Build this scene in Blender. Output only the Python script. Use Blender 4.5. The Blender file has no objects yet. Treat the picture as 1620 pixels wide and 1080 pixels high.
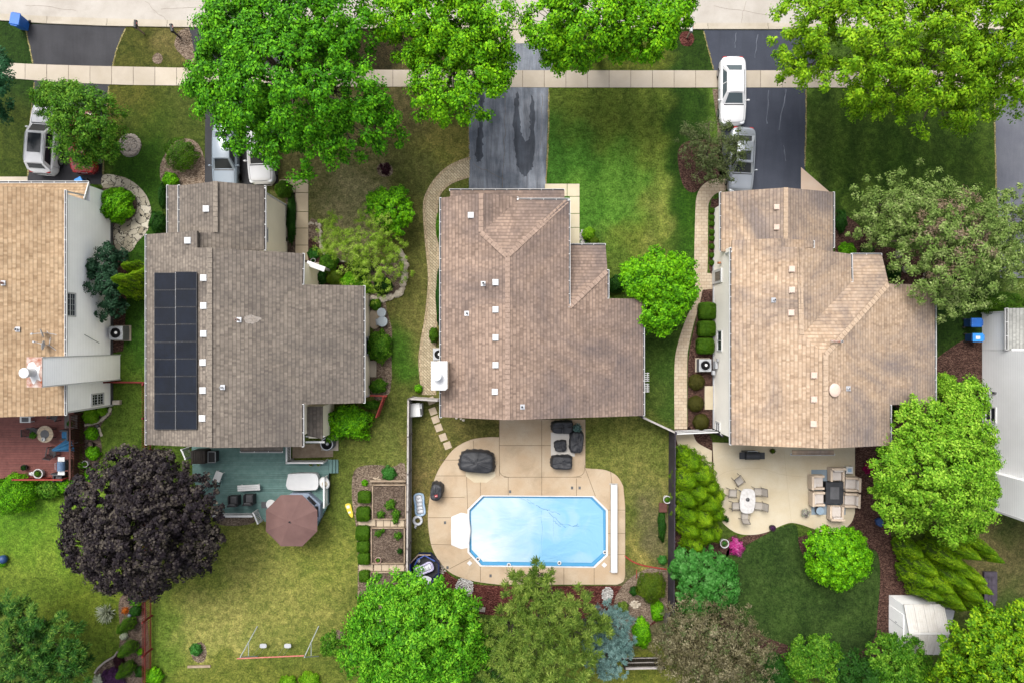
import bpy, bmesh, math, random
import numpy as np
from mathutils import Vector, Matrix
from mathutils.geometry import tessellate_polygon
random.seed(7); RNG = np.random.default_rng(11)
S = bpy.context.scene; COL = S.collection
HC, KC = 48.0, 1080.0          # survey: drone height (m) and focal constant
R = math.radians
def P(px, py, z=0.0):
    t = (HC-z)/KC; return Vector(((px-810)*t, (540-py)*t, z))
def PL(px, py, pl):            # point of a roof plane z = a + bX + cY
    a, b, c = pl; u = (px-810)/KC; v = (540-py)/KC; t = (HC-a)/(1+b*u+c*v)
    return Vector((u*t, v*t, HC-t))
def sm(z): return KC/(HC-z)
# ---------------------------------------------------------------- objects
OFF = {}
def tag(o, label=None, cat=None, group=None, kind=None):
    if label: o['label'] = label
    if cat: o['category'] = cat
    if group: o['group'] = group
    if kind: o['kind'] = kind
    return o
def thing(name, label, cat, loc=(0,0,0), rz=0, group=None):
    o = bpy.data.objects.new(name, None); COL.objects.link(o); o.empty_display_size = .3
    o.location = loc; o.rotation_euler = (0,0,rz); OFF[o.name] = Vector(loc)
    return tag(o, label, cat, group)
def copy_tree(o, parent=None):
    c = o.copy(); COL.objects.link(c)
    if parent: c.parent = parent
    OFF[c.name] = OFF.get(o.name, Vector())
    for ch in list(o.children): copy_tree(ch, c)
    return c
def dup(root, loc, rz, label, group=None):
    c = copy_tree(root); c.location = loc; c.rotation_euler = (0,0,rz); c['label'] = label
    if group: c['group'] = group
    return c
def link_mesh(name, me, mat, parent=None, smooth=False):
    o = bpy.data.objects.new(name, me); COL.objects.link(o)
    if mat: me.materials.append(mat)
    if smooth: me.polygons.foreach_set('use_smooth', [True]*len(me.polygons))
    if parent: o.parent = parent; OFF[o.name] = OFF.get(parent.name, Vector())
    else: OFF[o.name] = Vector()
    return o
class MB:
    def __init__(s): s.v = []; s.f = []; s.M = None
    def add(s, vs, fs):
        n = len(s.v); vs = [Vector(v) for v in vs]
        if s.M: vs = [s.M @ v for v in vs]
        s.v += vs; s.f += [[n+i for i in f] for f in fs]; return s
    def box(s, c, d, rz=0, top=1.0, ry=0):
        x, y, z = [q/2 for q in d]; vs = []
        m = Matrix.Translation(c) @ Matrix.Rotation(rz, 4, 'Z') @ Matrix.Rotation(ry, 4, 'Y')
        for k in (-1, 1):
            t = top if k > 0 else 1
            for a, b in ((-1,-1),(1,-1),(1,1),(-1,1)): vs.append(m @ Vector((a*x*t, b*y*t, k*z)))
        return s.add(vs, [(3,2,1,0),(4,5,6,7),(0,1,5,4),(1,2,6,5),(2,3,7,6),(3,0,4,7)])
    def bar(s, p, q, w, h=None):
        p = Vector(p); q = Vector(q); h = h or w; d = (q-p).normalized()
        up = Vector((0,0,1)) if abs(d.z) < .95 else Vector((0,1,0))
        a = d.cross(up).normalized(); b = a.cross(d)
        vs = [e + a*i*w/2 + b*j*h/2 for e in (p, q) for i, j in ((-1,-1),(1,-1),(1,1),(-1,1))]
        return s.add(vs, [(3,2,1,0),(4,5,6,7),(0,1,5,4),(1,2,6,5),(2,3,7,6),(3,0,4,7)])
    def tube(s, pts, rad, n=8):
        pts = [Vector(p) for p in pts]; m = len(pts)
        if not hasattr(rad, '__len__'): rad = [rad]*m
        vs = []; fs = []
        for i, p in enumerate(pts):
            d = (pts[min(i+1, m-1)]-pts[max(i-1, 0)]).normalized()
            up = Vector((0,0,1)) if abs(d.z) < .9 else Vector((1,0,0))
            a = d.cross(up).normalized(); b = a.cross(d)
            vs += [p + (a*math.cos(2*math.pi*k/n) + b*math.sin(2*math.pi*k/n))*rad[i] for k in range(n)]
        for i in range(m-1):
            for k in range(n): fs.append((i*n+k, i*n+(k+1)%n, (i+1)*n+(k+1)%n, (i+1)*n+k))
        fs += [tuple(range(n-1,-1,-1)), tuple((m-1)*n+k for k in range(n))]
        return s.add(vs, fs)
    def lathe(s, prof, c=(0,0,0), n=20, sx=1, sy=1):
        c = Vector(c); m = len(prof); vs = []; fs = []
        for r, z in prof: vs += [c+Vector((r*sx*math.cos(2*math.pi*k/n), r*sy*math.sin(2*math.pi*k/n), z)) for k in range(n)]
        for i in range(m-1):
            for k in range(n): fs.append((i*n+k, i*n+(k+1)%n, (i+1)*n+(k+1)%n, (i+1)*n+k))
        if prof[0][0] > .001: fs.append(tuple(range(n-1,-1,-1)))
        if prof[-1][0] > .001: fs.append(tuple((m-1)*n+k for k in range(n)))
        return s.add(vs, fs)
    def ell(s, c, r, n=12, m=8):
        prof = [(max(.0005, math.cos(t)), math.sin(t)) for t in [(-.5+i/m)*math.pi for i in range(m+1)]]
        k = MB().lathe(prof, (0,0,0), n)
        return s.add([Vector((v.x*r[0], v.y*r[1], v.z*r[2]))+Vector(c) for v in k.v], k.f)
    def prism(s, poly, z0, z1):
        n = len(poly); a = [Vector((p[0], p[1], z0)) for p in poly]; b = [Vector((p[0], p[1], z1)) for p in poly]
        if sum(poly[i][0]*poly[(i+1)%n][1]-poly[(i+1)%n][0]*poly[i][1] for i in range(n)) < 0: a.reverse(); b.reverse()
        return s.add(a+b, [tuple(range(n-1,-1,-1)), tuple(range(n, 2*n))] + [(i, (i+1)%n, n+(i+1)%n, n+i) for i in range(n)])
    def slab(s, top, th):      # planar polygon given a thickness downwards
        n = len(top); top = [Vector(p) for p in top]
        if sum(top[i].x*top[(i+1)%n].y-top[(i+1)%n].x*top[i].y for i in range(n)) < 0: top.reverse()
        lo = [p-Vector((0,0,th)) for p in top]
        return s.add(lo+top, [tuple(range(n-1,-1,-1)), tuple(range(n, 2*n))] + [(i, (i+1)%n, n+(i+1)%n, n+i) for i in range(n)])
    def build(s, name, mat, parent=None, world=True, smooth=False, bevel=0):
        off = OFF.get(parent.name, Vector()) if (parent and world) else Vector()
        me = bpy.data.meshes.new(name); me.from_pydata([v-off for v in s.v], [], s.f); me.update()
        o = link_mesh(name, me, mat, parent, smooth)
        if bevel:
            b = o.modifiers.new('bevel', 'BEVEL'); b.width = bevel; b.segments = 2; b.limit_method = 'ANGLE'
        return o
def smoothpoly(pts, k=4, closed=True):
    n = len(pts); out = []
    for i in range(n if closed else n-1):
        g = (lambda j: pts[j % n]) if closed else (lambda j: pts[max(0, min(n-1, j))])
        p0, p1, p2, p3 = g(i-1), g(i), g(i+1), g(i+2)
        for q in range(k):
            t = q/k
            out.append(tuple(.5*((2*p1[a])+(-p0[a]+p2[a])*t+(2*p0[a]-5*p1[a]+4*p2[a]-p3[a])*t*t+(-p0[a]+3*p1[a]-3*p2[a]+p3[a])*t**3) for a in (0,1)))
    if not closed: out.append(tuple(pts[-1]))
    return out
def g2(pts): return [tuple(P(*p)[:2]) for p in pts]
def ground(name, pts, z, mat, smooth=False, th=0.0, kind='structure', k=4):
    if smooth: pts = smoothpoly(pts, k)
    m = MB(); q = g2(pts)
    m.prism(q, -.05, z)
    return tag(m.build(name, mat), kind=kind)
def strip_poly(a, b): return list(a)+list(reversed(b))
def interp(line, x): return float(np.interp(x, [p[0] for p in line], [p[1] for p in line]))
# ---------------------------------------------------------------- materials
def lin(c, f=1.0):
    return tuple((((v/255)/12.92) if v/255 <= .04045 else ((v/255+.055)/1.055)**2.4)*f for v in c)+(1.0,)
ALB = .44                       # photo tone -> surface reflectance
def C(r, g, b, f=1.0): return lin((r,g,b), ALB*f)
class NT:
    def __init__(s, name):
        s.m = bpy.data.materials.new(name); s.m.use_nodes = True; s.t = s.m.node_tree; s.t.nodes.clear()
        s.out = s.t.nodes.new('ShaderNodeOutputMaterial')
    def n(s, typ, ins=None, **pr):
        nd = s.t.nodes.new('ShaderNode'+typ)
        for k, v in pr.items(): setattr(nd, k, v)
        for k, v in (ins or {}).items():
            if hasattr(v, 'is_linked') or isinstance(v, bpy.types.NodeSocket): s.t.links.new(v, nd.inputs[k])
            else: nd.inputs[k].default_value = v
        return nd
    def pos(s): return s.n('TexCoord').outputs['Object']
    def noise(s, vec, scale, detail=4, rough=.6, dist=0): return s.n('TexNoise', {'Vector': vec, 'Scale': scale, 'Detail': detail, 'Roughness': rough, 'Distortion': dist}).outputs['Fac']
    def math(s, op, a, b=0.0, clamp=False): return s.n('Math', {0: a, 1: b}, operation=op, use_clamp=clamp).outputs[0]
    def ramp(s, fac, stops, interp='LINEAR'):
        nd = s.n('ValToRGB', {'Fac': fac}); e = nd.color_ramp; e.interpolation = interp
        while len(e.elements) < len(stops): e.elements.new(.5)
        for el, (p, c) in zip(e.elements, stops): el.position = p; el.color = c if hasattr(c, '__len__') else (c,c,c,1)
        return nd.outputs['Color']
    def mix(s, fac, a, b, blend='MIX'):
        nd = s.n('Mix', data_type='RGBA', blend_type=blend)
        for i, v in ((0, fac), (6, a), (7, b)):
            if isinstance(v, bpy.types.NodeSocket): s.t.links.new(v, nd.inputs[i])
            else: nd.inputs[i].default_value = v
        return nd.outputs[2]
    def bright(s, col, val):     # col * val
        return s.mix(1.0, col, s.n('CombineColor', {0: val, 1: val, 2: val}).outputs[0], 'MULTIPLY')
    def mapr(s, v, a, b, c, d): return s.n('MapRange', {0: v, 1: a, 2: b, 3: c, 4: d}).outputs[0]
    def isl(s): return s.n('NewGeometry').outputs['Random Per Island']
    def fin(s, col, rough=.8, bump=None, bstr=.3, bdist=.02, metal=0, spec=.3, coat=0):
        b = s.n('BsdfPrincipled', {'Base Color': col, 'Roughness': rough, 'Metallic': metal, 'Specular IOR Level': spec, 'Coat Weight': coat})
        if bump is not None:
            s.t.links.new(s.n('Bump', {'Height': bump, 'Strength': bstr, 'Distance': bdist}).outputs[0], b.inputs['Normal'])
        s.t.links.new(b.outputs[0], s.out.inputs[0]); return s.m
def M(name, c1, c2=None, scale=3, rough=.75, bump=0, isl=0, metal=0, spec=.3, coat=0, fine=.12, fs=40):
    t = NT(name); p = t.pos(); c2 = c2 or c1
    f = t.mapr(t.noise(p, scale, 5), .3, .7, 0, 1)
    col = t.mix(f, c1, c2)
    fn = t.noise(p, fs, 2)
    col = t.bright(col, t.mapr(fn, .25, .75, 1-fine, 1+fine))
    if isl: col = t.bright(col, t.mapr(t.isl(), 0, 1, 1-isl, 1+isl))
    return t.fin(col, rough, fn if bump else None, bump, .02, metal, spec, coat)
def LM(name, a, b, c, trans=.3, clump=.5):
    t = NT(name); p = t.pos()
    f = t.math('ADD', t.math('MULTIPLY', t.isl(), 1-clump), t.math('MULTIPLY', t.mapr(t.noise(p, .9, 3), .3, .7, 0, 1), clump))
    col = t.ramp(f, [(0.05, a), (.5, b), (.95, c)])
    d = t.n('BsdfPrincipled', {'Base Color': col, 'Roughness': .6, 'Specular IOR Level': .1}).outputs[0]
    tr = t.n('BsdfTranslucent', {'Color': col}).outputs[0]
    t.t.links.new(t.n('MixShader', {0: trans, 1: d, 2: tr}).outputs[0], t.out.inputs[0]); return t.m
def SHINGLE(name, axis, base, dark, light, stain, stain_amt=.5):
    t = NT(name); p = t.pos(); sp = t.n('SeparateXYZ', {0: p})
    a, b = (sp.outputs['Y'], sp.outputs['X']) if axis == 'x' else (sp.outputs['X'], sp.outputs['Y'])
    w = t.mapr(t.noise(p, 1.3, 2), 0, 1, -.02, .02)
    v = t.n('CombineXYZ', {0: a, 1: t.math('ADD', b, w), 2: 0.0}).outputs[0]
    br = t.n('TexBrick', {'Vector': v, 'Color1': (0,0,0,1), 'Color2': (1,1,1,1), 'Mortar': (.5,.5,.5,1), 'Scale': 1.0, 'Mortar Size': .0, 'Bias': 0.0, 'Brick Width': .4, 'Row Height': .21}, offset=.37, squash=1.0)
    br2 = t.n('TexBrick', {'Vector': v, 'Color1': (0,0,0,1), 'Color2': (1,1,1,1), 'Mortar': (.5,.5,.5,1), 'Scale': 1.0, 'Mortar Size': .0, 'Bias': 0.0, 'Brick Width': .13, 'Row Height': .21}, offset=.61)
    f = t.math('ADD', t.math('MULTIPLY', br.outputs['Color'], .3), t.math('MULTIPLY', br2.outputs['Color'], .7))
    col = t.ramp(f, [(0.0, dark), (.45, base), (1.0, light)])
    col = t.mix(.42, col, base)
    st = t.mapr(t.noise(p, .16, 6, .68, .8), .42, .66, 0, min(1, stain_amt*1.35))
    col = t.mix(st, col, stain)
    col = t.bright(col, t.mapr(t.noise(p, .6, 5, .65), .3, .7, .86, 1.12))
    col = t.bright(col, t.mapr(t.noise(p, 5, 3), .3, .7, .9, 1.1))
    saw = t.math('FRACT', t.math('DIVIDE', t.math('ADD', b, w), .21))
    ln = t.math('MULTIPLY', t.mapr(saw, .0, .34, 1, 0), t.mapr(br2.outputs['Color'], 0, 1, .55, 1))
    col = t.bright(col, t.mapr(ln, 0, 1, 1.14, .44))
    h = t.math('SUBTRACT', t.noise(p, 30, 2), ln)
    return t.fin(col, .9, h, .35, .02, spec=.2)
def SIDING(name, c, step=.16):
    t = NT(name); p = t.pos(); z = t.n('SeparateXYZ', {0: p}).outputs['Z']
    m = t.math('FRACT', t.math('DIVIDE', z, step))
    ln = t.mapr(m, 0, .22, .76, 1.02)
    col = t.bright(c, ln); col = t.bright(col, t.mapr(t.noise(p, .5, 4), .3, .7, .93, 1.03))
    return t.fin(col, .6, m, .5, .02)
def PAVER(name, a, b, mortar, w=.22, h=.11, rot=0, offset=.5):
    t = NT(name); p = t.n('Mapping', {'Vector': t.pos(), 'Rotation': (0,0,rot)}).outputs[0]
    br = t.n('TexBrick', {'Vector': p, 'Color1': a, 'Color2': b, 'Mortar': mortar, 'Scale': 1.0, 'Mortar Size': .014, 'Mortar Smooth': .3, 'Brick Width': w, 'Row Height': h}, offset=offset)
    col = t.bright(br.outputs['Color'], t.mapr(t.noise(p, .8, 5), .3, .7, .86, 1.1))
    col = t.bright(col, t.mapr(t.noise(p, 20, 2), .3, .7, .9, 1.1))
    return t.fin(col, .85, br.outputs['Fac'], .3, -.01)
def GRASS(name, attr=None, base=None):
    t = NT(name); p = t.pos()
    col = t.n('VertexColor', layer_name=attr).outputs[0] if attr else t.mix(t.mapr(t.noise(p, .5, 4), .35, .65, 0, 1), *base)
    n1 = t.noise(p, .7, 7, .75, .6); n2 = t.noise(p, 2.6, 5, .72, .4); n3 = t.noise(p, 9, 3, .7)
    dry = t.mix(1.0, col, (1.26,1.17,1.3,1), 'MULTIPLY'); lush = t.mix(1.0, col, (.74,.87,.70,1), 'MULTIPLY')
    col = t.mix(t.mapr(t.math('ADD', t.math('MULTIPLY', n1, .55), t.math('MULTIPLY', n2, .45)), .40, .60, 0, 1), lush, dry)
    col = t.bright(col, t.mapr(n2, .32, .68, .66, 1.36))
    col = t.bright(col, t.mapr(n3, .3, .7, .5, 1.54))
    d = t.n('TexVoronoi', {'Vector': p, 'Scale': .9}, feature='F1').outputs['Distance']
    return t.fin(col, .9, t.math('ADD', n3, n2), .8, .05, spec=.1)
def MULCH(name, a, b, c):
    t = NT(name); p = t.pos()
    v = t.n('TexVoronoi', {'Vector': t.n('Mapping', {'Vector': p, 'Scale': (1,1.7,1)}).outputs[0], 'Scale': 13.0, 'Randomness': 1.0}, feature='F1')
    col = t.ramp(t.n('SeparateColor', {0: v.outputs['Color']}).outputs[0], [(0.1, a), (.55, b), (.95, c)])
    col = t.bright(col, t.mapr(t.noise(p, 1.2, 5), .3, .7, .75, 1.2))
    return t.fin(col, .95, v.outputs['Distance'], .8, .03, spec=.1)
def ASPHALT(name, a, b, streak=0, patch=None):
    t = NT(name); p = t.pos()
    col = t.mix(t.mapr(t.noise(p, .5, 6, .6), .35, .65, 0, 1), a, b)
    if streak:
        s1 = t.noise(t.n('Mapping', {'Vector': p, 'Scale': (1.6,.16,1)}).outputs[0], 1.4, 6, .7, .5)
        col = t.bright(col, t.mapr(s1, .3, .7, 1-streak, 1+streak))
        s2 = t.mapr(t.noise(t.n('Mapping', {'Vector': p, 'Scale': (2.2,.22,1)}).outputs[0], 1.1, 7, .8, .8), .69, .74, 0, .35)
        col = t.mix(s2, col, C(150,155,165))
    f = t.noise(p, 45, 2); col = t.bright(col, t.mapr(f, .25, .75, .8, 1.2))
    return t.fin(col, .85, f, .25, .01, spec=.25)
def CONC(name, a, b, isl=0, stain=None, sa=.4):
    t = NT(name); p = t.pos()
    col = t.mix(t.mapr(t.noise(p, .6, 6, .6), .35, .65, 0, 1), a, b)
    if stain: col = t.mix(t.mapr(t.noise(p, .45, 6, .7, .5), .5, .72, 0, sa), col, stain)
    if isl: col = t.bright(col, t.mapr(t.isl(), 0, 1, 1-isl, 1+isl))
    f = t.noise(p, 30, 3); col = t.bright(col, t.mapr(f, .3, .7, .93, 1.07))
    return t.fin(col, .85, f, .12, .01)
def FLAG(name):
    t = NT(name); p = t.pos()
    w = t.n('VectorMath', {0: p, 1: t.n('TexNoise', {'Vector': p, 'Scale': 2.0}).outputs['Color']}, operation='ADD').outputs[0]
    e = t.n('TexVoronoi', {'Vector': w, 'Scale': 1.75}, feature='DISTANCE_TO_EDGE').outputs['Distance']
    v = t.n('TexVoronoi', {'Vector': w, 'Scale': 1.75}, feature='F1').outputs['Color']
    col = t.ramp(t.n('SeparateColor', {0: v}).outputs[0], [(0, C(165,155,132)), (1, C(215,207,186))])
    col = t.bright(col, t.mapr(t.noise(p, 6, 4), .3, .7, .88, 1.08))
    col = t.mix(t.mapr(e, .02, .05, 1, 0), col, C(38,34,26))
    return t.fin(col, .85, t.mapr(e, .0, .06, 0, 1), .4, .02)
def GLASS(name, c): return M(name, c, c, rough=.14, spec=.3, fine=.02)
def WOODP(name, a, b, isl=.1):
    t = NT(name); p = t.pos()
    n = t.noise(t.n('Mapping', {'Vector': p, 'Scale': (1,1,6)}).outputs[0], 3, 5)
    col = t.mix(t.mapr(n, .3, .7, 0, 1), a, b); col = t.bright(col, t.mapr(t.isl(), 0, 1, 1-isl, 1+isl))
    return t.fin(col, .7, n, .15, .01)
m = {}
m['white'] = M('white_paint', (.42,.42,.415,1), (.37,.37,.365,1), 2, .5, fine=.03)
m['whiteplastic'] = M('white_plastic', (.39,.39,.39,1), (.34,.345,.35,1), 1.5, .45, fine=.03)
m['sidA'] = SIDING('white_siding', (.95,.95,.95,1)); m['sidB'] = SIDING('beige_siding', C(236,226,204,2.0)); m['sidC'] = SIDING('tan_siding', C(215,200,175,1.6))
m['sidD'] = SIDING('cream_siding', C(246,241,230,2.0)); m['sidE'] = SIDING('grey_siding', (.74,.74,.74,1))
m['dark'] = M('dark_plastic', (0.00888,0.00888,0.01036,1), (0.0148,0.0148,0.01628,1), 3, .5)
m['black'] = M('black_cloth', (0.00962,0.01036,0.01258,1), (0.0222,0.02294,0.02664,1), 2, .6, .2)
m['blackmetal'] = M('black_metal', (0.0111,0.0111,0.01258,1), (0.0222,0.0222,0.02368,1), 2, .4)
m['grey'] = M('grey_metal', (0.2072,0.2146,0.222,1), (0.2664,0.2738,0.2812,1), 3, .45, metal=.3)
m['lgrey'] = M('light_grey_metal', (.22,.225,.235,1), (.28,.285,.295,1), 3, .45)
m['dgrey'] = M('dark_grey', (0.0444,0.0444,0.0481,1), (0.0666,0.0666,0.0703,1), 3, .6)
m['galv'] = M('galvanised_metal', (0.37,0.3774,0.3922,1), (0.2812,0.2886,0.3034,1), 4, .35, metal=.6)
m['steel'] = M('steel_fan', (0.222,0.2294,0.2442,1), (0.296,0.3034,0.3182,1), 5, .35, metal=.5)
m['rust'] = M('rusty_metal', C(170,85,45), C(225,215,205), 3, .8, fine=.2)
m['glass'] = GLASS('window_glass', (0.0148,0.02072,0.02664,1)); m['cglass'] = GLASS('car_glass', (0.00888,0.01184,0.0148,1)); m['cglassl'] = GLASS('pale_car_glass', (0.0444,0.0592,0.0666,1))
m['tyre'] = M('tyre_rubber', (0.00888,0.00888,0.00888,1), rough=.8); m['rim'] = M('alloy_rim', (0.296,0.296,0.3108,1), rough=.3, metal=.7)
m['carwhite'] = M('white_car_paint', (.41,.41,.415,1), (.39,.39,.395,1), 1, .25, spec=.4, coat=.4, fine=.01)
m['carsilver'] = M('silver_car_paint', (.17,.185,.205,1), (.19,.205,.225,1), 1, .25, metal=.4, coat=.6, fine=.02)
m['cargrey'] = M('pale_blue_grey_car_paint', (.11,.135,.16,1), (.12,.145,.17,1), 1, .25, metal=.1, coat=.6, fine=.02)
m['carred'] = M('red_car_paint', (0.1628,0.00888,0.01036,1), rough=.2, coat=.6, fine=.02)
m['lamp'] = M('clear_lamp', (0.444,0.4588,0.4736,1), rough=.1, spec=.8); m['tail'] = M('red_lamp', (0.222,0.0074,0.0074,1), rough=.15)
m['binblue'] = M('blue_plastic', (0.00888,0.0666,0.2664,1), (0.01332,0.0888,0.3108,1), 2, .45); m['binlid'] = M('bright_blue_lid', (0.0222,0.1628,0.4588,1), (0.0296,0.1924,0.5032,1), 2, .4)
m['bindark'] = M('navy_plastic', (0.00888,0.0296,0.0888,1), (0.01184,0.037,0.111,1), 2, .5)
m['bark'] = M('bark', C(96,84,72), C(140,126,110), 6, .9, .5); m['barkd'] = M('dark_bark', C(60,52,46), C(85,75,66), 6, .9, .5)
m['soil'] = MULCH('soil', C(82,68,58), C(112,96,84), C(140,124,110)); m['mulch'] = MULCH('brown_mulch', C(58,40,34), C(84,60,52), C(120,92,80))
m['mulchl'] = MULCH('pale_mulch', C(95,80,66), C(134,116,100), C(165,148,130)); m['mulchr'] = MULCH('red_mulch', C(62,30,26), C(92,48,42), C(130,84,74))
m['gravel'] = MULCH('white_gravel', C(150,146,140), C(200,196,190), C(236,234,230))
m['rock'] = M('pale_rock', C(190,176,152), C(232,222,204), 4, .85, .3)
m['rockd'] = M('grey_rock', C(150,140,130), C(190,180,168), 4, .85, .3)
m['street'] = CONC('street_concrete', C(192,184,173), C(206,199,189), stain=C(168,159,147), sa=.5)
m['walk'] = CONC('sidewalk_concrete', C(196,183,162), C(206,194,176), isl=.08, stain=C(180,168,150), sa=.45)
m['curb'] = CONC('curb_concrete', C(195,184,164), C(210,200,184), isl=.06, stain=C(165,152,132), sa=.5)
m['pooldeck'] = CONC('pool_deck_concrete', C(200,174,142), C(210,190,162), stain=C(156,136,110), sa=.55)
m['patio'] = CONC('patio_concrete', C(216,200,168), C(224,212,186), stain=C(196,176,144), sa=.5)
m['joint'] = M('dark_joint', C(110,92,70), C(140,120,95), 4)
m['asph'] = ASPHALT('sealed_asphalt', C(54,54,58), C(66,66,70), .14); m['asphD'] = ASPHALT('blue_black_asphalt', C(60,65,78), C(70,75,88), .12)
m['asphC'] = ASPHALT('worn_asphalt', C(100,107,118), C(152,157,166), .5); m['asphE'] = ASPHALT('grey_asphalt', C(100,102,112), C(114,116,124), .12)
m['aspatch'] = ASPHALT('wet_patch', C(60,64,72), C(92,98,108), .45)
m['paver'] = PAVER('herringbone_pavers', C(176,160,128), C(208,192,160), C(116,102,80), .3, .15, R(45))
m['paverD'] = PAVER('pink_pavers', C(204,182,154), C(218,200,174), C(168,148,124), .36, .22)
m['paveredge'] = PAVER('edge_pavers', C(172,152,120), C(204,184,150), C(112,98,78), .16, .3)
m['flag'] = FLAG('flagstone')
m['slabst'] = M('stepping_stone', C(196,176,150), C(214,196,170), 4, .85, .2, isl=.08)
m['timber'] = WOODP('old_timber', C(150,128,104), C(186,166,142)); m['greywood'] = WOODP('weathered_fence_wood', C(104,98,96), C(140,132,128), .14)
m['darkwood'] = WOODP('dark_fence_wood', C(58,50,60), C(86,78,90), .18); m['blackwood'] = WOODP('black_brown_wood', C(36,30,26), C(62,52,44), .2)
m['redwood'] = WOODP('red_stained_wood', C(120,30,28), C(150,48,42), .14); m['gatewood'] = WOODP('red_gate_wood', C(150,52,40), C(170,66,52), .1)
m['deckred'] = WOODP('red_brown_deck', C(124,68,60), C(146,86,77), .12); m['deckgreen'] = WOODP('green_deck', C(98,136,130), C(122,156,150), .1)
m['railbrown'] = WOODP('brown_railing', C(84,48,40), C(108,66,54), .2)
m['hedge'] = LM('leaf_box', C(40,78,8), C(70,118,16), C(104,150,30), .25)
# ================================================================= GROUND
POOL = [(763,783),(938,784),(960,806),(960,877),(940,896),(761,894),(741,872),(741,805)]
def build_lawn():
    st = .2
    xs = np.concatenate([[-400,-150,-70,-46], np.arange(-40,40.01,st), [46,70,150,400]])
    ys = np.concatenate([[-400,-150,-60,-32], np.arange(-27,27.01,st), [32,60,150,400]])
    X, Y = np.meshgrid(xs, ys); n, mm = X.shape
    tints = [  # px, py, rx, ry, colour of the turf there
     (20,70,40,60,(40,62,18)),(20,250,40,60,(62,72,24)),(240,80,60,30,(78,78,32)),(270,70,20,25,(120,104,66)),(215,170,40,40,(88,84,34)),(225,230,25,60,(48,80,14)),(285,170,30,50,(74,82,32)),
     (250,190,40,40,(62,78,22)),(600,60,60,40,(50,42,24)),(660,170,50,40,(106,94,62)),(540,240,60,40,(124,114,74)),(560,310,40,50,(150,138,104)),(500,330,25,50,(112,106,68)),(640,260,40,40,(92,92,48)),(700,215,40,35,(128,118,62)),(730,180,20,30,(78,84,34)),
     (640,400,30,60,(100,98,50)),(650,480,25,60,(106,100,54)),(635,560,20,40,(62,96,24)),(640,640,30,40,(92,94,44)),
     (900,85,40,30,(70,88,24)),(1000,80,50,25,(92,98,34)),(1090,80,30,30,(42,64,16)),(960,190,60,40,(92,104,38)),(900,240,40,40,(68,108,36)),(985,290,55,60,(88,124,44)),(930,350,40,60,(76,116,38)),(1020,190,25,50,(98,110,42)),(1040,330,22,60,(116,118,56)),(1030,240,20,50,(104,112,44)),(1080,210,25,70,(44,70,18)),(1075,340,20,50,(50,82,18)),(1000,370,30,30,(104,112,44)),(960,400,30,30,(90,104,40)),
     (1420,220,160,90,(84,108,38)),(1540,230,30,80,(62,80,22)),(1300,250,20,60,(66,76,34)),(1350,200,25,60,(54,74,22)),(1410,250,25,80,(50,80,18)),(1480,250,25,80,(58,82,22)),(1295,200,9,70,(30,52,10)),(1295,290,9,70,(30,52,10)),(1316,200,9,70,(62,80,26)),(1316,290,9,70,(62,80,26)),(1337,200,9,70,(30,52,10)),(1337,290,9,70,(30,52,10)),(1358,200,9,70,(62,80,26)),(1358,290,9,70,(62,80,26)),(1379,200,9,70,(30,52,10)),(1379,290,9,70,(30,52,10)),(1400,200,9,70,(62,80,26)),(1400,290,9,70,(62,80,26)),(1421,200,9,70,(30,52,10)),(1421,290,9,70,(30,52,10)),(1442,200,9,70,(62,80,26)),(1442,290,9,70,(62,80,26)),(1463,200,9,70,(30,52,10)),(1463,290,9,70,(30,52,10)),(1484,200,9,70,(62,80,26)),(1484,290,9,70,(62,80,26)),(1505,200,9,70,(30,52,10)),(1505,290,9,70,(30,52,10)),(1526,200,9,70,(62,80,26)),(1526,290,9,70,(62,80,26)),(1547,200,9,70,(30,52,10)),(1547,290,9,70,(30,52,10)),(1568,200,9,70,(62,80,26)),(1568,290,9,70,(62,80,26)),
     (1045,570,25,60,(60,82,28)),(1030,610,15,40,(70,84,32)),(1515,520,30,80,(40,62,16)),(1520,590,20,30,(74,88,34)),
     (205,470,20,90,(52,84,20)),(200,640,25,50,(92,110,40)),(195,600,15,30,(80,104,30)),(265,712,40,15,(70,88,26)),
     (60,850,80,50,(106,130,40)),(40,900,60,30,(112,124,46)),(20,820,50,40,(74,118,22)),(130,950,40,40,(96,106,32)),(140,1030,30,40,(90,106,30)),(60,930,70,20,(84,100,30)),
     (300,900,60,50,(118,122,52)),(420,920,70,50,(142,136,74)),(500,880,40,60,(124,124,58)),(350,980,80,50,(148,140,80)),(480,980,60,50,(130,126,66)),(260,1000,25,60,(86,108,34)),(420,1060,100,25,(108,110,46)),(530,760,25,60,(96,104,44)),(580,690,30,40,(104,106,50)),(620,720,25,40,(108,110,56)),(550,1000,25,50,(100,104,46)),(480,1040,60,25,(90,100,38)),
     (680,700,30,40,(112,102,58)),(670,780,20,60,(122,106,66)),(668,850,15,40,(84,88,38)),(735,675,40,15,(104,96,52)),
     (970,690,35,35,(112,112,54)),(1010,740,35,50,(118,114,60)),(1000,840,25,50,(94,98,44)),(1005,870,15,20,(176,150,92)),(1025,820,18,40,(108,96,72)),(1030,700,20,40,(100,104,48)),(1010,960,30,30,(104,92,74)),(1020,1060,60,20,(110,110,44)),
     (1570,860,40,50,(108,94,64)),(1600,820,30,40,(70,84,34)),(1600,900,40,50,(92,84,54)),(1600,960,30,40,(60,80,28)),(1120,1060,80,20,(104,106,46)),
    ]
    num = np.zeros(X.shape+(3,)); den = np.full(X.shape, 1e-3); num += 1e-3*np.array(C(78,96,34)[:3])
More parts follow.
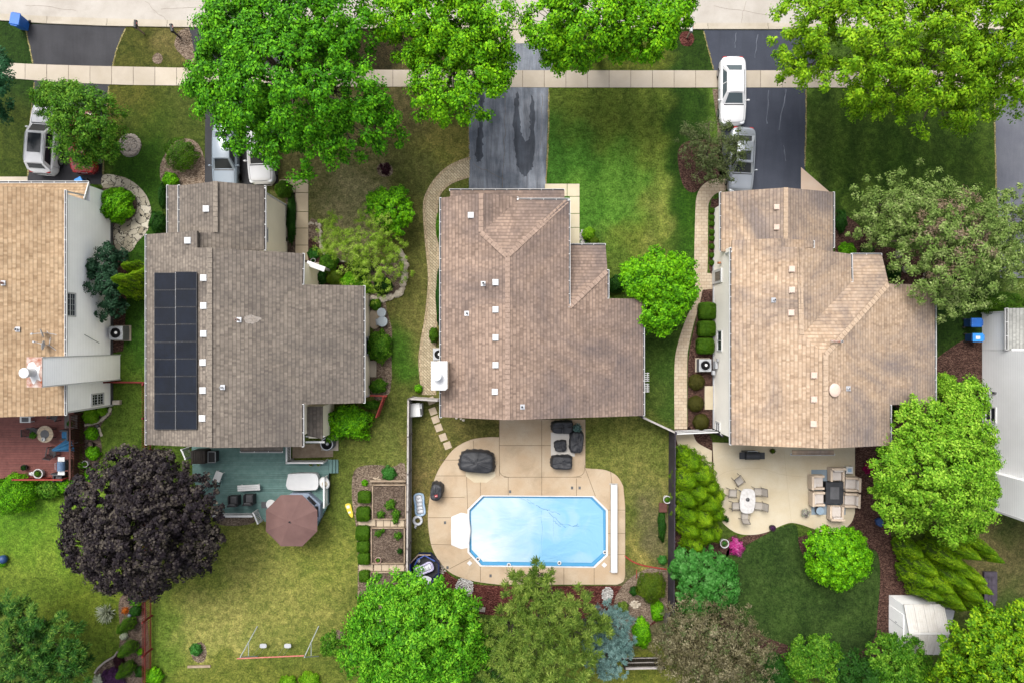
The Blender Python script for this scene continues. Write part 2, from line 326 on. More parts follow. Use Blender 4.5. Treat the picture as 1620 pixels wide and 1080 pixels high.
    # wobble so that the patches have ragged outlines
    wx = sum(np.sin(X*a+Y*b+c)*d for a,b,c,d in ((1.7,.6,0,.25),(.5,2.1,1,.3),(3.1,-2.3,2,.15),(-4.4,3.9,3,.1)))
    wy = sum(np.sin(X*a+Y*b+c)*d for a,b,c,d in ((.7,1.9,4,.25),(2.3,-.4,5,.3),(-2.9,3.3,6,.15),(4.1,4.7,7,.1)))
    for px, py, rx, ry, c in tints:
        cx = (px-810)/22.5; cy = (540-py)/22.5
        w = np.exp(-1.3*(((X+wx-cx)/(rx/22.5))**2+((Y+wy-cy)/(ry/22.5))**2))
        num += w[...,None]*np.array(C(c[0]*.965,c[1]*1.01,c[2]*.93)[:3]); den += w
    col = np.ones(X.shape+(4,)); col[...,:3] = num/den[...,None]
    pxg = X*22.5+810; pyg = 540-Y*22.5      # mowing stripes bend the blades: real, and only in these lawns
    for x0, x1, y0, y1, per, amp in ((1272,1578,130,470,44,.17),(1020,1136,130,420,40,.14),(868,1020,130,400,56,.10)):
        inside = 1/(1+np.exp(-(pxg-x0)/4))/(1+np.exp((pxg-x1)/4))/(1+np.exp(-(pyg-y0)/6))/(1+np.exp((pyg-y1)/10))
        sw = np.tanh(2.2*np.sin(2*np.pi*(pxg+1.2*np.sin(pyg*.11))/per)); col[...,:3] *= (1+amp*sw*inside)[...,None]; col[...,0] *= 1+.12*amp*sw*inside*2
    v = np.stack([X, Y, np.zeros_like(X)], -1).reshape(-1,3)
    i = np.arange(n-1)[:,None]*mm+np.arange(mm-1)[None,:]
    f = np.stack([i, i+1, i+mm+1, i+mm], -1).reshape(-1,4)
    ctr = v[f].mean(1); hole = (abs(ctr[:,0]-P(850,840).x) < 5.15) & (abs(ctr[:,1]-P(850,840).y) < 2.75)
    f = f[~hole]
    me = bpy.data.meshes.new('lawn'); me.vertices.add(len(v)); me.vertices.foreach_set('co', v.ravel())
    me.loops.add(f.size); me.loops.foreach_set('vertex_index', f.ravel().astype(np.int32))
    me.polygons.add(len(f)); me.polygons.foreach_set('loop_start', np.arange(0, f.size, 4, dtype=np.int32)); me.update(calc_edges=True)
    at = me.color_attributes.new('turf', 'FLOAT_COLOR', 'POINT'); at.data.foreach_set('color', col.reshape(-1).astype(np.float32))
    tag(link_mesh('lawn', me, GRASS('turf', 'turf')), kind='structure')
build_lawn()
# ---- street, kerb, pavement
ctop = [(-400,-2),(0,22),(100,28),(300,33),(500,36),(900,37),(2000,37)]
cbot = [(-400,9),(0,33),(100,40),(200,43),(300,44),(500,46),(900,47),(2000,48)]
stop_ = [(-400,84),(0,99),(50,102),(150,105),(300,108),(600,111),(900,112),(2000,112)]
sbot = [(-400,108),(0,123),(100,131),(200,135),(400,137),(700,138),(900,139),(2000,139)]
ground('street', strip_poly([(-400,-330),(2000,-330)], list(reversed(ctop))[::-1]), .006, m['street'])
k = MB(); xs = np.arange(-400, 2000, 95)
for a, b in zip(xs[:-1], xs[1:]):
    b -= .6; k.prism(g2([(a,interp(ctop,a)),(b,interp(ctop,b)),(b,interp(cbot,b)-4.5),(a,interp(cbot,a)-4.5)]), -.05, .03)
    k.prism(g2([(a,interp(cbot,a)-4.3),(b,interp(cbot,b)-4.3),(b,interp(cbot,b)),(a,interp(cbot,a))]), -.05, .10)
tag(k.build('curb', m['curb']), kind='structure')
k = MB()
for a in np.arange(-404, 2000, 34.2):
    b = a+33.5; k.prism(g2([(a,interp(stop_,a)),(b,interp(stop_,b)),(b,interp(sbot,b)),(a,interp(sbot,a))]), -.05, .035+random.uniform(-.004,.004))
tag(k.build('sidewalk', m['walk']), kind='structure')
ground('sidewalk_base', strip_poly(stop_, sbot), .012, m['soil'])
# ---- driveways
def ragged(pts):
    return [(x+random.uniform(-1.6,1.6), y+random.uniform(-2.2,2.2)) for x, y in smoothpoly(pts, 7)]
ground('driveway_apron', [(38,38),(199,43),(195,55),(186,75),(178,107),(52,103),(45,70)], .015, m['asph'])
ground('driveway', [(54,128),(173,134),(168,200),(162,292),(44,292),(48,200)], .015, m['asph'])
ground('driveway_apron', [(299,44),(470,46),(450,110),(312,109),(306,75)], .015, m['asph'])
ground('driveway', [(325,136),(440,137),(440,292),(324,292)], .015, m['asph'])
ground('driveway_apron', [(792,47),(872,47),(876,69),(786,69)], .018, m['curb'])
ground('driveway_apron', [(786,69),(870,69),(875,100),(870,112),(770,111)], .015, m['asphC'])
ground('driveway', [(742,138),(868,138),(863,303),(742,303)], .015, m['asphC'])
ground('driveway_patch', ragged([(753,143),(757,165),(757,205),(752,240),(756,258),(763,250),(764,225),(763,190),(766,160),(764,143)]), .019, m['aspatch'])
ground('driveway_patch', ragged([(816,150),(812,190),(814,235),(818,262),(828,279),(838,270),(845,250),(845,170),(840,150),(838,190),(838,210),(834,225),(826,212),(822,190),(820,150)]), .019, m['aspatch'])
ground('driveway_apron', [(1113,48),(1268,48),(1280,75),(1300,113),(1129,112)], .015, m['asphD'])
ground('driveway', [(1136,138),(1275,138),(1273,302),(1155,302),(1143,240)], .015, m['asphD'])
ground('driveway', [(1573,150),(1600,150),(1700,160),(1700,440),(1582,440),(1576,300)], .015, m['asphE'])
ground('driveway_apron', [(1555,47),(1700,47),(1700,112),(1580,112)], .015, m['asphE'])
ground('driveway_edge', [(1127,141),(1136,141),(1145,240),(1150,282),(1138,282),(1135,200)], .008, m['mulchl'])
ground('landing', [(1267,265),(1313,305),(1267,305)], .03, CONC('pink_concrete', C(228,198,172), C(236,212,190)))
ground('landing', [(-80,280),(44,280),(44,292),(-80,292)], .03, m['walk'])
ground('landing', [(1600,118),(1700,118),(1700,250),(1652,210),(1620,165)], .03, m['street'])
def slabs(name, rects, z, mat):
    k = MB()
    for x0, y0, x1, y1 in rects: k.prism(g2([(x0+.3,y0+.3),(x1-.3,y0+.3),(x1-.3,y1-.3),(x0+.3,y1-.3)]), -.05, z+random.uniform(-.004,.004))
    return tag(k.build(name, mat), kind='structure')
wk2 = CONC('walkway_concrete', C(216,196,164), C(226,208,178), isl=.05, stain=C(176,158,130), sa=.4)
slabs('walkway', [(442,284,467,305),(467.4,284,488,305),(467.4,305.4,488,335),(467.4,335.4,488,361),(467.4,361.4,488,388),(467.4,388.4,488,412)], .04, wk2)
slabs('walkway', [(862,291,897,311),(897.4,291,917,311),(901,311.4,917,338),(901,338.4,917,360),(901,360.4,917,388)], .04, CONC('walkway_pale', C(228,214,180), C(236,224,194), isl=.04))
def edge_strip(pts, w=2.2, mat=None):
    a = []; b = []
    L_ = smoothpoly(pts, 14, False)
    for x, y in L_: a.append((x-w*random.uniform(.2,1), y+random.uniform(-.6,.6))); b.append((x+w*random.uniform(.2,1), y+random.uniform(-.6,.6)))
    ground('driveway_edge', strip_poly(a, b), .016, mat or m['mulchl'])
thm = MULCH('dry_thatch', C(120,112,66), C(150,140,92), C(176,168,120))
for pts in ([(1275,141),(1275,200),(1273,264)],[(1573,152),(1574,220),(1576,300),(1580,380)],[(868,142),(867,220),(863,300)],[(172,137),(168,200),(163,276)],[(54,131),(48,200),(44,280)],[(741,200),(742,246)],[(199,45),(186,75),(178,106)],[(39,40),(46,70),(52,101)],[(1113,50),(1121,80),(1129,110)]): edge_strip(pts, 1.8, thm)
k = MB()          # hairline cracks in the street and the worn driveway
for a, b, n in (((40,8),(120,16),10),((230,3),(262,32),8),((255,14),(330,12),9),((1130,10),(1215,24),10),((1180,2),(1172,36),7)): k.tube([P(a[0]+(b[0]-a[0])*i/n+random.uniform(-1.5,1.5), a[1]+(b[1]-a[1])*i/n+random.uniform(-1.5,1.5), .007) for i in range(n+1)], .007, 4)
for a, b, n in (((800,150),(796,296),16),((858,150),(856,230),10),((748,260),(800,284),7)): k.tube([P(a[0]+(b[0]-a[0])*i/n+random.uniform(-1.5,1.5), a[1]+(b[1]-a[1])*i/n+random.uniform(-1.5,1.5), .016) for i in range(n+1)], .01, 4)
tag(k.build('pavement_crack', m['joint']), kind='structure')
k = MB()
for a, b, n in (((1216,143),(1213,196),9),((1244,142),(1232,206),10),((1165,52),(1162,76),6),((1199,55),(1194,92),6),((1240,230),(1243,255),5)): k.tube([P(a[0]+(b[0]-a[0])*i/n+random.uniform(-1,1), a[1]+(b[1]-a[1])*i/n, .014) for i in range(n+1)], [.05*random.uniform(.2,1) for _ in range(n+1)], 4)
tag(k.build('driveway_streak', CONC('chalky_streak', C(96,102,114), C(124,130,142))), kind='structure')
# ---- curved paver paths
outer = smoothpoly([(743,248),(712,261),(690,280),(674,305),(669,330),(672,380),(677,440),(672,500),(665,540),(662,570),(664,600),(668,624)], 5, False)
inner = smoothpoly([(743,281),(715,291),(698,307),(693,330),(694,380),(697,430),(697,470),(692,510),(690,545),(690,624)], 5, False)
ground('paver_path', strip_poly(outer, inner), .022, m['paver'])
def offset_line(l, d):
    o = []
    for i, p in enumerate(l):
        a = l[max(0,i-1)]; b = l[min(len(l)-1,i+1)]; dx, dy = b[0]-a[0], b[1]-a[1]; q = math.hypot(dx, dy) or 1
        o.append((p[0]-dy/q*d, p[1]+dx/q*d))
    return o
ground('paver_path_edging', strip_poly(outer, offset_line(outer, -4.5)), .03, m['paveredge'])
ground('paver_path_edging', strip_poly(inner, offset_line(inner, 4.0)), .03, m['paveredge'])
outer = smoothpoly([(1148,281),(1128,284),(1112,293),(1103,308),(1100,335),(1098,440),(1101,470),(1085,505),(1072,545),(1067,580),(1067,678)], 5, False)
inner = smoothpoly([(1148,302),(1132,307),(1122,320),(1120,340),(1119,428),(1112,456),(1107,480),(1098,510),(1090,545),(1087,575),(1087,678)], 5, False)
ground('paver_path', strip_poly(outer, inner), .022, m['paverD'])
ground('paver_path', [(1118,432),(1131,434),(1131,457),(1108,459)], .026, m['paverD'])
ground('mulch_bed', smoothpoly([(1124,325),(1132,316),(1140,322),(1140,420),(1134,430),(1122,425)]), .008, m['mulch'])
ground('mulch_bed', [(1108,462),(1118,456),(1131,455),(1133,682),(1088,682),(1088,575),(1092,545),(1100,510)], .008, m['mulch'])
ground('mulch_bed', smoothpoly([(1072,245),(1085,225),(1120,222),(1150,245),(1150,282),(1118,288),(1098,305),(1080,292)]), .008, m['mulch'])
ground('mulch_bed', smoothpoly([(1089,50),(1096,55),(1098,64),(1092,73),(1080,72),(1075,62),(1078,52)]), .008, m['mulchr'])
ground('mulch_bed', smoothpoly([(295,45),(302,46),(308,80),(306,100),(290,90),(276,72),(284,50)]), .008, m['mulchl'])
# ---- lot A front bed, flagstone path, tree ring
ground('flagstone_path', smoothpoly([(163,277),(190,279),(212,289),(232,310),(240,338),(234,364),(217,384),(207,398),(186,396),(180,378),(182,354),(204,350),(216,335),(216,318),(205,302),(185,296),(163,297)], 3), .02, m['flag'])
ground('mulch_bed', smoothpoly([(160,300),(190,298),(210,310),(217,328),(206,350),(180,356),(160,350)]), .009, m['soil'])
ground('mulch_bed', [(179,352),(183,352),(196,400),(205,420),(200,480),(195,555),(178,558)], .008, m['mulch'])
ground('mulch_bed', smoothpoly([(253,272),(258,250),(280,222),(306,222),(320,240),(326,270),(320,292),(262,292)]), .008, m['mulchl'])
ground('mulch_bed', smoothpoly([(190,223),(200,213),(215,216),(223,230),(218,244),(205,249),(193,243)]), .01, m['gravel'])
ground('mulch_bed', smoothpoly([(243,88),(250,84),(257,90),(255,100),(246,101),(241,95)]), .008, m['mulchl'])
ground('mulch_bed', smoothpoly([(598,262),(608,258),(620,264),(620,276),(608,280),(598,275)]), .008, m['mulchl'])
# ---- lot B side beds
ground('mulch_bed', [(452,300),(469,305),(469,402),(452,402)], .008, m['soil'])
ground('mulch_bed', smoothpoly([(488,352),(506,356),(508,385),(512,402),(535,412),(548,420),(560,450),(620,402),(634,402),(642,425),(640,450),(628,468),(610,478),(620,520),(619,545),(617,620),(586,620),(584,480),(488,452)], 3), .008, m['mulchl'])
ground('mulch_bed', smoothpoly([(488,380),(505,390),(520,405),(548,425),(560,452),(520,452),(488,450)]), .013, m['mulch'])
# ---- lot A side bed
ground('mulch_bed', smoothpoly([(133,655),(150,648),(172,646),(176,655),(162,668),(157,685),(161,705),(158,725),(148,745),(152,770),(133,775)]), .008, m['soil'])
ground('mulch_bed', smoothpoly([(190,945),(228,940),(229,1090),(150,1090),(152,1062),(165,1045),(186,1030),(190,1000)]), .008, m['soil'])
# ---- lot B garden
ground('mulch_bed', smoothpoly([(560,745),(585,735),(620,738),(644,750),(644,965),(568,985),(566,950),(566,880),(563,830),(557,790)]), .008, m['mulchl'])
ground('mulch_bed', smoothpoly([(352,812),(400,818),(402,826),(375,831),(345,828)]), .008, m['mulchl'])
# ---- pool deck
deck = [(790,663),(926,663),(926,740)] + smoothpoly([(938,741),(958,743),(976,752),(986,768)], 4, False) + [(989,800),(989,908)] + smoothpoly([(989,908),(986,919),(976,924)], 4, False) + [(830,924)] + smoothpoly([(790,924),(752,919),(722,910),(703,897),(686,872),(679,845),(677,815),(680,785),(690,750),(703,728),(720,708),(745,695),(772,691),(790,691)], 4, False)
def holed(name, outer, hole, z, depth, mat):
    o2 = [P(*p, z) for p in outer]; h2 = [P(*p, z) for p in hole]
    tri = tessellate_polygon([o2, h2]); v = o2+h2; f = [tuple(t) for t in tri]; n = len(o2); q = len(h2)
    vs = v+[p-Vector((0,0,depth)) for p in v]; N = len(v)
    for i in range(n): f.append((i, (i+1)%n, N+(i+1)%n, N+i))
    for i in range(q): f.append((n+i, n+(i+1)%q, N+n+(i+1)%q, N+n+i))
    k = MB(); k.add(vs, f); o = k.build(name, mat)
    b = bmesh.new(); b.from_mesh(o.data); bmesh.ops.recalc_face_normals(b, faces=b.faces)
    tp = [fc for fc in b.faces if abs(fc.normal.z) > .9]
    if sum(fc.normal.z for fc in tp) < 0: bmesh.ops.reverse_faces(b, faces=b.faces)
    b.to_mesh(o.data); b.free(); return o
pd = tag(holed('pool_deck', deck, POOL, .08, .1, m['pooldeck']), kind='structure')
k = MB()
def joint(k, pts, z=.0825, w=.035):
    for a, b in zip(pts[:-1], pts[1:]):
        a = P(*a, z); b = P(*b, z); d = (b-a).normalized().cross(Vector((0,0,1)))*w/2
        k.add([a-d, b-d, b+d, a+d], [(0,1,2,3)])
for pts in ([(790,664),(790,752)],[(857,664),(857,783)],[(790,704),(925,704)],[(749,696),(749,725)],[(690,752),(722,752),(760,752)],[(695,727),(728,727)],[(680,786),(735,786)],[(738,752),(740,806)],[(760,760),(760,783)],
            [(797,754),(920,754)],[(804,754),(804,783)],[(912,756),(912,784)],[(926,741),(942,784)],[(678,818),(715,818)],[(678,860),(714,861)],[(711,899),(748,880)],[(760,895),(760,919)],[(802,895),(802,924)],[(847,896),(847,924)],[(892,897),(892,924)],[(940,897),(940,924)],
            [(960,806),(989,806)],[(960,843),(989,843)],[(960,877),(989,876)],[(966,745),(968,765)]):
    joint(k, pts)
joint(k, smoothpoly([(790,735),(790,744),(794,751),(803,754)], 4, False)); joint(k, smoothpoly([(925,735),(924,746),(918,752),(908,754)], 4, False))
tag(k.build('deck_joint', m['joint'], pd), kind='structure')
k = MB()
for x, y in ((704,826),(905,771),(917,771),(807,777),(776,910),(808,910),(708,897)): k.box(P(x,y,.085), (.16,.2,.012))
tag(k.build('deck_drain', m['dgrey'], pd), kind='structure')
# ---- mulch behind the pool, lot D yard
ground('mulch_bed', smoothpoly([(690,895),(705,903),(730,918),(790,926),(985,926),(1010,930),(1060,930),(1062,965),(1000,1000),(940,980),(800,975),(720,960),(690,930)]), .008, m['mulchr'])
ground('mulch_bed', smoothpoly([(985,925),(1020,900),(1055,900),(1062,940),(1040,975),(1000,1010),(985,990),(970,960)]), .012, m['mulchl'])
ground('mulch_bed', smoothpoly([(1068,680),(1100,684),(1128,700),(1128,850),(1165,845),(1160,880),(1070,880)]), .008, m['mulch'])
ground('mulch_bed', smoothpoly([(1340,705),(1408,640),(1490,560),(1553,535),(1554,640),(1500,720),(1415,820),(1420,880),(1450,930),(1410,960),(1408,1010),(1385,1050),(1330,1062),(1250,1050),(1185,1020),(1140,990),(1150,870),(1210,840),(1290,840)], 3), .008, m['mulch'])
ground('mulch_bed', smoothpoly([(1320,340),(1345,345),(1400,390),(1470,400),(1480,450),(1420,452),(1345,410),(1322,400)]), .008, m['mulch'])
lawnD = GRASS('dark_turf', None, (C(42,63,23), C(61,84,34)))
ground('back_lawn', smoothpoly([(1150,880),(1180,862),(1220,840),(1252,828),(1262,838),(1264,862),(1280,886),(1330,895),(1365,870),(1380,868),(1390,880),(1392,920),(1388,970),(1384,1005),(1365,1028),(1330,1036),(1285,1030),(1230,1014),(1180,992),(1152,970),(1146,925)], 4), .02, lawnD)
ground('patio', [(1127,699),(1352,706),(1352,800)] + smoothpoly([(1352,810),(1346,826),(1330,838),(1308,842),(1285,835),(1268,829),(1250,826),(1232,832),(1212,841),(1188,845),(1165,842),(1145,828),(1132,810)], 4, False), .05, m['patio'])
ground('walkway', [(1068,682),(1097,685)] + smoothpoly([(1097,688),(1104,700),(1126,712)], 4, False) + [(1126,750)] + smoothpoly([(1126,748),(1095,735),(1076,712),(1070,695)], 4, False), .045, m['patio'])
k = MB()
for pts in ([(1127,762),(1150,745),(1200,740),(1250,752),(1352,756)],[(1240,708),(1245,760),(1252,826)]): joint(k, smoothpoly(pts, 4, False), .0535, .02)
tag(k.build('patio_joint', CONC('faint_joint', C(196,176,146), C(206,188,158))), kind='structure')
# ---- white gravel and pebbles
def scatter(name, cx, cy, rx, ry, n, mat, s=(.03,.08)):
    k = MB()
    for _ in range(n):
        a = random.uniform(0, 6.283); q = math.sqrt(random.random()); p = P(cx+rx*q*math.cos(a), cy+ry*q*math.sin(a))
        r = random.uniform(*s); k.ell((p.x,p.y,r*.4), (r, r*random.uniform(.6,1), r*.6), 6, 4)
    return tag(k.build(name, mat), kind='stuff')
scatter('gravel', 735, 928, 14, 16, 500, m['gravel']); scatter('gravel', 961, 939, 9, 11, 300, m['gravel']); scatter('gravel', 206, 231, 11, 12, 320, m['rockd']); scatter('gravel', 922, 375, 5, 12, 160, m['gravel'])
scatter('gravel', 701, 897, 6, 10, 90, m['rockd']); scatter('gravel', 1005, 955, 8, 6, 70, m['rock'])
scatter('dead_thatch', 290, 60, 14, 14, 120, m['mulchl'], (.02,.06))
# ================================================================= POOL
pool = thing('swimming_pool', 'pale blue octagonal swimming pool with white corner steps sunk in tan concrete', 'pool', P(850,840))
pin = NT('pool_liner'); pin = M('pool_liner', (.045,.18,.34,1), (.06,.2,.36,1), 2, .3, fine=.03)
k = MB(); q = [P(*p) for p in POOL]; n = len(q); k.add([Vector((p.x,p.y,.0)) for p in q]+[Vector((p.x,p.y,-1.3)) for p in q], [(i,(i+1)%n,n+(i+1)%n,n+i) for i in range(n)]+[tuple(range(n,2*n))])
k.build('basin', pin, pool)
k = MB(); c = sum(q, Vector())/n
for i in range(n):
    a, b = q[i], q[(i+1)%n]; oa = c+(a-c)*1.012; ob = c+(b-c)*1.012; ia = c+(a-c)*.985; ib = c+(b-c)*.985; z = .092
    k.add([oa+Vector((0,0,z)), ob+Vector((0,0,z)), ib+Vector((0,0,z)), ia+Vector((0,0,z)), ia+Vector((0,0,.0)), ib+Vector((0,0,.0))], [(0,1,2,3),(3,2,5,4)])
k.build('coping', m['whiteplastic'], pool)
t = NT('pool_water'); p = t.pos(); nz = t.noise(p, 1.2, 4, .6, .5)
b = t.n('BsdfPrincipled', {'Base Color': (.05,.18,.31,1), 'Roughness': .06, 'Specular IOR Level': .5})
t.t.links.new(t.n('Bump', {'Height': nz, 'Strength': .08, 'Distance': .05}).outputs[0], b.inputs['Normal']); t.t.links.new(b.outputs[0], t.out.inputs[0])
k = MB(); k.add([Vector((p.x,p.y,-.12)) for p in q], [tuple(range(n))]); k.build('water', t.m, pool)
# the loose bubble cover floating on the water, wrinkled, a little short at the far and right sides
t = NT('solar_cover'); p = t.pos()
wr = t.noise(p, .55, 6, .62, 1.4)
shade = t.mapr(t.noise(p, .35, 4, .5, .8), .36, .62, 0, 1)
sx = t.mapr(t.n('SeparateXYZ', {0: p}).outputs['X'], -3.2, 1.5, 0, .8)
col = t.mix(t.math('ADD', t.math('MULTIPLY', shade, .45), sx, True), (.33,.37,.40,1), (.12,.255,.37,1))
fold = t.n('TexNoise', {'Vector': t.n('Mapping', {'Vector': p, 'Scale': (.5,.9,1), 'Rotation': (0,0,R(-28))}).outputs[0], 'Scale': .9, 'Detail': 3.0, 'Distortion': 1.2}).outputs['Fac']
b = t.n('BsdfPrincipled', {'Base Color': col, 'Roughness': .32, 'Specular IOR Level': .5})
t.t.links.new(t.n('Bump', {'Height': t.math('ADD', t.math('MULTIPLY', fold, 1.0), t.math('MULTIPLY', t.noise(p, 9, 3), .05)), 'Strength': .32, 'Distance': .2}).outputs[0], b.inputs['Normal']); t.t.links.new(b.outputs[0], t.out.inputs[0])
cov = [(766,787),(934,788),(954,808),(955,873),(936,890),(764,888),(746,869),(745,809)]
k = MB(); k.prism([tuple(P(*p)[:2]) for p in cov], -.11, -.085); k.build('bubble_cover', t.m, pool)
k = MB(); crease = M('cover_crease', (.10,.22,.34,1), (.05,.10,.15,1), 6)
def wob(a, b, n, amp):
    return [P(a[0]+(b[0]-a[0])*i/n+random.uniform(-amp,amp), a[1]+(b[1]-a[1])*i/n+random.uniform(-amp,amp), -.083) for i in range(n+1)]
for a, b, w in (((833,789),(845,797),.02),((848,799),(866,806),.035),((866,806),(886,812),.03),((868,810),(895,834),.045),((876,822),(886,832),.05),((885,828),(916,832),.04),((857,806),(858,878),.016),((876,815),(876,848),.014),((820,786),(845,797),.02),((906,832),(914,828),.05)):
    k.tube(wob(a, b, 8, 1.2), [w*.65*random.uniform(.2,1) for _ in range(9)], 5)
k.build('cover_crease', crease, pool)
k = MB()
for j, (x0, x1, z) in enumerate(((714,742,.10),(718,742,.13),(723,742,.16))):
    k.prism(g2(smoothpoly([(x0+3,815+j*4),(x1,812+j*4),(x1,865-j*4),(x0+3,862-j*4),(x0,855-j*4),(x0,822+j*4)], 2)), .06, z)
k.build('pool_steps', m['whiteplastic'], pool, bevel=.03)
for x, y in ((805,893),(885,890),(957,873),(756,884)): k = MB(); k.lathe([(.14,-.05),(.14,-.03),(.07,-.03),(.07,-.05)], P(x,y), 14); k.build('skimmer_ring', m['whiteplastic'], pool)
for i, (x, y, w) in enumerate(((743,890,'left'),(956,893,'right'))):
    k = MB(); k.box(P(x,y,.10), (.27,.27,.04), R(45)); tag(k.build('skimmer_lid', m['whiteplastic'], bevel=.01), 'white square skimmer lid in the deck by the %s end of the pool' % w, 'skimmer lid', 'skimmer lids')
# ================================================================= HOUSES
def shset(nm, base, dark, light, stain, amt):
    return {'x': SHINGLE(nm+'_shingle_x', 'x', base, dark, light, stain, amt), 'y': SHINGLE(nm+'_shingle_y', 'y', base, dark, light, stain, amt), 'cap': M(nm+'_ridge_cap', base, light, 5, .9, .2, fine=.2)}
SH = {'A': shset('honey', C(180,152,120), C(120,94,66), C(214,188,154), C(156,128,100), .35),
      'B': shset('taupe', C(128,118,108), C(86,78,72), C(162,150,136), C(94,88,84), .5),
      'C': shset('rosy', C(154,132,117), C(106,88,78), C(188,162,145), C(106,96,95), .6),
      'D': shset('peach', C(188,162,136), C(138,114,92), C(216,192,166), C(124,115,114), .65),
      'E': shset('ash', C(176,176,170), C(140,140,136), C(200,200,194), C(150,150,146), .4)}
class House:
    def __init__(s, name, label, cat, sh, loc): s.r = thing(name, label, cat, loc); s.sh = SH[sh]
    def roof(s, px, pl, ax, th=.2): k = MB(); k.slab([PL(x, y, pl) for x, y in px], th); return k.build('roof', s.sh[ax], s.r)
    def roof3(s, pts, ax, th=.2): k = MB(); k.slab(pts, th); return k.build('roof', s.sh[ax], s.r)
    def cap(s, a, b, w=.3):
        k = MB(); d = (b-a); n = max(2, int(d.length/.3)); nm = d.normalized()
        for i in range(n):
            p = a+d*(i/n); q = a+d*((i+.93)/n); k.bar(p+Vector((0,0,.025)), q+Vector((0,0,.012)), w*random.uniform(.93,1.0), .04)
        return k.build('ridge_cap', s.sh['cap'], s.r)
    def gutter(s, pts, w=.13):
        k = MB(); fl = MB()
        for a, b in zip(pts[:-1], pts[1:]):
            d = (b-a).normalized(); sd = d.cross(Vector((0,0,1)))*w/2; dz = Vector((0,0,-.06))
            k.bar(a+sd+dz, b+sd+dz, .022, .13); k.bar(a-sd+dz, b-sd+dz, .022, .13); k.bar(a+dz*1.7, b+dz*1.7, w, .02)
            n = max(2, int((b-a).length/.75))
            for i in range(n+1): e = a+(b-a)*(i/n); k.bar(e-sd+Vector((0,0,.005)), e+sd+Vector((0,0,.005)), .03, .02)
            fl.bar(a+dz*1.45, b+dz*1.45, w*.8, .012)  # dark strip painting the shade inside the trough
        g = k.build('gutter', m['white'], s.r); fl.build('gutter_shadow_lining', m['dgrey'], g); g.children[0].name = 'gutter_shade_strip'; return g
    def wall(s, pts, zf, mat, z0=0):
        k = MB(); n = len(pts); lo = [Vector((x,y,z0)) for x,y in pts]; hi = [Vector((x,y,zf(x,y)-.12 if callable(zf) else zf)) for x,y in pts]
        k.add(lo+hi, [(i,(i+1)%n,n+(i+1)%n,n+i) for i in range(n)]+([] if callable(zf) else [tuple(range(n,2*n))])); return k.build('wall', mat, s.r)
    def vent(s, px, pl, w=.4, mat=None):
        for x, y in px:
            p = PL(x, y, pl); k = MB(); k.box(p+Vector((0,0,.0)), (w*.8,w*.8,.16)); k.box(p+Vector((0,0,.10)), (w,w,.05), 0, .94); k.box(p+Vector((0,0,.13)), (w*.9,w*.9,.02), 0, .9)
            k.build('roof_vent', mat or m['whiteplastic'], s.r, bevel=.008)
    def pipe(s, x, y, pl, h=.45, r=.06, flash=True, mat=None, lean=(0,0)):
        p = PL(x, y, pl); k = MB(); k.tube([p-Vector((0,0,.1)), p+Vector((lean[0],lean[1],h))], r, 10)
        o = k.build('vent_pipe', mat or m['whiteplastic'], s.r)
        k = MB(); k.lathe([(r*.78,0),(r*.78,.006),(0.001,.007)], p+Vector((lean[0],lean[1],h)), 10); k.build('pipe_opening', m['dark'], o)
        if flash: k = MB(); k.box(p+Vector((0,0,.03)), (.32,.3,.03)); k.build('flashing', m['galv'], o)
        return o
    def window(s, c, w, h, d, glass='glass', mull=True):   # on a wall with normal d = 'x+','x-','y+','y-'
        c = Vector(c); ax = Vector((0,1,0)) if d[0] == 'x' else Vector((1,0,0)); nn = (Vector((1,0,0)) if d[0] == 'x' else Vector((0,1,0)))*(1 if d[1] == '+' else -1)
        up = Vector((0,0,1)); k = MB(); f = .09; e = nn*.03
        for q in (-1, 1):
            k.bar(c+ax*q*w/2-up*h/2+e, c+ax*q*w/2+up*h/2+e, .07, f); k.bar(c+up*q*h/2-ax*(w/2+f/2)+e, c+up*q*h/2+ax*(w/2+f/2)+e, .08, f)
        if mull: k.bar(c-ax*w/2+e*.9, c+ax*w/2+e*.9, .05, .05)
        o = k.build('window', m['white'], s.r); k = MB(); g = c+nn*.012
        k.add([g-ax*w/2-up*h/2, g+ax*w/2-up*h/2, g+ax*w/2+up*h/2, g-ax*w/2+up*h/2], [(0,1,2,3)]); k.build('pane', m[glass], o)
        if mull == 'grid':
            k = MB()
            for i in (-1,0,1): k.bar(c+ax*w*.25*i-up*h/2+nn*.02, c+ax*w*.25*i+up*h/2+nn*.02, .02)
            for i in (-.25,.25): k.bar(c-ax*w/2+up*h*i+nn*.02, c+ax*w/2+up*h*i+nn*.02, .02)
            k.build('glazing_bar', m['white'], o)
        return o
def trim(h, name, a, b, w, mat, hh=None): k = MB(); k.bar(a, b, w, hh); return k.build(name, mat, h.r)
V = Vector
# ---------------------------------------------------------------- house A
A = House('house', 'white clapboard house with honey shingle roof and tall white chimney at the left edge', 'house', 'A', (-34,2.4,0))
pA = (5.3-.34*28.0, -.34, 0)      # z falls to the right
rA = lambda x, y: pA[0]+pA[1]*x
A.roof3([V((-27.98,9.45,5.3)), V((-27.98,-4.6,5.3)), V((-36,-4.6,5.3+.34*8.02)), V((-36,9.45,5.3+.34*8.02))], 'x')
A.roof3([V((-44,9.45,5.3)), V((-44,-4.6,5.3)), V((-36,-4.6,5.3+.34*8.02)), V((-36,9.45,5.3+.34*8.02))], 'x')
A.cap(V((-36,9.45,8.03)), V((-36,-4.6,8.03)))
A.wall([(-28.1,9.3),(-28.1,-4.45),(-36,-4.45),(-43.9,-4.45),(-43.9,9.3),(-36,9.3)], lambda x, y: min(rA(x,y), rA(-72-x,y)), m['sidA'])
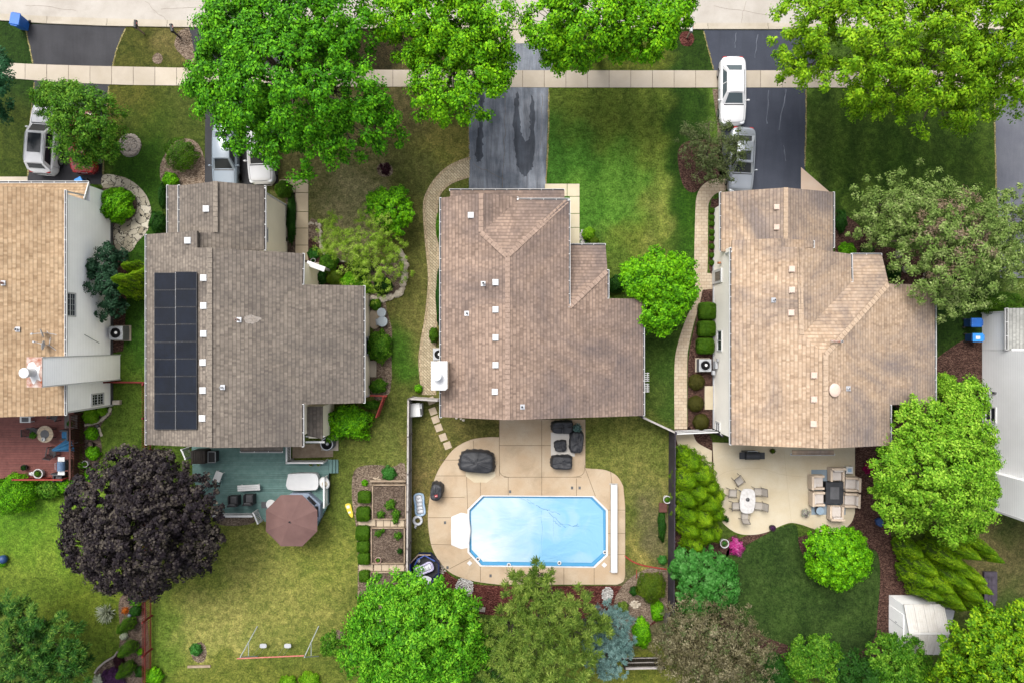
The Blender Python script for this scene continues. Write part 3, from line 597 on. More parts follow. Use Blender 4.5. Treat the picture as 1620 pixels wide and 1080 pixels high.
A.wall([(-28.1,10.35),(-28.1,9.28),(-43.8,9.28),(-43.8,10.35)], 2.55, m['sidA'])
A.roof3([V((-28.12,10.5,2.7)), V((-28.12,9.3,3.2)), V((-44,9.3,3.2)), V((-44,10.5,2.7))], 'y')
A.gutter([V((-44,10.56,2.72)), V((-28.1,10.56,2.72))]); A.gutter([V((-27.92,9.45,5.32)), V((-27.92,-4.6,5.32))], .12)
trim(A, 'rake_board', V((-28.07,10.5,2.68)), V((-28.07,9.32,3.18)), .06, m['white'], .16)
trim(A, 'downspout', V((-27.98,9.4,5.2)), V((-28.03,9.55,3.3)), .09, m['white']); trim(A, 'corner_trim', V((-28.08,-4.46,0)), V((-28.08,-4.46,5.1)), .1, m['white'])
trim(A, 'foundation', V((-28.07,10.3,.12)), V((-28.07,-4.4,.12)), .06, m['dgrey'], .24)
A.window((-28.1,2.33,4.62), 1.45, 1.0, 'x+', 'glass', 'grid'); A.window((-28.1,-3.9,1.75), .75, 1.3, 'x+', 'glass', 'grid')
trim(A, 'cable', V((-28.06,.45,3.2)), V((-28.06,-.1,1.6)), .03, m['lgrey'])
k = MB(); k.box((-27.96,-1.79,4.0), (.82,1.68,8.0)); ch = k.build('chimney', m['sidA'], A.r)
k = MB(); k.box((-27.96,-1.79,8.02), (.9,1.76,.05)); k.build('chimney_cap', m['rust'], ch)
k = MB(); k.lathe([(.26,0),(.2,.5),(.2,.55),(.29,.56),(.29,.75),(.1,.82),(.001,.83)], (-28.05,-1.8,8.04), 18); k.build('flue', m['whiteplastic'], ch)
k = MB(); splash = smoothpoly([(-28.3,-1.3),(-28.0,-1.2),(-27.8,-1.5),(-27.6,-1.4),(-27.7,-1.9),(-27.58,-2.3),(-27.8,-2.2),(-28.0,-2.5),(-28.2,-2.1),(-28.35,-1.7)], 3)
k.prism(splash, 8.045, 8.052); k.build('cap_patch', m['white'], ch)
for y in (-.93,-2.65): trim(A, 'chimney_trim', V((-27.53,y,0)), V((-27.53,y,8.0)), .07, m['white'])
A.pipe(5, 448, pA, .5, .08, True, m['rust'])
A.pipe(28, 521, pA, .2, .09, True, m['galv'])
# ---------------------------------------------------------------- house B
B = House('house', 'beige house with taupe shingle roof carrying the black solar panels and a green deck behind', 'house', 'B', (-16,2,0))
xr = -17.97; zr = 7.4
BL = (zr-.4*xr, .4, 0); BR = (zr+.4*xr, -.4, 0)        # left and right slopes
B.roof([(232,371),(312,365),(312,392),(332,392),(332,707),(232,703)], BL, 'x')
B.roof([(332,392),(480,401),(478,450),(575,452),(575,637),(478,639),(478,706),(332,708)], BR, 'x')
B.cap(PL(332,392,BL), PL(332,707,BL))
xw = -18.15; zw = 6.37; WL = (zw-.4*xw, .4, 0); WR = (zw+.4*xw, -.4, 0)
B.roof([(284,294),(341,287),(341,368),(284,371)], WL, 'x'); B.roof([(341,287),(418,294),(418,396),(312,392),(312,368),(341,368)], WR, 'x'); B.cap(PL(341,287,WL), PL(341,368,WL))
low = (3.0-.15*(-21.5), .15, 0); B.roof([(266,293),(296,293),(296,369),(266,369)], low, 'x')
B.gutter([PL(265,293,low), PL(265,370,low)]); B.gutter([PL(283,293,WL), PL(283,371,WL)]); B.gutter([PL(231,371,BL), PL(231,703,BL)]); B.gutter([PL(419,294,WR), PL(419,396,WR)])
B.gutter([PL(480,401,BR), PL(479,450,BR)]); B.gutter([PL(576,452,BR), PL(576,637,BR)]); B.gutter([PL(479,639,BR), PL(479,706,BR)])
B.wall([(-22.5,6.6),(-22.5,-6.0),(xr,-6.0),(-13.4,-6.0),(-13.4,5.1),(xr,5.3),(-19.0,5.4),(-19.2,6.5)], lambda x, y: min(BL[0]+.4*x, BR[0]-.4*x)-.05, m['sidB'])
B.wall([(-13.5,-3.75),(-10.0,-3.75),(-10.0,3.3),(-13.5,3.3)], lambda x, y: BR[0]-.4*x, m['sidB'])
B.wall([(-20.6,9.5),(-20.6,5.5),(-15.8,5.2),(-15.8,9.5),(xw,9.55)], lambda x, y: min(WL[0]+.4*x, WR[0]-.4*x), m['sidB'])
B.wall([(-22.6,10.0),(-22.6,6.6),(-20.5,6.6),(-20.5,10.0)], 2.75, m['sidB'])
B.window((-15.8,6.85,4.45), .85, 1.0, 'x+'); B.window((-10.0,-.3,1.35), 1.2, 1.5, 'x+')
trim(B, 'corner_trim', V((-15.78,9.5,0)), V((-15.78,9.5,5.2)), .1, m['white']); trim(B, 'corner_trim', V((-9.98,-3.75,0)), V((-9.98,-3.75,4.0)), .1, m['white'])
trim(B, 'downspout', V((-15.45,9.6,5.3)), V((-15.7,9.3,4.6)), .09, m['white'])
# entry canopy and its post, by the front step
k = MB(); k.box((-12.95,4.95,2.9), (1.25,.34,.14), R(-20)); k.build('porch_beam', m['white'], B.r); k = MB(); k.box((-12.75,4.95,1.4), (.14,.14,2.8)); k.build('porch_post', m['white'], B.r)
k = MB(); k.box(P(496,428,.08), (1.2,1.1,.16)); k.build('doorstep', m['walk'], B.r)
# chimney chase on the rear side with its own small roof
k = MB(); k.box((-12.95,-5.3,1.5), (.9,2.1,3.0)); k.build('bump_out', m['sidB'], B.r)
B.roof3([V((-13.35,-4.25,3.45)), V((-13.35,-6.15,3.45)), V((-12.48,-6.4,3.05)), V((-12.48,-4.25,3.05))], 'x', .12)
k = MB(); k.box((-13.0,-6.62,2.9), (1.25,.12,.14)); k.box((-13.0,-6.25,2.9), (1.25,.08,.1)); k.build('eave_trim', m['white'], B.r)
lowB = (4.2+.3*6.2, 0, .3); B.roof([(380,705),(447,705),(447,713),(380,713)], lowB, 'y', .12); B.gutter([PL(447,714,lowB), PL(380,714,lowB)], .1)
B.vent([(327,331)], WL); B.vent([(298,381),(323,440),(323,484),(323,528),(322,573),(322,617),(321,661)], BL)
B.pipe(378, 506, BR, .5, .07, True, m['rust']); B.pipe(352, 612, BR, .35, .06)
st_ = (BR[0]+.012, BR[1], 0); k = MB(); k.slab([PL(x+random.uniform(-.8,.8),y+random.uniform(-.8,.8),st_) for x,y in smoothpoly([(386,503),(393,499),(404,500),(413,503),(409,508),(398,512),(389,510)], 4)], .01); k.build('pale_stain', M('pale_roof_stain', C(172,164,156), C(150,138,126), 4, .9, .2, fine=.3, fs=12), B.r)
# solar array, 2 x 9 modules on rails
sol = thing('solar_array', 'black solar array of two columns of panels on the taupe shingle roof', 'solar panels', PL(278,555,BL))
pvm = NT('photovoltaic'); p = pvm.pos(); br = pvm.n('TexBrick', {'Vector': p, 'Color1': (.002,.003,.006,1), 'Color2': (.003,.0045,.009,1), 'Mortar': (.004,.006,.011,1), 'Scale': 1.0, 'Mortar Size': .006, 'Brick Width': .17, 'Row Height': .17}, offset=0.0)
pv = pvm.fin(pvm.bright(br.outputs['Color'], pvm.mapr(pvm.noise(p, .6, 3), .3, .7, .7, 1.4)), .35, spec=.18)
up = (BL[0]+.13, BL[1], 0); ysep = [431.5,459,486.8,513.8,541.2,568,595.2,622.4,650,679]
for i in range(9):
    for x0, x1 in ((244.5,277.3),(278.3,311.3)):
        d = -1.2*(1 if x0 > 260 else 0)*(1-i/9)*1.2
        pts = [PL(x0,ysep[i]+.5+d,up), PL(x1,ysep[i]+.5+d,up), PL(x1,ysep[i+1]-.5+d,up), PL(x0,ysep[i+1]-.5+d,up)]
        k = MB(); k.slab(pts, .05); o = k.build('solar_panel', pv, sol); e = MB()
        for a, b in zip(pts, pts[1:]+pts[:1]): e.bar(a+V((0,0,-.01)), b+V((0,0,-.01)), .03, .05)
        e.build('panel_frame', m['blackmetal'], o)
k = MB()
for x in (254,268,288,302): k.bar(PL(x,433,(BL[0]+.06,.4,0)), PL(x,678,(BL[0]+.06,.4,0)), .04)
k.bar(PL(277.8,431,(BL[0]+.12,.4,0)), PL(277.8,679,(BL[0]+.12,.4,0)), .045, .03); k.build('mounting_rail', m['grey'], sol)
# ---------------------------------------------------------------- house C
Ch = House('house', 'central house with rosy brown hip roof between the worn asphalt driveway and the swimming pool', 'house', 'C', (1.5,2,0))
L_ = (5.3+.4*4.43, .4, 0); R_ = (6.97-.4*.26, -.4, 0); F_ = (6.97+.42*5.09, 0, -.42); G_ = (6.31-.4*1.9, -.4, 0); E_ = (4.43+.42*4.5, 0, -.42); Sg = (2.7+.42*10.0, 0, -.42)
Ch.roof([(698,313),(761,306),(761,368),(802,406),(803,664),(698,659)], L_, 'x'); Ch.roof([(761,306),(761,368),(821,316),(821,312)], G_, 'x'); Ch.roof([(761,368),(821,316),(897,317),(802,406)], F_, 'y')
Ch.roof([(802,406),(897,317),(900,318),(900,487),(961,428),(961,472),(1017,473),(1018,657),(803,664)], R_, 'x'); Ch.roof([(897,388),(958,388),(961,428),(900,488),(897,488)], E_, 'y'); Ch.roof([(712,301),(893,301),(893,322),(712,326)], Sg, 'y')
Ch.cap(PL(803,407,L_), PL(803,664,L_)); Ch.cap(PL(761,306,L_), PL(761,368,L_)); Ch.cap(PL(761,368,F_), PL(802,406,F_)); Ch.cap(PL(802,406,F_), PL(897,318,F_)); Ch.cap(PL(901,486,E_), PL(960,429,E_))
Ch.gutter([PL(697,313,L_), PL(697,660,L_)]); Ch.gutter([PL(711,300.5,Sg), PL(893,300.5,Sg)]); Ch.gutter([PL(820,315.5,F_), PL(900,315.5,F_), PL(900.5,318,R_), PL(900.5,486,R_)]); Ch.gutter([PL(902,387,E_), PL(958,387,E_)]); Ch.gutter([PL(962,427,R_), PL(962,472,R_)]); Ch.gutter([PL(1018,473,R_), PL(1018.5,657,R_)])
trim(Ch, 'downspout', PL(819,312,F_), PL(819,317,F_), .09, m['white'])
zC = lambda x, y: min(L_[0]+.4*x, R_[0]-.4*x, max(F_[0]-.42*y, 6.31-.4*abs(x+1.9) if y > 6 else 0))
Ch.wall([(-4.2,8.6),(-4.2,-4.5),(-.26,-4.5),(3.4,-4.5),(3.4,5.2),(3.35,8.5),(.4,8.55),(-1.9,8.7)], zC, m['sidC'])
Ch.wall([(3.3,2.6),(3.3,-4.35),(8.3,-4.35),(8.3,2.6)], lambda x, y: R_[0]-.4*x, m['sidC']); Ch.wall([(3.35,4.9),(3.35,2.5),(5.7,2.5),(5.7,4.9)], lambda x, y: min(E_[0]-.42*y, R_[0]-.4*x), m['sidC'])
Ch.wall([(-4.0,9.8),(-4.0,8.5),(3.3,8.5),(3.3,9.8)], 2.6, m['sidC']); k = MB(); k.box((5.9,6.0,1.75), (.16,.16,3.5)); k.build('porch_post', m['white'], Ch.r)
k = MB(); k.box((-.35,9.82,1.15), (5.4,.06,2.2)); k.build('garage_door', m['white'], Ch.r)
Ch.window((1.5,-4.5,1.3), 1.8, 2.0, 'y-'); Ch.window((6,-4.35,1.4), 1.2, 1.2, 'y-'); Ch.window((8.3,-1,1.5), 1.0, 1.2, 'x+'); Ch.window((-4.2,4,4.0), 1.0, 1.2, 'x-')
Ch.vent([(745,341)], L_, .38); Ch.vent([(784,447),(784,490),(784,534),(784,577),(783,619)], L_, .38)
Ch.pipe(765, 449, L_, .5, .09); Ch.pipe(739, 496, L_, .25, .06, True, m['dgrey']); Ch.pipe(826, 643, R_, .25, .06, True, m['dgrey'])
# chimney: a chase on the left wall with a flat white metal top
zc = 7.0; x0, x1 = (682-810)/sm(zc), (708-810)/sm(zc); y0, y1 = (540-617)/sm(zc), (540-571)/sm(zc)
k = MB(); k.prism([(x0+.05,y0+.05),(x1-.05,y0+.05),(x1-.05,y1-.05),(x0+.05,y1-.05)], 0, zc); ch = k.build('chimney', m['sidC'], Ch.r)
k = MB(); k.prism([(x0,y0),(x1-.12,y0),(x1,y0+.14),(x1,y1),(x0,y1)], zc-.04, zc+.05); k.build('chimney_cap', m['whiteplastic'], ch, bevel=.02)
k = MB(); k.lathe([(.2,0),(.2,.35),(.28,.36),(.28,.52),(.24,.56),(.001,.57)], ((694-810)/sm(zc)-.05,(540-594)/sm(zc),zc+.05), 20); k.build('flue', m['lamp'], ch)
cr = (L_[0]+.05, .4, 0); k = MB(); k.slab([PL(x,y,cr) for x,y in ((707,578),(722,588),(723,598),(708,607))], .04); k.build('cricket', SH['C']['cap'], Ch.r)
# ---------------------------------------------------------------- house D
D = House('house', 'cream sided house with peach shingle roof between the boxwood hedge and the patio', 'house', 'D', (20,1,0))
DL = (5.3-.4*13.72, .4, 0); DU = (6.8+.4*17.5, -.4, 0); DR = (7.29+.4*18.7, -.4, 0); DS = (6.37+.4*16.4, -.4, 0); DE = (5.33+.44*3.65, 0, -.44)
D.roof([(1157,400),(1159,380),(1234,377),(1234,391),(1264,391),(1268,530),(1306,561),(1306,709),(1157,703)], DL, 'x')
D.roof([(1234,377),(1287,381),(1287,392),(1234,392)], DS, 'x'); D.roof([(1264,391),(1346,402),(1347,446),(1268,530)], DU, 'x')
D.roof([(1344,403),(1395,403),(1406,449),(1328,532),(1306,561),(1268,530),(1344,449)], DE, 'y')
D.roof([(1406,449),(1479,451),(1479,638),(1408,640),(1408,704),(1306,709),(1306,561),(1328,532)], DR, 'x')
GL = (2.7-.4*13.9, .4, 0); GR = (4.18+.4*17.6, -.4, 0)
D.roof([(1141,304),(1243,297),(1243,398),(1141,398)], GL, 'x'); D.roof([(1243,297),(1318,304),(1318,398),(1243,398)], GR, 'x')
D.cap(PL(1243,297,GL), PL(1243,384,GL)); D.cap(PL(1265,391,DL), PL(1268,530,DL)); D.cap(PL(1306,561,DL), PL(1306,709,DL)); D.cap(PL(1306,561,DR), PL(1405,450,DR))
D.gutter([PL(1140,304,GL), PL(1140,398,GL)]); D.gutter([PL(1319,304,GR), PL(1319,392,GR)]); D.gutter([PL(1156,392,DL), PL(1156,703,DL)]); D.gutter([PL(1347,402,DU), PL(1348,446,DU)]); D.gutter([PL(1347,402.5,DE), PL(1395,402.5,DE)]); D.gutter([PL(1480,451,DR), PL(1480,638,DR)]); D.gutter([PL(1409,640,DR), PL(1409,704,DR)]); D.gutter([PL(1287.5,381,DS), PL(1287.5,392,DS)], .1)
trim(D, 'downspout', PL(1148,402,GL), PL(1158,398,DL), .09, m['white'])
zD = lambda x, y: min(DL[0]+.4*x, DR[0]-.4*x if y < -.5 else DU[0]-.4*x)
D.wall([(14.15,6.1),(14.15,-6.2),(18.7,-6.3),(23.9,-6.2),(23.9,-.6)], lambda x, y: min(DL[0]+.4*x, DR[0]-.4*x)-.05 if y < 0 else 4.9, m['sidD'])
D.wall([(14.2,6.0),(14.2,0),(17.5,0),(20.9,0),(20.9,5.2),(17.5,5.5)], lambda x, y: min(DL[0]+.4*x, DU[0]-.4*x)-.05 if y > 1 else 4.0, m['sidD'])
D.wall([(20.9,3.2),(20.9,-3.8),(27.2,-3.8),(27.2,3.2)], lambda x, y: min(DR[0]-.4*x, DE[0]-.44*y-.1), m['sidD'])
D.wall([(14.2,9.3),(14.2,5.7),(21.0,5.7),(21.0,9.3),(17.6,9.4)], lambda x, y: min(GL[0]+.4*x, GR[0]-.4*x), m['sidD'])
D.wall([(21.0,4.8),(21.0,3.1),(23.6,3.1),(23.6,4.8)], lambda x, y: DE[0]-.44*y-.1, m['sidD'])
trim(D, 'foundation', V((14.12,6,.1)), V((14.12,-6.1,.1)), .06, m['lgrey'], .2)
k = MB(); k.box((14.1,4.45,1.05), (.08,.95,2.1)); dr = k.build('door', m['white'], D.r); k = MB(); k.box((14.05,4.45,1.35), (.03,.6,1.1)); k.build('pane', m['glass'], dr)
k = MB(); k.box((14.0,5.3,1.9), (.2,.16,.26), 0, .7); k.build('wall_lamp', M('copper', C(190,120,80), rough=.4), D.r)
D.window((14.15,.05,1.55), 1.35, 1.0, 'x-', 'glass', False); D.window((14.15,-5.85,1.15), .65, .9, 'x-'); k = MB(); k.bar(V((14.1,.05,1.1)), V((14.1,.05,2.0)), .05); k.build('mullion', m['white'], D.r)
k = MB(); k.box((20.5,9.36,1.2), (.1,.1,2.4)); k.build('corner_trim', m['white'], D.r); k = MB(); k.box((17.4,9.36,1.1), (5.2,.06,2.1)); k.build('garage_door', m['white'], D.r)
k = MB(); k.box((14.0,-1.6,1.0), (.16,.5,.6)); k.box((13.95,-2.15,.7), (.2,.3,.3)); k.box((14.0,-1.25,1.5), (.1,.16,.24)); k.build('electric_meter', m['lgrey'], D.r)
k = MB(); k.prism(g2([(1114,610),(1130,610),(1130,647),(1114,647)]), 0, .16); k.build('side_step', m['patio'], D.r)
vd = M('pinkish_vent', C(228,200,182), C(236,212,196), rough=.5)
D.vent([(1228,328),(1228,360)], GL, .36, vd); D.vent([(1252,426),(1252,459),(1251,495)], DL, .38, vd); D.vent([(1287,593),(1287,631),(1286,670)], DL, .38, vd)
D.pipe(1224, 475, DL, .3, .06, True, m['lgrey']); D.pipe(1328, 540, DR, .35, .07, False); D.pipe(1341, 614, DR, .25, .06)
k = MB(); k.bar(PL(1312,539,DR)+V((0,0,.2)), PL(1326,540,DR)+V((0,0,.22)), .1); k.build('rusty_pipe', m['rust'], D.r)
p = PL(1318,616,DR); k = MB(); k.lathe([(.2,0),(.2,.16),(.34,.17),(.33,.25),(.2,.31),(.001,.33)], p, 20, 1, 1.2); k.build('turbine_vent', vd, D.r)
k = MB(); k.box(((1286-810)/sm(2.9),(540-715)/sm(2.9),2.9), (2.75,.3,.05)); lo = k.build('door_canopy', SH['D']['y'], D.r); q = V(((1286-810)/sm(2.9),(540-718.5)/sm(2.9),2.9)); D.gutter([q-V((1.45,0,0)), q+V((1.45,0,0))], .1)
D.window((18.5,-6.22,1.15), 2.0, 2.0, 'y-'); D.window((27.2,-2,1.4), 1.1, 1.2, 'x+')
# ---------------------------------------------------------------- house E
E = House('house', 'light grey sided house with ash grey garage roof cut off by the right edge', 'house', 'E', (37,-4,0))
E.wall([(33.05,-.6),(33.05,-11.4),(42,-11.4),(42,-.6)], 5.4, m['sidE'])
E.roof3([V((32.9,-.4,5.4)),V((32.9,-11.6,5.4)),V((37.5,-11.6,7.2)),V((37.5,-.4,7.2))], 'x'); E.roof3([V((42.1,-.4,5.4)),V((42.1,-11.6,5.4)),V((37.5,-11.6,7.2)),V((37.5,-.4,7.2))], 'x')
E.wall([(33.05,2.0),(33.05,-.62),(40,-.62),(40,2.0)], 2.5, m['sidE'])
E.roof3([V((32.95,2.2,2.6)),V((32.95,-.58,2.6)),V((40.1,-.58,3.9)),V((40.1,2.2,3.9))], 'x'); E.gutter([V((32.9,2.2,2.62)), V((32.9,-.55,2.62))], .18); trim(E, 'roof_edge_trim', V((33.1,-.55,2.72)), V((40,-.55,3.96)), .14, m['white'])
k = MB(); k.box((32.8,-10.1,2.7), (.6,2.5,5.4)); k.build('bay', m['sidE'], E.r)
trim(E, 'corner_trim', V((32.52,-11.36,0)), V((32.52,-11.36,5.3)), .12, m['white']); trim(E, 'corner_trim', V((33.02,1.98,0)), V((33.02,1.98,2.5)), .1, m['white'])
k = MB(); k.box((33.0,-3.5,1.3), (.16,.12,.3)); k.build('wall_tap', m['dgrey'], E.r); E.window((33.05,-5.0,.9), 1.0, 1.0, 'x-')
# ================================================================= VEGETATION
def leaves_mesh(name, c, nrm, tan, size, asp, mat, parent=None, fold=.18):
    n = len(c); nrm = nrm/np.linalg.norm(nrm, axis=1, keepdims=True)
    tan = tan - nrm*(tan*nrm).sum(1, keepdims=True); tan /= np.linalg.norm(tan, axis=1, keepdims=True)+1e-9
    bi = np.cross(nrm, tan); s = size[:,None]
    v = np.stack([c-tan*s*.5, c+bi*s*asp*.5+nrm*s*fold*.5, c+tan*s*.5-nrm*s*fold*.3, c-bi*s*asp*.5+nrm*s*fold*.5], 1).reshape(-1,3)
    if parent: v = v - np.array(OFF[parent.name])
    me = bpy.data.meshes.new(name); me.vertices.add(4*n); me.vertices.foreach_set('co', v.ravel().astype(np.float32))
    me.loops.add(4*n); me.loops.foreach_set('vertex_index', np.arange(4*n, dtype=np.int32)); me.polygons.add(n)
    me.polygons.foreach_set('loop_start', np.arange(0, 4*n, 4, dtype=np.int32)); me.update(calc_edges=True)
    return link_mesh(name, me, mat, parent)
def rdir(n): d = RNG.normal(size=(n,3)); return d/np.linalg.norm(d, axis=1, keepdims=True)
def crown_leaves(lobes, ncl, clr, per, leaf, asp=.6, mode='broad', inner=.25, flat=.7, zmin=-.35, droop=0, rag=.12):
    """lobes: (x,y,z,rx,ry,rz) metres. Leaf clusters sit on the lobes' shells, a few inside."""
    L = np.array(lobes); w = L[:,3]*L[:,4]; w = w/w.sum(); li = RNG.choice(len(L), ncl*2, p=w); d = rdir(ncl*2)
    d[:,2] = np.where(d[:,2] < zmin, -d[:,2], d[:,2])
    r = np.where(RNG.random(ncl*2) < inner, RNG.uniform(.3,.8,ncl*2), RNG.uniform(.84,1.0+rag,ncl*2))
    cc = L[li,:3]+d*L[li,3:6]*r[:,None]
    keep = np.ones(len(cc), bool)             # drop clusters buried well inside another lobe
    for j in range(len(L)):
        q = (((cc-L[j,:3])/L[j,3:6])**2).sum(1); keep &= ~((q < .38) & (li != j) & (RNG.random(len(cc)) < .8))
    cc = cc[keep][:ncl]; d = d[keep][:ncl]; ncl = len(cc)
    cs = clr*RNG.uniform(.6,1.35,ncl)
    o = rdir(ncl*per).reshape(ncl,per,3); rr = RNG.random((ncl,per,1))**.5
    if mode == 'needle': rr = RNG.uniform(.15,1,(ncl,per,1))
    out = o*rr*cs[:,None,None]; out[...,2] *= flat
    if droop: out[...,2] -= droop*np.linalg.norm(out[...,:2], axis=2)**1.5
    c = cc[:,None,:]+out
    up = np.array([0,0,1.0])
    if mode == 'needle':
        tan = o + d[:,None,:]*.4; nrm = np.broadcast_to(up, o.shape)+.5*rdir(ncl*per).reshape(ncl,per,3)
    elif mode == 'spray':                      # leaves along twigs that run outwards
        tw = d[:,None,:]*np.array([1,1,.35])+.35*rdir(ncl)[:,None,:]; tw /= np.linalg.norm(tw, axis=2, keepdims=True)
        t = RNG.uniform(-1,1,(ncl,per,1)); c = cc[:,None,:]+tw*t*cs[:,None,None]*1.25+o*cs[:,None,None]*.34
        c[...,2] -= droop*np.maximum(t[...,0],0)**2*cs[:,None]
        tan = tw+.7*o; nrm = up+.5*o
    elif mode == 'upright': tan = up+.4*o+.3*d[:,None,:]; nrm = o+.6*d[:,None,:]
    else: tan = o+.4*d[:,None,:]; nrm = .55*o+.45*up+.35*d[:,None,:]+.35*rdir(ncl*per).reshape(ncl,per,3)
    sz = leaf*RNG.uniform(.65,1.3,ncl*per)
    return c.reshape(-1,3), nrm.reshape(-1,3), np.broadcast_to(tan, c.shape).reshape(-1,3).copy(), sz, asp, cc
def lobes_px(ls, ratio=.75):
    o = []
    for l in ls:
        x, y, z, r = l[:4]; p = P(x, y, z); rm = r/sm(z); rz = rm*(l[4] if len(l) > 4 else ratio)
        o.append((p.x, p.y, z, rm, rm, rz))
    return o
def tree(name, label, cat, base, ls, mat, bark='bark', ncl=300, clr=.5, per=60, leaf=.2, asp=.6, mode='broad', trunk=.22, group=None, ratio=.75, limbs=10, **kw):
    b = P(*base); r = thing(name, label, cat, b, 0, group); lb = lobes_px(ls, ratio)
    c, nr, tn, sz, asp, cc = crown_leaves(lb, ncl, clr, per, leaf, asp, mode, **kw)
    leaves_mesh('crown', c, nr, tn, sz, asp, m[mat], r)
    k = MB(); zt = min(l[2] for l in lb); top = V((b.x*.6+.4*np.mean([l[0] for l in lb]), b.y*.6+.4*np.mean([l[1] for l in lb]), max(.4, zt*.55)))
    k.tube([b, b.lerp(top,.5)+V((.06,-.05,0)), top], [trunk*1.25, trunk, trunk*.8], 10)
    for l in lb:
        e = V(l[:3]); mid = top.lerp(e,.5)+V((random.uniform(-.2,.2),random.uniform(-.2,.2),.25)); k.tube([top-V((0,0,.15)), mid, e], [trunk*.6, trunk*.38, trunk*.14], 6)
        for _ in range(limbs):
            q = V(cc[np.argmin(((cc-np.array(l[:3])-np.array(rdir(1)[0])*l[3]*.8)**2).sum(1))]); s0 = mid.lerp(e, random.uniform(.3,1)); k.tube([s0, s0.lerp(q,.5)+V((0,0,.1)), q], [trunk*.15, trunk*.1, .008], 4)
    k.build('trunk', m[bark], r, smooth=True); return r
def dome(name, label, cat, px, py, rpx, h, mat, leaf=.09, dens=2.2, asp=.55, shape=2.0, ry=None, bump=.14, group=None, lean=None, upr=False, rz=0, zb=0):
    """a shrub: leaves spread through the skin of one uneven dome"""
    p = P(px, py, 0); zc = h*.4; rx = rpx/sm(zc); ry = (ry or rpx)/sm(zc)
    p = P(px, py, zc); n = int(dens*(2*math.pi*rx*ry+math.pi*(rx+ry)*h*.8)/(leaf*leaf*asp*.5)); n = min(n, 9000)
    d = rdir(n); d[:,2] = abs(d[:,2])*1.1-.15
    sd = d
    if shape != 2:
        sd = RNG.uniform(-1,1,(n,3)); sd[:,2] = RNG.uniform(-.6,1,n); fc = RNG.random(n); ii = np.arange(n)
        sd[fc < .5, 2] = 1; sx_ = (fc >= .5) & (fc < .75); sy_ = fc >= .75
        sd[sx_,0] = np.sign(sd[sx_,0]); sd[sy_,1] = np.sign(sd[sy_,1])
        sd = sd*(np.abs(sd).max(1)/(np.abs(sd)**shape).sum(1)**(1/shape))[:,None]; d = sd/np.linalg.norm(sd, axis=1, keepdims=True)
    ph = RNG.uniform(0,6,6)
    b = 1+bump*(np.sin(d[:,0]*5+ph[0])*np.sin(d[:,1]*6+ph[1])+.7*np.sin(d[:,0]*11+ph[2])*np.cos(d[:,1]*10+d[:,2]*6+ph[3]))
    rr = np.where(RNG.random(n) < .25, RNG.uniform(.5,.9,n), RNG.uniform(.9,1.05,n))*b
    c = sd*rr[:,None]*np.array([rx,ry,h*.62]); c[:,2] = np.maximum(c[:,2]+h*.38, .02)+zb
    if rz: ca, sa = math.cos(rz), math.sin(rz); c = np.stack([c[:,0]*ca-c[:,1]*sa, c[:,0]*sa+c[:,1]*ca, c[:,2]], 1)
    c += np.array([p.x, p.y, 0]); o = rdir(n)
    tan = (np.array([0,0,1.0])+.5*o) if upr else o; nrm = d+.5*o+np.array([0,0,.3])
    ob = leaves_mesh(name, c, nrm, tan, leaf*RNG.uniform(.6,1.3,n), asp, m[mat]); 
    ob.data.transform(Matrix.Translation((-p.x,-p.y,0))); ob.location = (p.x,p.y,0); OFF[ob.name] = V((p.x,p.y,0))
    return tag(ob, label, cat, group)
G = lambda a, b, c, t=.3, cl=.5: (C(*a), C(*b), C(*c), t, cl)
for nm, (a, b, c, t_, cl) in dict(
    maple=G((22,80,0),(76,154,6),(140,222,30),.1,.35), maple2=G((34,96,0),(104,180,4),(172,238,24),.1,.35), locust=G((60,112,0),(130,188,12),(194,236,46),.14,.4), crab=G((32,80,2),(74,132,18),(146,194,58),.15,.4), bluish=G((30,74,40),(48,104,62),(86,140,100)),
    willow=G((92,140,14),(148,190,46),(206,230,112),.2), bright=G((36,96,0),(98,174,4),(158,232,26),.1,.35), olive=G((72,104,34),(130,160,74),(196,212,136),.2), pinkish=G((130,112,84),(160,140,112),(190,168,146)), sparse=G((66,82,40),(96,112,60),(140,150,104)),
    plum=G((22,16,23),(44,36,41),(112,104,90),.08), lime=G((58,112,2),(124,184,34),(190,234,78),.14,.4), arbor=G((52,92,0),(104,150,4),(170,204,34),.15), magnolia=G((26,84,0),(84,162,18),(154,222,52),.1,.35), pine=G((44,72,14),(98,128,38),(168,188,84),.15), spruce=G((60,90,84),(104,140,134),(158,190,184),.1),
    mint=G((34,96,20),(74,148,54),(126,190,104)), brown=G((64,58,40),(116,110,76),(182,172,140),.15), darkpine=G((16,54,8),(50,104,28),(142,178,70),.12), sunny=G((34,84,0),(96,152,6),(186,222,34),.12,.4), dkgreen=G((20,58,12),(42,92,22),(78,132,44)), hedgeg=G((44,84,6),(76,120,14),(112,154,30),.2), yew=G((58,86,8),(88,118,14),(122,132,36),.2), brownyew=G((60,62,20),(82,82,28),(104,96,40),.2),
    pale=G((160,170,130),(206,214,186),(236,240,226),.2), purple=G((60,30,62),(96,56,100),(140,96,150)), pink=G((200,30,120),(226,70,170),(244,180,220)), magenta=G((120,4,60),(160,10,86),(196,40,120)), red=G((170,16,16),(210,30,24),(230,80,60)), yellow=G((200,180,10),(236,216,20),(250,236,90)), limehedge=G((78,140,4),(128,192,20),(188,226,66)), wine=G((46,20,30),(70,34,44),(100,60,66)), serv=G((28,62,42),(50,92,62),(92,132,100)), mixedf=G((110,40,70),(210,190,200),(120,160,80)), orange=G((200,90,20),(224,120,30),(240,160,60))).items():
    m[nm] = LM('leaf_'+nm, a, b, c, t_, cl)
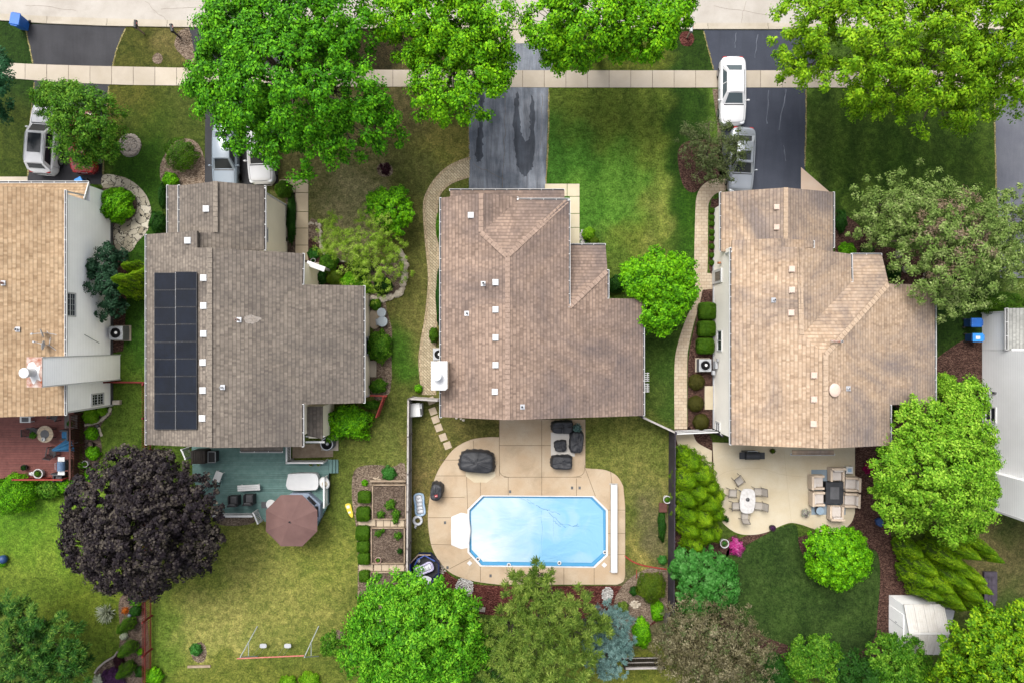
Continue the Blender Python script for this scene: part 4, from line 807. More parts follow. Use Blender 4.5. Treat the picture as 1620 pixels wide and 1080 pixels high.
m['arborcore'] = M('arbor_core', C(44,70,0), C(70,100,4), 5, .9, .5, fine=.4, fs=14)
# ---------------------------------------------------------------- street trees
tree('maple_tree', 'largest bright green maple, its crown spreading over the sidewalk and the parked silver car', 'tree', (490,150),
     [(400,60,8,75),(470,35,8.5,80),(532,45,8,56),(385,130,7,75),(460,130,9,90),(546,148,7.3,60),(402,195,6.5,54),(480,200,7,72),(555,195,6.5,58),(602,200,5.5,38),(428,240,5,25),(350,110,7,44),(510,-5,8,56),(350,40,7,40),(420,-30,8,70),(325,150,5.5,24)], 'maple', ncl=860, clr=.48, per=118, leaf=.18, trunk=.3, inner=.15, rag=.2, flat=.6, group='street trees')
tree('maple_tree', 'bright green maple between the largest maple and the worn asphalt driveway', 'tree', (730,120),
     [(632,12,8,46),(690,15,8.5,70),(755,40,8,55),(668,70,7,40),(720,120,7,72),(702,165,6,30),(768,95,6.5,42),(680,-40,8,70)], 'maple2', ncl=600, clr=.46, per=110, leaf=.175, trunk=.26, inner=.15, rag=.2, flat=.6, group='street trees')
tree('maple_tree', 'bright green maple whose leaning trunk shows in the verge beside a cut log', 'tree', (945,90),
     [(868,40,7.5,40),(905,70,6.5,44),(945,15,8.5,70),(1010,35,7.5,58),(1060,15,8,38),(880,85,6,28),(1040,60,6.5,30),(985,70,6.5,30),(960,-40,8,70)], 'maple2', ncl=540, clr=.44, per=96, leaf=.18, trunk=.24, inner=.1, group='street trees')
tree('locust_tree', 'feathery yellow green tree with drooping outer sprays beside the dark striped front lawn', 'tree', (1430,130),
     [(1300,35,7.5,62),(1275,90,6,40),(1370,60,8.5,78),(1450,60,9,88),(1540,50,9,78),(1595,90,8,56),(1400,140,6.5,52),(1480,145,7,58),(1365,165,5,26),(1550,135,6.5,46),(1500,180,5,30),(1250,110,4.5,22),(1420,-30,9,90),(1560,-20,9,80),(1620,140,6,36),(1340,-20,8,60)], 'locust', ncl=1050, clr=.42, per=92, leaf=.185, asp=.5, droop=.12, trunk=.28, rag=.4, flat=.7, inner=.2, group='street trees')
tree('crabapple_tree', 'small green tree leaning over the white SUV and the red car', 'tree', (158,212),
     [(105,170,3.6,40),(140,190,4.2,48),(120,225,3.2,36),(85,160,3.2,30),(175,225,3,28),(150,245,2.8,24),(165,185,3.4,30),(75,150,2.8,16)], 'crab', ncl=420, clr=.34, per=60, leaf=.15, asp=.5, trunk=.14)
tree('shade_tree', 'bluish green tree cut off by the left edge above the white SUV', 'tree', (-30,150),
     [(-6,120,4,22),(-10,180,3.6,28),(-40,140,6,50),(2,90,3.2,12)], 'bluish', ncl=260, clr=.32, per=64, leaf=.16, asp=.5, trunk=.14)
# ---------------------------------------------------------------- garden trees, front
tree('willow_tree', 'feathery pale green willow with arching branches in the curved stone edged bed', 'tree', (585,425),
     [(540,375,2.6,28),(525,350,2.4,16),(560,400,2.6,30),(590,430,2.2,34),(600,370,3,26),(590,340,2.6,18),(620,400,2.4,24),(515,390,1.8,14),(630,430,1.6,18)], 'willow', ncl=420, clr=.22, per=60, leaf=.10, asp=.36, trunk=.06, inner=.4, rag=.5)
tree('ornamental_tree', 'small vivid green tree just above the feathery willow in the front garden', 'tree', (615,350),
     [(615,330,2.6,28),(640,335,2.2,16),(600,315,2.2,16),(625,355,2,18),(630,310,2,14)], 'bright', ncl=190, clr=.26, per=56, leaf=.16, trunk=.08)
tree('maple_tree', 'round bright green tree touching the corner of the central house roof', 'tree', (1030,470),
     [(1040,435,3.9,40),(1065,460,3.8,34),(1012,445,3.6,28),(1045,490,3.4,32),(1075,425,3.2,24),(1045,515,2.8,18),(1085,470,2.8,16),(1000,430,2.8,16)], 'bright', ncl=460, clr=.32, per=64, leaf=.17, trunk=.13)
tree('crabapple_tree', 'large olive green tree with pinkish spent blossom by the grey driveway', 'tree', (1490,405),
     [(1400,335,4.5,42),(1450,325,5,46),(1500,370,6,58),(1480,420,5.5,50),(1535,420,5.5,52),(1590,345,4.5,38),(1602,400,4.5,38),(1512,465,4.5,32),(1430,370,4.5,38),(1375,325,3.6,22),(1375,365,3.4,24),(1560,370,5,40),(1590,420,4,30)], 'olive', ncl=860, clr=.33, per=60, leaf=.16, asp=.5, trunk=.2, inner=.3, rag=.5, limbs=16)
t_ = bpy.data.objects['crown'] if False else None
def extra_clusters(root, ls, mat, name='blossom', **kw):
    c, nr, tn, sz, asp, cc = crown_leaves(lobes_px(ls), **kw); return leaves_mesh(name, c, nr, tn, sz, asp, m[mat], root)
ol = [o for o in S.objects if o.get('label', '').startswith('large olive')][0]
extra_clusters(ol, [(1500,368,6.3,50),(1520,330,5.6,30),(1500,420,5.8,36),(1530,395,5.9,40)], 'pinkish', ncl=110, clr=.35, per=46, leaf=.15, asp=.5, inner=.1)
tree('crabapple_tree', 'sparse thin olive tree with bare twigs leaning over the silver sedan', 'tree', (1112,255),
     [(1100,225,2.8,28),(1140,235,3.1,38),(1120,265,2.5,28),(1165,235,3,20),(1090,205,2.6,16),(1150,265,2.6,22),(1120,195,2.4,12)], 'sparse', ncl=210, clr=.3, per=40, leaf=.13, asp=.45, trunk=.1, inner=.5, limbs=16)
# ---------------------------------------------------------------- trees, back
tree('purple_maple_tree', 'near black purple leaved maple beside the green deck', 'tree', (262,800),
     [(170,795,6,58),(240,775,6.5,58),(300,800,6,50),(150,860,5.5,44),(222,850,7,74),(300,860,5.5,46),(232,915,4.6,34),(180,890,5,42),(325,850,4.5,24),(130,830,4.6,26),(285,895,4.4,26),(200,740,5,30),(250,740,5,28)], 'plum', 'barkd', ncl=1450, clr=.3, per=52, leaf=.17, trunk=.24, asp=.8)
tree('ash_tree', 'large lime green tree beside the patio fire pit seats', 'tree', (1440,735),
     [(1450,680,5.5,50),(1510,680,5.5,46),(1530,630,4.5,30),(1420,740,5.5,44),(1490,750,6.5,72),(1540,735,5.2,34),(1430,800,5,42),(1500,810,5.5,48),(1555,770,4.5,22),(1550,690,4.5,22),(1405,780,4.5,26),(1540,810,4.5,30)], 'lime', ncl=820, clr=.38, per=92, leaf=.17, asp=.55, trunk=.2)
tree('round_maple', 'clipped round bright green tree on the edge of the dark back lawn', 'tree', (1318,868),
     [(1325,880,2.2,44),(1310,868,2.1,34),(1345,885,2,30),(1325,902,1.8,26),(1300,890,1.7,24),(1345,862,1.8,24)], 'bright', ncl=420, clr=.26, per=60, leaf=.15, trunk=.12)
tree('magnolia_tree', 'glossy bright green tree below the vegetable beds', 'tree', (680,960),
     [(610,960,4.6,44),(660,950,5.2,50),(640,1010,6.5,72),(700,1000,6,58),(575,1030,4.6,36),(735,1030,5,36),(640,1065,6,66),(730,965,4.4,30),(700,1060,5.8,50),(590,990,5,36)], 'magnolia', 'bark', ncl=780, clr=.42, per=84, leaf=.21, asp=.42, trunk=.2)
tree('pine_tree', 'tall olive green pine with tufted needles at the pool edge', 'tree', (845,930),
     [(840,940,6,42),(880,960,7,46),(800,985,5,34),(850,1010,7.5,58),(910,1000,6,42),(870,1060,7,58),(800,1050,5,38),(858,905,4.6,22),(830,918,4.4,18),(940,985,4.8,26)], 'pine', 'barkd', ncl=520, clr=.30, per=90, leaf=.22, asp=.2, mode='needle', trunk=.2, inner=.4, zmin=-.1, limbs=16, rag=.3)
tree('pine_tree', 'dark green shaded pine tufts between the magnolia and the olive pine', 'tree', (790,1000),
     [(775,1000,3.4,26),(785,1050,3.6,30),(770,1075,3.4,24),(760,1040,3,22)], 'darkpine', 'barkd', ncl=170, clr=.3, per=80, leaf=.2, asp=.2, mode='needle', trunk=.12)
tree('blue_spruce', 'silvery blue spruce beside the olive pine', 'tree', (950,970),
     [(955,975,3.0,18),(968,985,3.2,24),(955,1010,4.0,28),(975,1000,3.4,24),(960,1040,4.4,26),(985,1020,2.6,16),(945,1030,3.2,18),(962,1058,4,12)], 'spruce', 'barkd', ncl=460, clr=.2, per=60, leaf=.15, asp=.2, mode='needle', trunk=.12, rag=.5, inner=.3)
tree('dogwood_tree', 'rounded mint green large leaved shrub tree against the dark fence', 'tree', (1105,915),
     [(1110,905,2.4,38),(1130,925,2.4,34),(1085,895,2,24),(1100,945,2.2,28),(1145,905,1.9,20),(1140,945,1.9,22)], 'mint', ncl=320, clr=.28, per=54, leaf=.18, asp=.7, trunk=.1)
tree('crabapple_tree', 'brownish grey sparse tree at the bottom right of the dark fence', 'tree', (1110,985),
     [(1090,1000,3.6,40),(1130,1010,4.2,52),(1170,1030,4,40),(1110,1050,4.2,50),(1060,1020,3,28),(1160,990,3,24),(1180,1060,3.6,34),(1060,990,2.6,18)], 'brown', 'barkd', ncl=560, clr=.34, per=52, leaf=.14, asp=.45, trunk=.16, inner=.35, rag=.45, limbs=14)
br_ = [o for o in S.objects if o.get('label', '').startswith('brownish grey sparse')][0]
extra_clusters(br_, [(1090,1000,3.7,42),(1140,1015,4.3,56),(1165,1040,4.1,44),(1070,985,3,24)], 'sparse', 'green_leaves', ncl=150, clr=.36, per=30, leaf=.13, asp=.5, inner=.2, rag=.6)
tree('pine_tree', 'dark green long needled pine in the bottom left corner', 'tree', (70,985),
     [(30,980,3.6,40),(80,1000,4,44),(110,1030,3.8,36),(40,1040,4.4,52),(90,1060,4.2,46),(10,1000,3.8,40),(-10,1060,4,50),(130,1060,3,24),(30,955,2.8,18)], 'darkpine', 'barkd', ncl=420, clr=.34, per=90, leaf=.26, asp=.18, mode='needle', trunk=.2, inner=.3, limbs=12)
tree('ash_tree', 'dark tree with sunny yellow green leaf tips in the bottom right corner', 'tree', (1545,1000),
     [(1545,1010,5.5,48),(1590,1000,5.5,42),(1520,1050,5,40),(1580,1050,6.5,56),(1620,1040,6,50),(1500,1070,4,26),(1570,975,4.4,22),(1620,985,5,30),(1560,1085,6,50)], 'sunny', 'barkd', ncl=440, clr=.36, per=84, leaf=.19, asp=.55, trunk=.18, inner=.3)
for i, (bx, by, ls, lab) in enumerate((
    ((1285,1055), 0, [(1275,1040,2.6,30),(1300,1030,2.6,26),(1290,1065,2.8,32),(1255,1050,2.2,20)], 'bushy deep green tree under the dark back lawn, with a blue ball at its edge'),
    ((1350,1065), 0, [(1340,1050,2.4,24),(1365,1065,2.6,28),(1330,1075,2.4,24)], 'low deep green tree in the middle of the bottom hedge row'),
    ((1410,1045), 0, [(1400,1035,2.8,30),(1430,1030,2.8,28),(1420,1060,3,34),(1450,1060,2.6,26),(1395,1065,2.6,24),(1405,1010,2.2,14)], 'deep green tree overlapping the front of the white shed'),
    ((1225,1060), 0, [(1218,1050,2,18),(1230,1070,2.2,20),(1205,1075,2,16)], 'small dark tree between the brownish tree and the bottom hedge row'))):
    tree('hedge_tree', lab, 'tree', bx, ls, 'crab' if i in (0,2) else 'dkgreen', 'barkd', ncl=int(60*len(ls)), clr=.28, per=54, leaf=.15, asp=.5, trunk=.09)
tree('serviceberry_tree', 'loose dark green small tree against the white clapboard wall', 'tree', (186,460),
     [(165,400,2.6,16),(155,425,2.6,18),(160,450,2.8,20),(178,435,2.2,18),(185,410,1.8,16),(175,470,2,16),(165,495,1.8,14),(188,490,1.4,14),(190,450,1.4,14)], 'serv', ncl=230, clr=.25, per=36, leaf=.16, trunk=.06, inner=.4)
tree('ornamental_tree', 'small round green tree right of the swing set', 'tree', (530,1010),
     [(522,1012,1.8,14),(530,1022,1.7,13),(518,1025,1.5,10)], 'crab', ncl=90, clr=.2, per=46, leaf=.11, trunk=.05)
tree('japanese_maple', 'tiny wine red tree alone in the dry front lawn', 'tree', (609,268), [(608,267,.7,8),(612,270,.6,6)], 'wine', ncl=40, clr=.14, per=30, leaf=.1, trunk=.03)
# ---------------------------------------------------------------- arborvitae: bundles of upright spires
def arborvitae(label, spires, mat='arbor', leaf=.085, group=None):
    """spires: (base px, base py, height, radius m)"""
    r = thing('arborvitae', label, 'evergreen', P(spires[0][0], spires[0][1]), 0, group); cs = []; ns = []; ts = []; k = MB(); CO = MB()
    for x, y, h, rad in spires:
        b = P(x, y); n = int(rad*h*2600); t = RNG.random(n)**.8; a = RNG.uniform(0, 2*math.pi, n)
        prof = np.minimum(1, .55+t*2.2)*np.maximum(0, 1-t**2.2)**.8; 
        ph = RNG.uniform(0,6,4); lump = 1+.17*np.sin(a*4+t*9+ph[0])+.13*np.sin(a*7-t*15+ph[1])+.06*np.sin(a*13+t*30)
        q = rad*prof*lump*np.where(RNG.random(n) < .2, RNG.uniform(.6,.9,n), RNG.uniform(.93,1.04,n))
        o = rdir(n); c = np.stack([b.x+q*np.cos(a), b.y+q*np.sin(a), .1+t*h], 1)+o*.03
        nr = np.stack([np.cos(a), np.sin(a), .35+.4*t], 1)+.45*o; tn = np.array([0,0,1.0])+.35*o+.4*np.stack([np.cos(a), np.sin(a), 0*a], 1)
        cs.append(c); ns.append(nr); ts.append(tn)
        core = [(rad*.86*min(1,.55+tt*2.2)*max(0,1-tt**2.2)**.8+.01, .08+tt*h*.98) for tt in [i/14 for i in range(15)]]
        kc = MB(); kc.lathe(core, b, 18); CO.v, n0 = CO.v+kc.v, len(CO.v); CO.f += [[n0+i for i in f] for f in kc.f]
        k.tube([b, b+V((0,0,h*.6))], [.06,.03], 6)
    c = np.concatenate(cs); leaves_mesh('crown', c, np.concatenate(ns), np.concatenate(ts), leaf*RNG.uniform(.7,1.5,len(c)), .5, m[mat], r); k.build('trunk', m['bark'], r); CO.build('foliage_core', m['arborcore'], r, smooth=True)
def spires_px(ls):   # (px,py of base, h, r px)
    return [(x, y, h, r/22.5) for x, y, h, r in ls]
arborvitae('broad clump of lobed golden green arborvitae beside the oval patio dining set', [(x, y, h*1.12, r*1.28) for x, y, h, r in spires_px([(1085,726,2.6,16),(1098,742,3.2,18),(1078,752,2.8,16),(1108,758,3.0,14),(1092,768,3.2,17),(1078,780,2.8,15),(1108,784,3.2,17),(1080,803,2.8,16),(1098,806,3.2,16),(1118,800,2.8,14),(1084,826,2.6,15),(1104,830,2.9,16),(1090,850,2.4,14),(1118,834,2.3,12),(1124,776,2.2,11),(1076,714,1.7,11)])])
arborvitae('wide fan of golden green arborvitae spires leaning behind the white shed', spires_px([(1418,858,3.0,15),(1428,878,3.8,17),(1424,896,3.6,16),(1440,898,4.6,18),(1436,915,3.8,16),(1456,862,4.8,16),(1470,846,5.2,15),(1490,838,5.4,13),(1462,890,5.0,17),(1478,880,5.2,15),(1480,908,4.8,16),(1458,918,4.2,16),(1496,900,4.6,13),(1470,930,3.8,14),(1490,928,4.6,14),(1506,852,5.0,12)]))
arborvitae('two golden green arborvitae spires squeezed between the white wall and the solar roof', spires_px([(232,427,3.0,11),(238,450,4.6,14),(230,462,3.2,13),(246,440,3,12)]))
for i, (x, y) in enumerate(((211,981),(213,1017),(210,1050))):
    arborvitae(('dark green cone shaped shrub next to the pale spiky yucca', 'dark green cone shaped shrub midway down the red picket fence bed', 'dark green cone shaped shrub lowest beside the purple flowers')[i], spires_px([(x,y,1.9,11)]), 'hedgeg', .07, 'cone shrubs along the red fence')
# ---------------------------------------------------------------- clipped shrubs
ordw = ['first','second','third','fourth','fifth','sixth','seventh','eighth','ninth','tenth','eleventh','twelfth','thirteenth','fourteenth','fifteenth']
for i, (x, y, r, ry) in enumerate(((1118,492,13,13),(1117,520,13,12),(1115,547,13,12))):
    dome('boxwood_shrub', ('square clipped boxwood nearest the side door of the cream wall', 'middle of the three square clipped boxwoods on the cream wall', 'square clipped boxwood nearest the air conditioner on the cream wall')[i], 'shrub', x, y, r, .8, 'hedgeg', .07, 2.6, shape=6, ry=ry, bump=.03, group='square boxwoods beside the cream wall')
for i, (x, y) in enumerate(((1102,604),(1101,638),(1109,667))):
    dome('barberry_shrub', ('round olive brown shrub closest to the air conditioner by the paver path', 'round olive brown shrub beside the small side step', 'round olive brown shrub closest to the white gate fence')[i], 'shrub', x, y, 12.5, .75, 'brownyew', .07, 2.4, bump=.04, group='round brownish shrubs beside the cream wall')
for i, y in enumerate((333,344,354,367,377,390,404,416)):
    dome('dwarf_shrub', 'tiny round shrub in the narrow bed, %s from the top of its row of eight' % ordw[i], 'shrub', 1126.5, y, 4.3, .3, 'hedgeg', .05, 2.2, bump=.05, group='tiny shrubs in the narrow bed')
for i, (x, y, r, ry) in enumerate(((577,785,10,9),(575,812,10.5,11),(574,842,10.5,11),(575,863,9.5,9),(576,882,9,9),(577,910,8,8.5),(575,952,8,10))):
    dome('boxwood_shrub', ('square boxwood beside the first vegetable bed, topmost of its row', 'square boxwood beside the lower half of the first vegetable bed', 'square boxwood at the top corner of the second vegetable bed', 'square boxwood beside the middle of the second vegetable bed', 'square boxwood at the foot of the second vegetable bed', 'square boxwood beside the third vegetable bed', 'square boxwood lowest of the row, against the magnolia')[i], 'shrub', x, y, r, .6, 'hedgeg', .065, 2.6, shape=5, ry=ry, bump=.03, group='square boxwoods along the vegetable beds')
SH_ = [  # px,py,r,h,mat,leaf,label, extra
 (287,245,25,1.5,'hedgeg',.08,'round dense green shrub in the mulched oval of the front lawn',{}),
 (270,285,12,.8,'bright',.1,'low bright shrub below the round shrub in the front lawn oval',{}),
 (184,325,26,1.6,'bright',.12,'round green shrub ringed by the flagstone path',{}),
 (150,298,9,.7,'hedgeg',.08,'flat green shrub beside the garage of the white house',{'ry':5}),
 (250,352,12,1.0,'dkgreen',.1,'dark loose shrub left of the solar roof house front',{'ry':18}),
 (258,310,5,.8,'dkgreen',.1,'narrow dark shrub along the garage side of the solar roof house',{'ry':20}),
 (1583,480,36,2.0,'hedgeg',.09,'long rounded dark hedge above the grey garage roof',{'ry':18}),
 (550,668,36,1.5,'bright',.16,'broad lime green hedge behind the solar roof house',{'ry':25,'shape':3,'bump':.22}),
 (600,548,19,1.3,'crab',.12,'leafy green shrub beside the beige wall with the small window',{'ry':24}),
 (598,610,13,.8,'crab',.1,'open green shrub above the red gate',{'ry':11}),
 (588,640,14,.4,'crab',.09,'low green perennials under the red gate',{'ry':7}),
 (449,300,13,1.1,'hedgeg',.08,'rounded dark shrub beside the concrete walk corner',{'ry':13}),
 (461,345,7,.5,'dkgreen',.08,'row of low green perennials along the concrete walk',{'ry':40}),
 (520,415,15,.9,'crab',.1,'mid green shrub in the front garden bed',{}),
 (503,440,13,1.0,'dkgreen',.09,'dark green shrub in the inner corner of the solar roof house',{}),
 (530,440,13,.8,'yew',.09,'olive shrub in the middle of the front garden bed',{}),
 (556,446,16,1.0,'bright',.09,'bright rounded shrub against the lower roof edge of the front garden',{}),
 (575,455,13,.9,'crab',.1,'leafy shrub at the roof corner of the front garden',{}),
 (606,452,14,.9,'dkgreen',.08,'round dark green shrub inside the ring of pale border rocks',{}),
 (570,425,18,.8,'dkgreen',.12,'dense dark foliage at the foot of the willow',{}),
 (545,425,10,.5,'wine',.1,'dark red leaved shrub under the willow',{}),
 (594,482,9,.6,'crab',.1,'small green plant beside the grey round lids',{}),
 (496,401,9,.35,'mint',.22,'light green hosta beside the white porch beam',{'asp':.6}),
 (1030,928,23,1.6,'yew',.08,'round yellow green yew by the end of the pool deck',{}),
 (1003,934,7,.5,'dkgreen',.09,'small dark shrub left of the round yew',{}),
 (690,945,20,1.3,'dkgreen',.1,'dark rounded shrub between the toy pile and the magnolia',{}),
 (686,530,7,.9,'hedgeg',.08,'narrow green shrub beside the central house wall above its air conditioner',{'ry':12}),
 (694,470,4,.8,'dkgreen',.09,'thin strip of green shrubs under the central house left gutter',{'ry':45}),
 (694,360,4,.7,'crab',.09,'thin green shrub at the upper left corner of the central house',{'ry':22}),
 (662,614,6,.5,'bright',.1,'small green plant at the lower end of the herringbone path',{}),
 (931,370,10,.7,'yellow' if False else 'limehedge',.1,'yellow green shrub at the corner of the pale concrete walk',{}),
 (940,382,7,.5,'yew',.09,'small golden shrub below the yellow green shrub at the walk corner',{}),
 (975,450,14,.9,'dkgreen',.1,'dark low shrub between the entrance roof and the round bright tree',{}),
 (1330,350,8,.9,'dkgreen',.1,'dark low shrub beside the right gutter of the peach garage roof',{'ry':18}),
 (1340,397,13,.8,'bright',.08,'bright rounded shrub by the entrance of the peach roofed house',{}),
 (1372,397,10,.7,'dkgreen',.09,'dark shrub right of the peach roofed house entrance',{}),
 (1412,430,13,.9,'dkgreen',.09,'dark green shrub at the slanting entrance roof edge',{}),
 (1480,432,14,.9,'dkgreen',.1,'dark green plants at the stone ring below the olive tree',{}),
 (1414,652,7,.6,'dkgreen',.08,'small dark shrub in the inner corner behind the peach roof',{'ry':9}),
 (1495,612,16,1.5,'lime',.13,'upright lime green shrub at the right gutter of the peach roofed house',{'ry':22}),
 (1398,712,10,.6,'crab',.1,'leafy plant with yellow blooms under the lime green tree',{}),
 (25,780,34,1.8,'limehedge' if False else 'bright',.1,'large mounded green shrub in front of the red deck',{'ry':32}),
 (78,772,24,1.1,'crab',.14,'loose leafy shrub between the mounded shrub and the deck railing',{'ry':16}),
 (108,765,16,.9,'bright',.12,'leafy shrub at the lower corner of the brown deck railing',{}),
 (144,657,12,.7,'limehedge',.1,'golden rounded shrub at the top of the narrow side bed',{}),
 (162,650,7,.5,'limehedge',.1,'small golden shrub at the tip of the narrow side bed',{}),
 (145,685,10,.6,'bright',.1,'round green shrub in the upper middle of the narrow side bed',{}),
 (147,716,11,.6,'bright',.1,'round green shrub in the lower middle of the narrow side bed',{}),
 (142,750,8,.5,'bright',.1,'green shrub under the edge of the purple maple',{'ry':12}),
 (130,735,6,.45,'bright',.1,'small green clump beside the white ring planter',{}),
 (215,947,10,.7,'bright',.09,'bright green shrub at the top of the red fence bed',{}),
 (215,965,9,.6,'dkgreen',.1,'dark leafy clump below the bright shrub of the red fence bed',{}),
 (243,1070,14,.8,'bright',.1,'bright shrub at the lower end of the red fence',{}),
 (200,990,7,.3,'purple',.07,'small purple flowering clump above the cone shrubs',{}),
 (178,1072,20,.4,'purple',.09,'wide purple flowering patch at the bottom of the red fence bed',{'ry':16}),
 (196,1005,6,.4,'pale',.09,'small silvery clump beside the cone shrubs',{}),
 (157,1075,9,.4,'pale',.1,'silvery green clump at the bottom edge by the stone edging',{}),
 (222,1030,5,.4,'bright',.09,'small bright clump tight against the red fence',{}),
 (222,1062,8,.5,'dkgreen',.1,'dark clump tight against the red fence near the bottom edge',{}),
 (188,1045,8,.3,'wine',.1,'reddish ground clump at the left edge of the red fence bed',{'ry':12}),
 (310,1027,9,.5,'mint',.1,'green weedy clump inside the old tree ring on the dry lawn',{}),
 (615,748,11,.5,'pale' if False else 'mint',.1,'greyish leafy plant at the top of the vegetable garden',{}),
 (577,763,5,.25,'bright',.1,'small green seedling left of the top timber',{}),
 (490,1078,16,.6,'limehedge',.1,'yellow green shrub cut off by the bottom edge',{}),
 (455,1082,14,.6,'limehedge',.1,'yellow green shrub cut off by the bottom edge, left of the other',{}),
 (1015,1000,14,.7,'bright',.11,'leafy green shrub between the blue spruce and the fence',{'ry':24}),
 (1040,965,10,.7,'bright',.11,'leafy shrub right below the round yew',{'ry':16}),
 (1047,830,6,.4,'dkgreen',.09,'weedy strip of plants along the dark fence',{'ry':26}),
 (1048,885,7,.5,'mint',.1,'silvery weed clump by the dark fence',{}),
 (985,960,9,.8,'pine',.09,'olive green shrub at the top of the blue spruce',{}),
 (1092,955,14,.8,'bright',.11,'bright shrub at the foot of the mint green shrub tree',{}),
 (1200,720,5,.3,'dkgreen',.08,'',{}),
]
for x, y, r, h, mt, lf, lab, kw in SH_:
    if lab: dome('shrub', lab, 'shrub', x, y, r, h, mt, lf, 2.0, **kw)
# pale star shaped yucca
def yucca(px, py, r, label):
    b = P(px, py); n = 150; a = RNG.uniform(0,2*math.pi,n); el = RNG.uniform(.1,1.2,n); L = r/22.5*RNG.uniform(.75,1.0,n)
    d = np.stack([np.cos(a)*np.cos(el), np.sin(a)*np.cos(el), np.sin(el)], 1); c = np.array(b)+d*L[:,None]*.5+np.array([0,0,.1])
    o = leaves_mesh('yucca', c, np.cross(d, rdir(n)), d, L, .1, m['pale']); tag(o, label, 'plant')
yucca(171,967,20,'pale variegated star shaped yucca beside the red picket fence')
# vegetable plants
for i, (x, y, r) in enumerate(((618,797,8),(627,812,7),(603,812,6),(626,822,5),(599,842,5),(630,846,6),(633,870,4),(606,838,3))):
    dome('vegetable_plant', ('leafy vegetable plant at the upper middle of the first raised bed', 'leafy vegetable plant at the right of the first raised bed', 'leafy vegetable plant at the lower left of the first raised bed', 'leafy plant on the pavers below the first raised bed', 'leafy plant at the upper left of the second raised bed', 'leafy plant at the upper right of the second raised bed', 'dark leafy plant at the right side of the second raised bed', 'seedling at the upper left of the second raised bed')[i], 'plant', x, y, r, .4, 'crab' if i != 6 else 'dkgreen', .1, 1.1, bump=.3, group='vegetables in the raised beds', zb=.1)
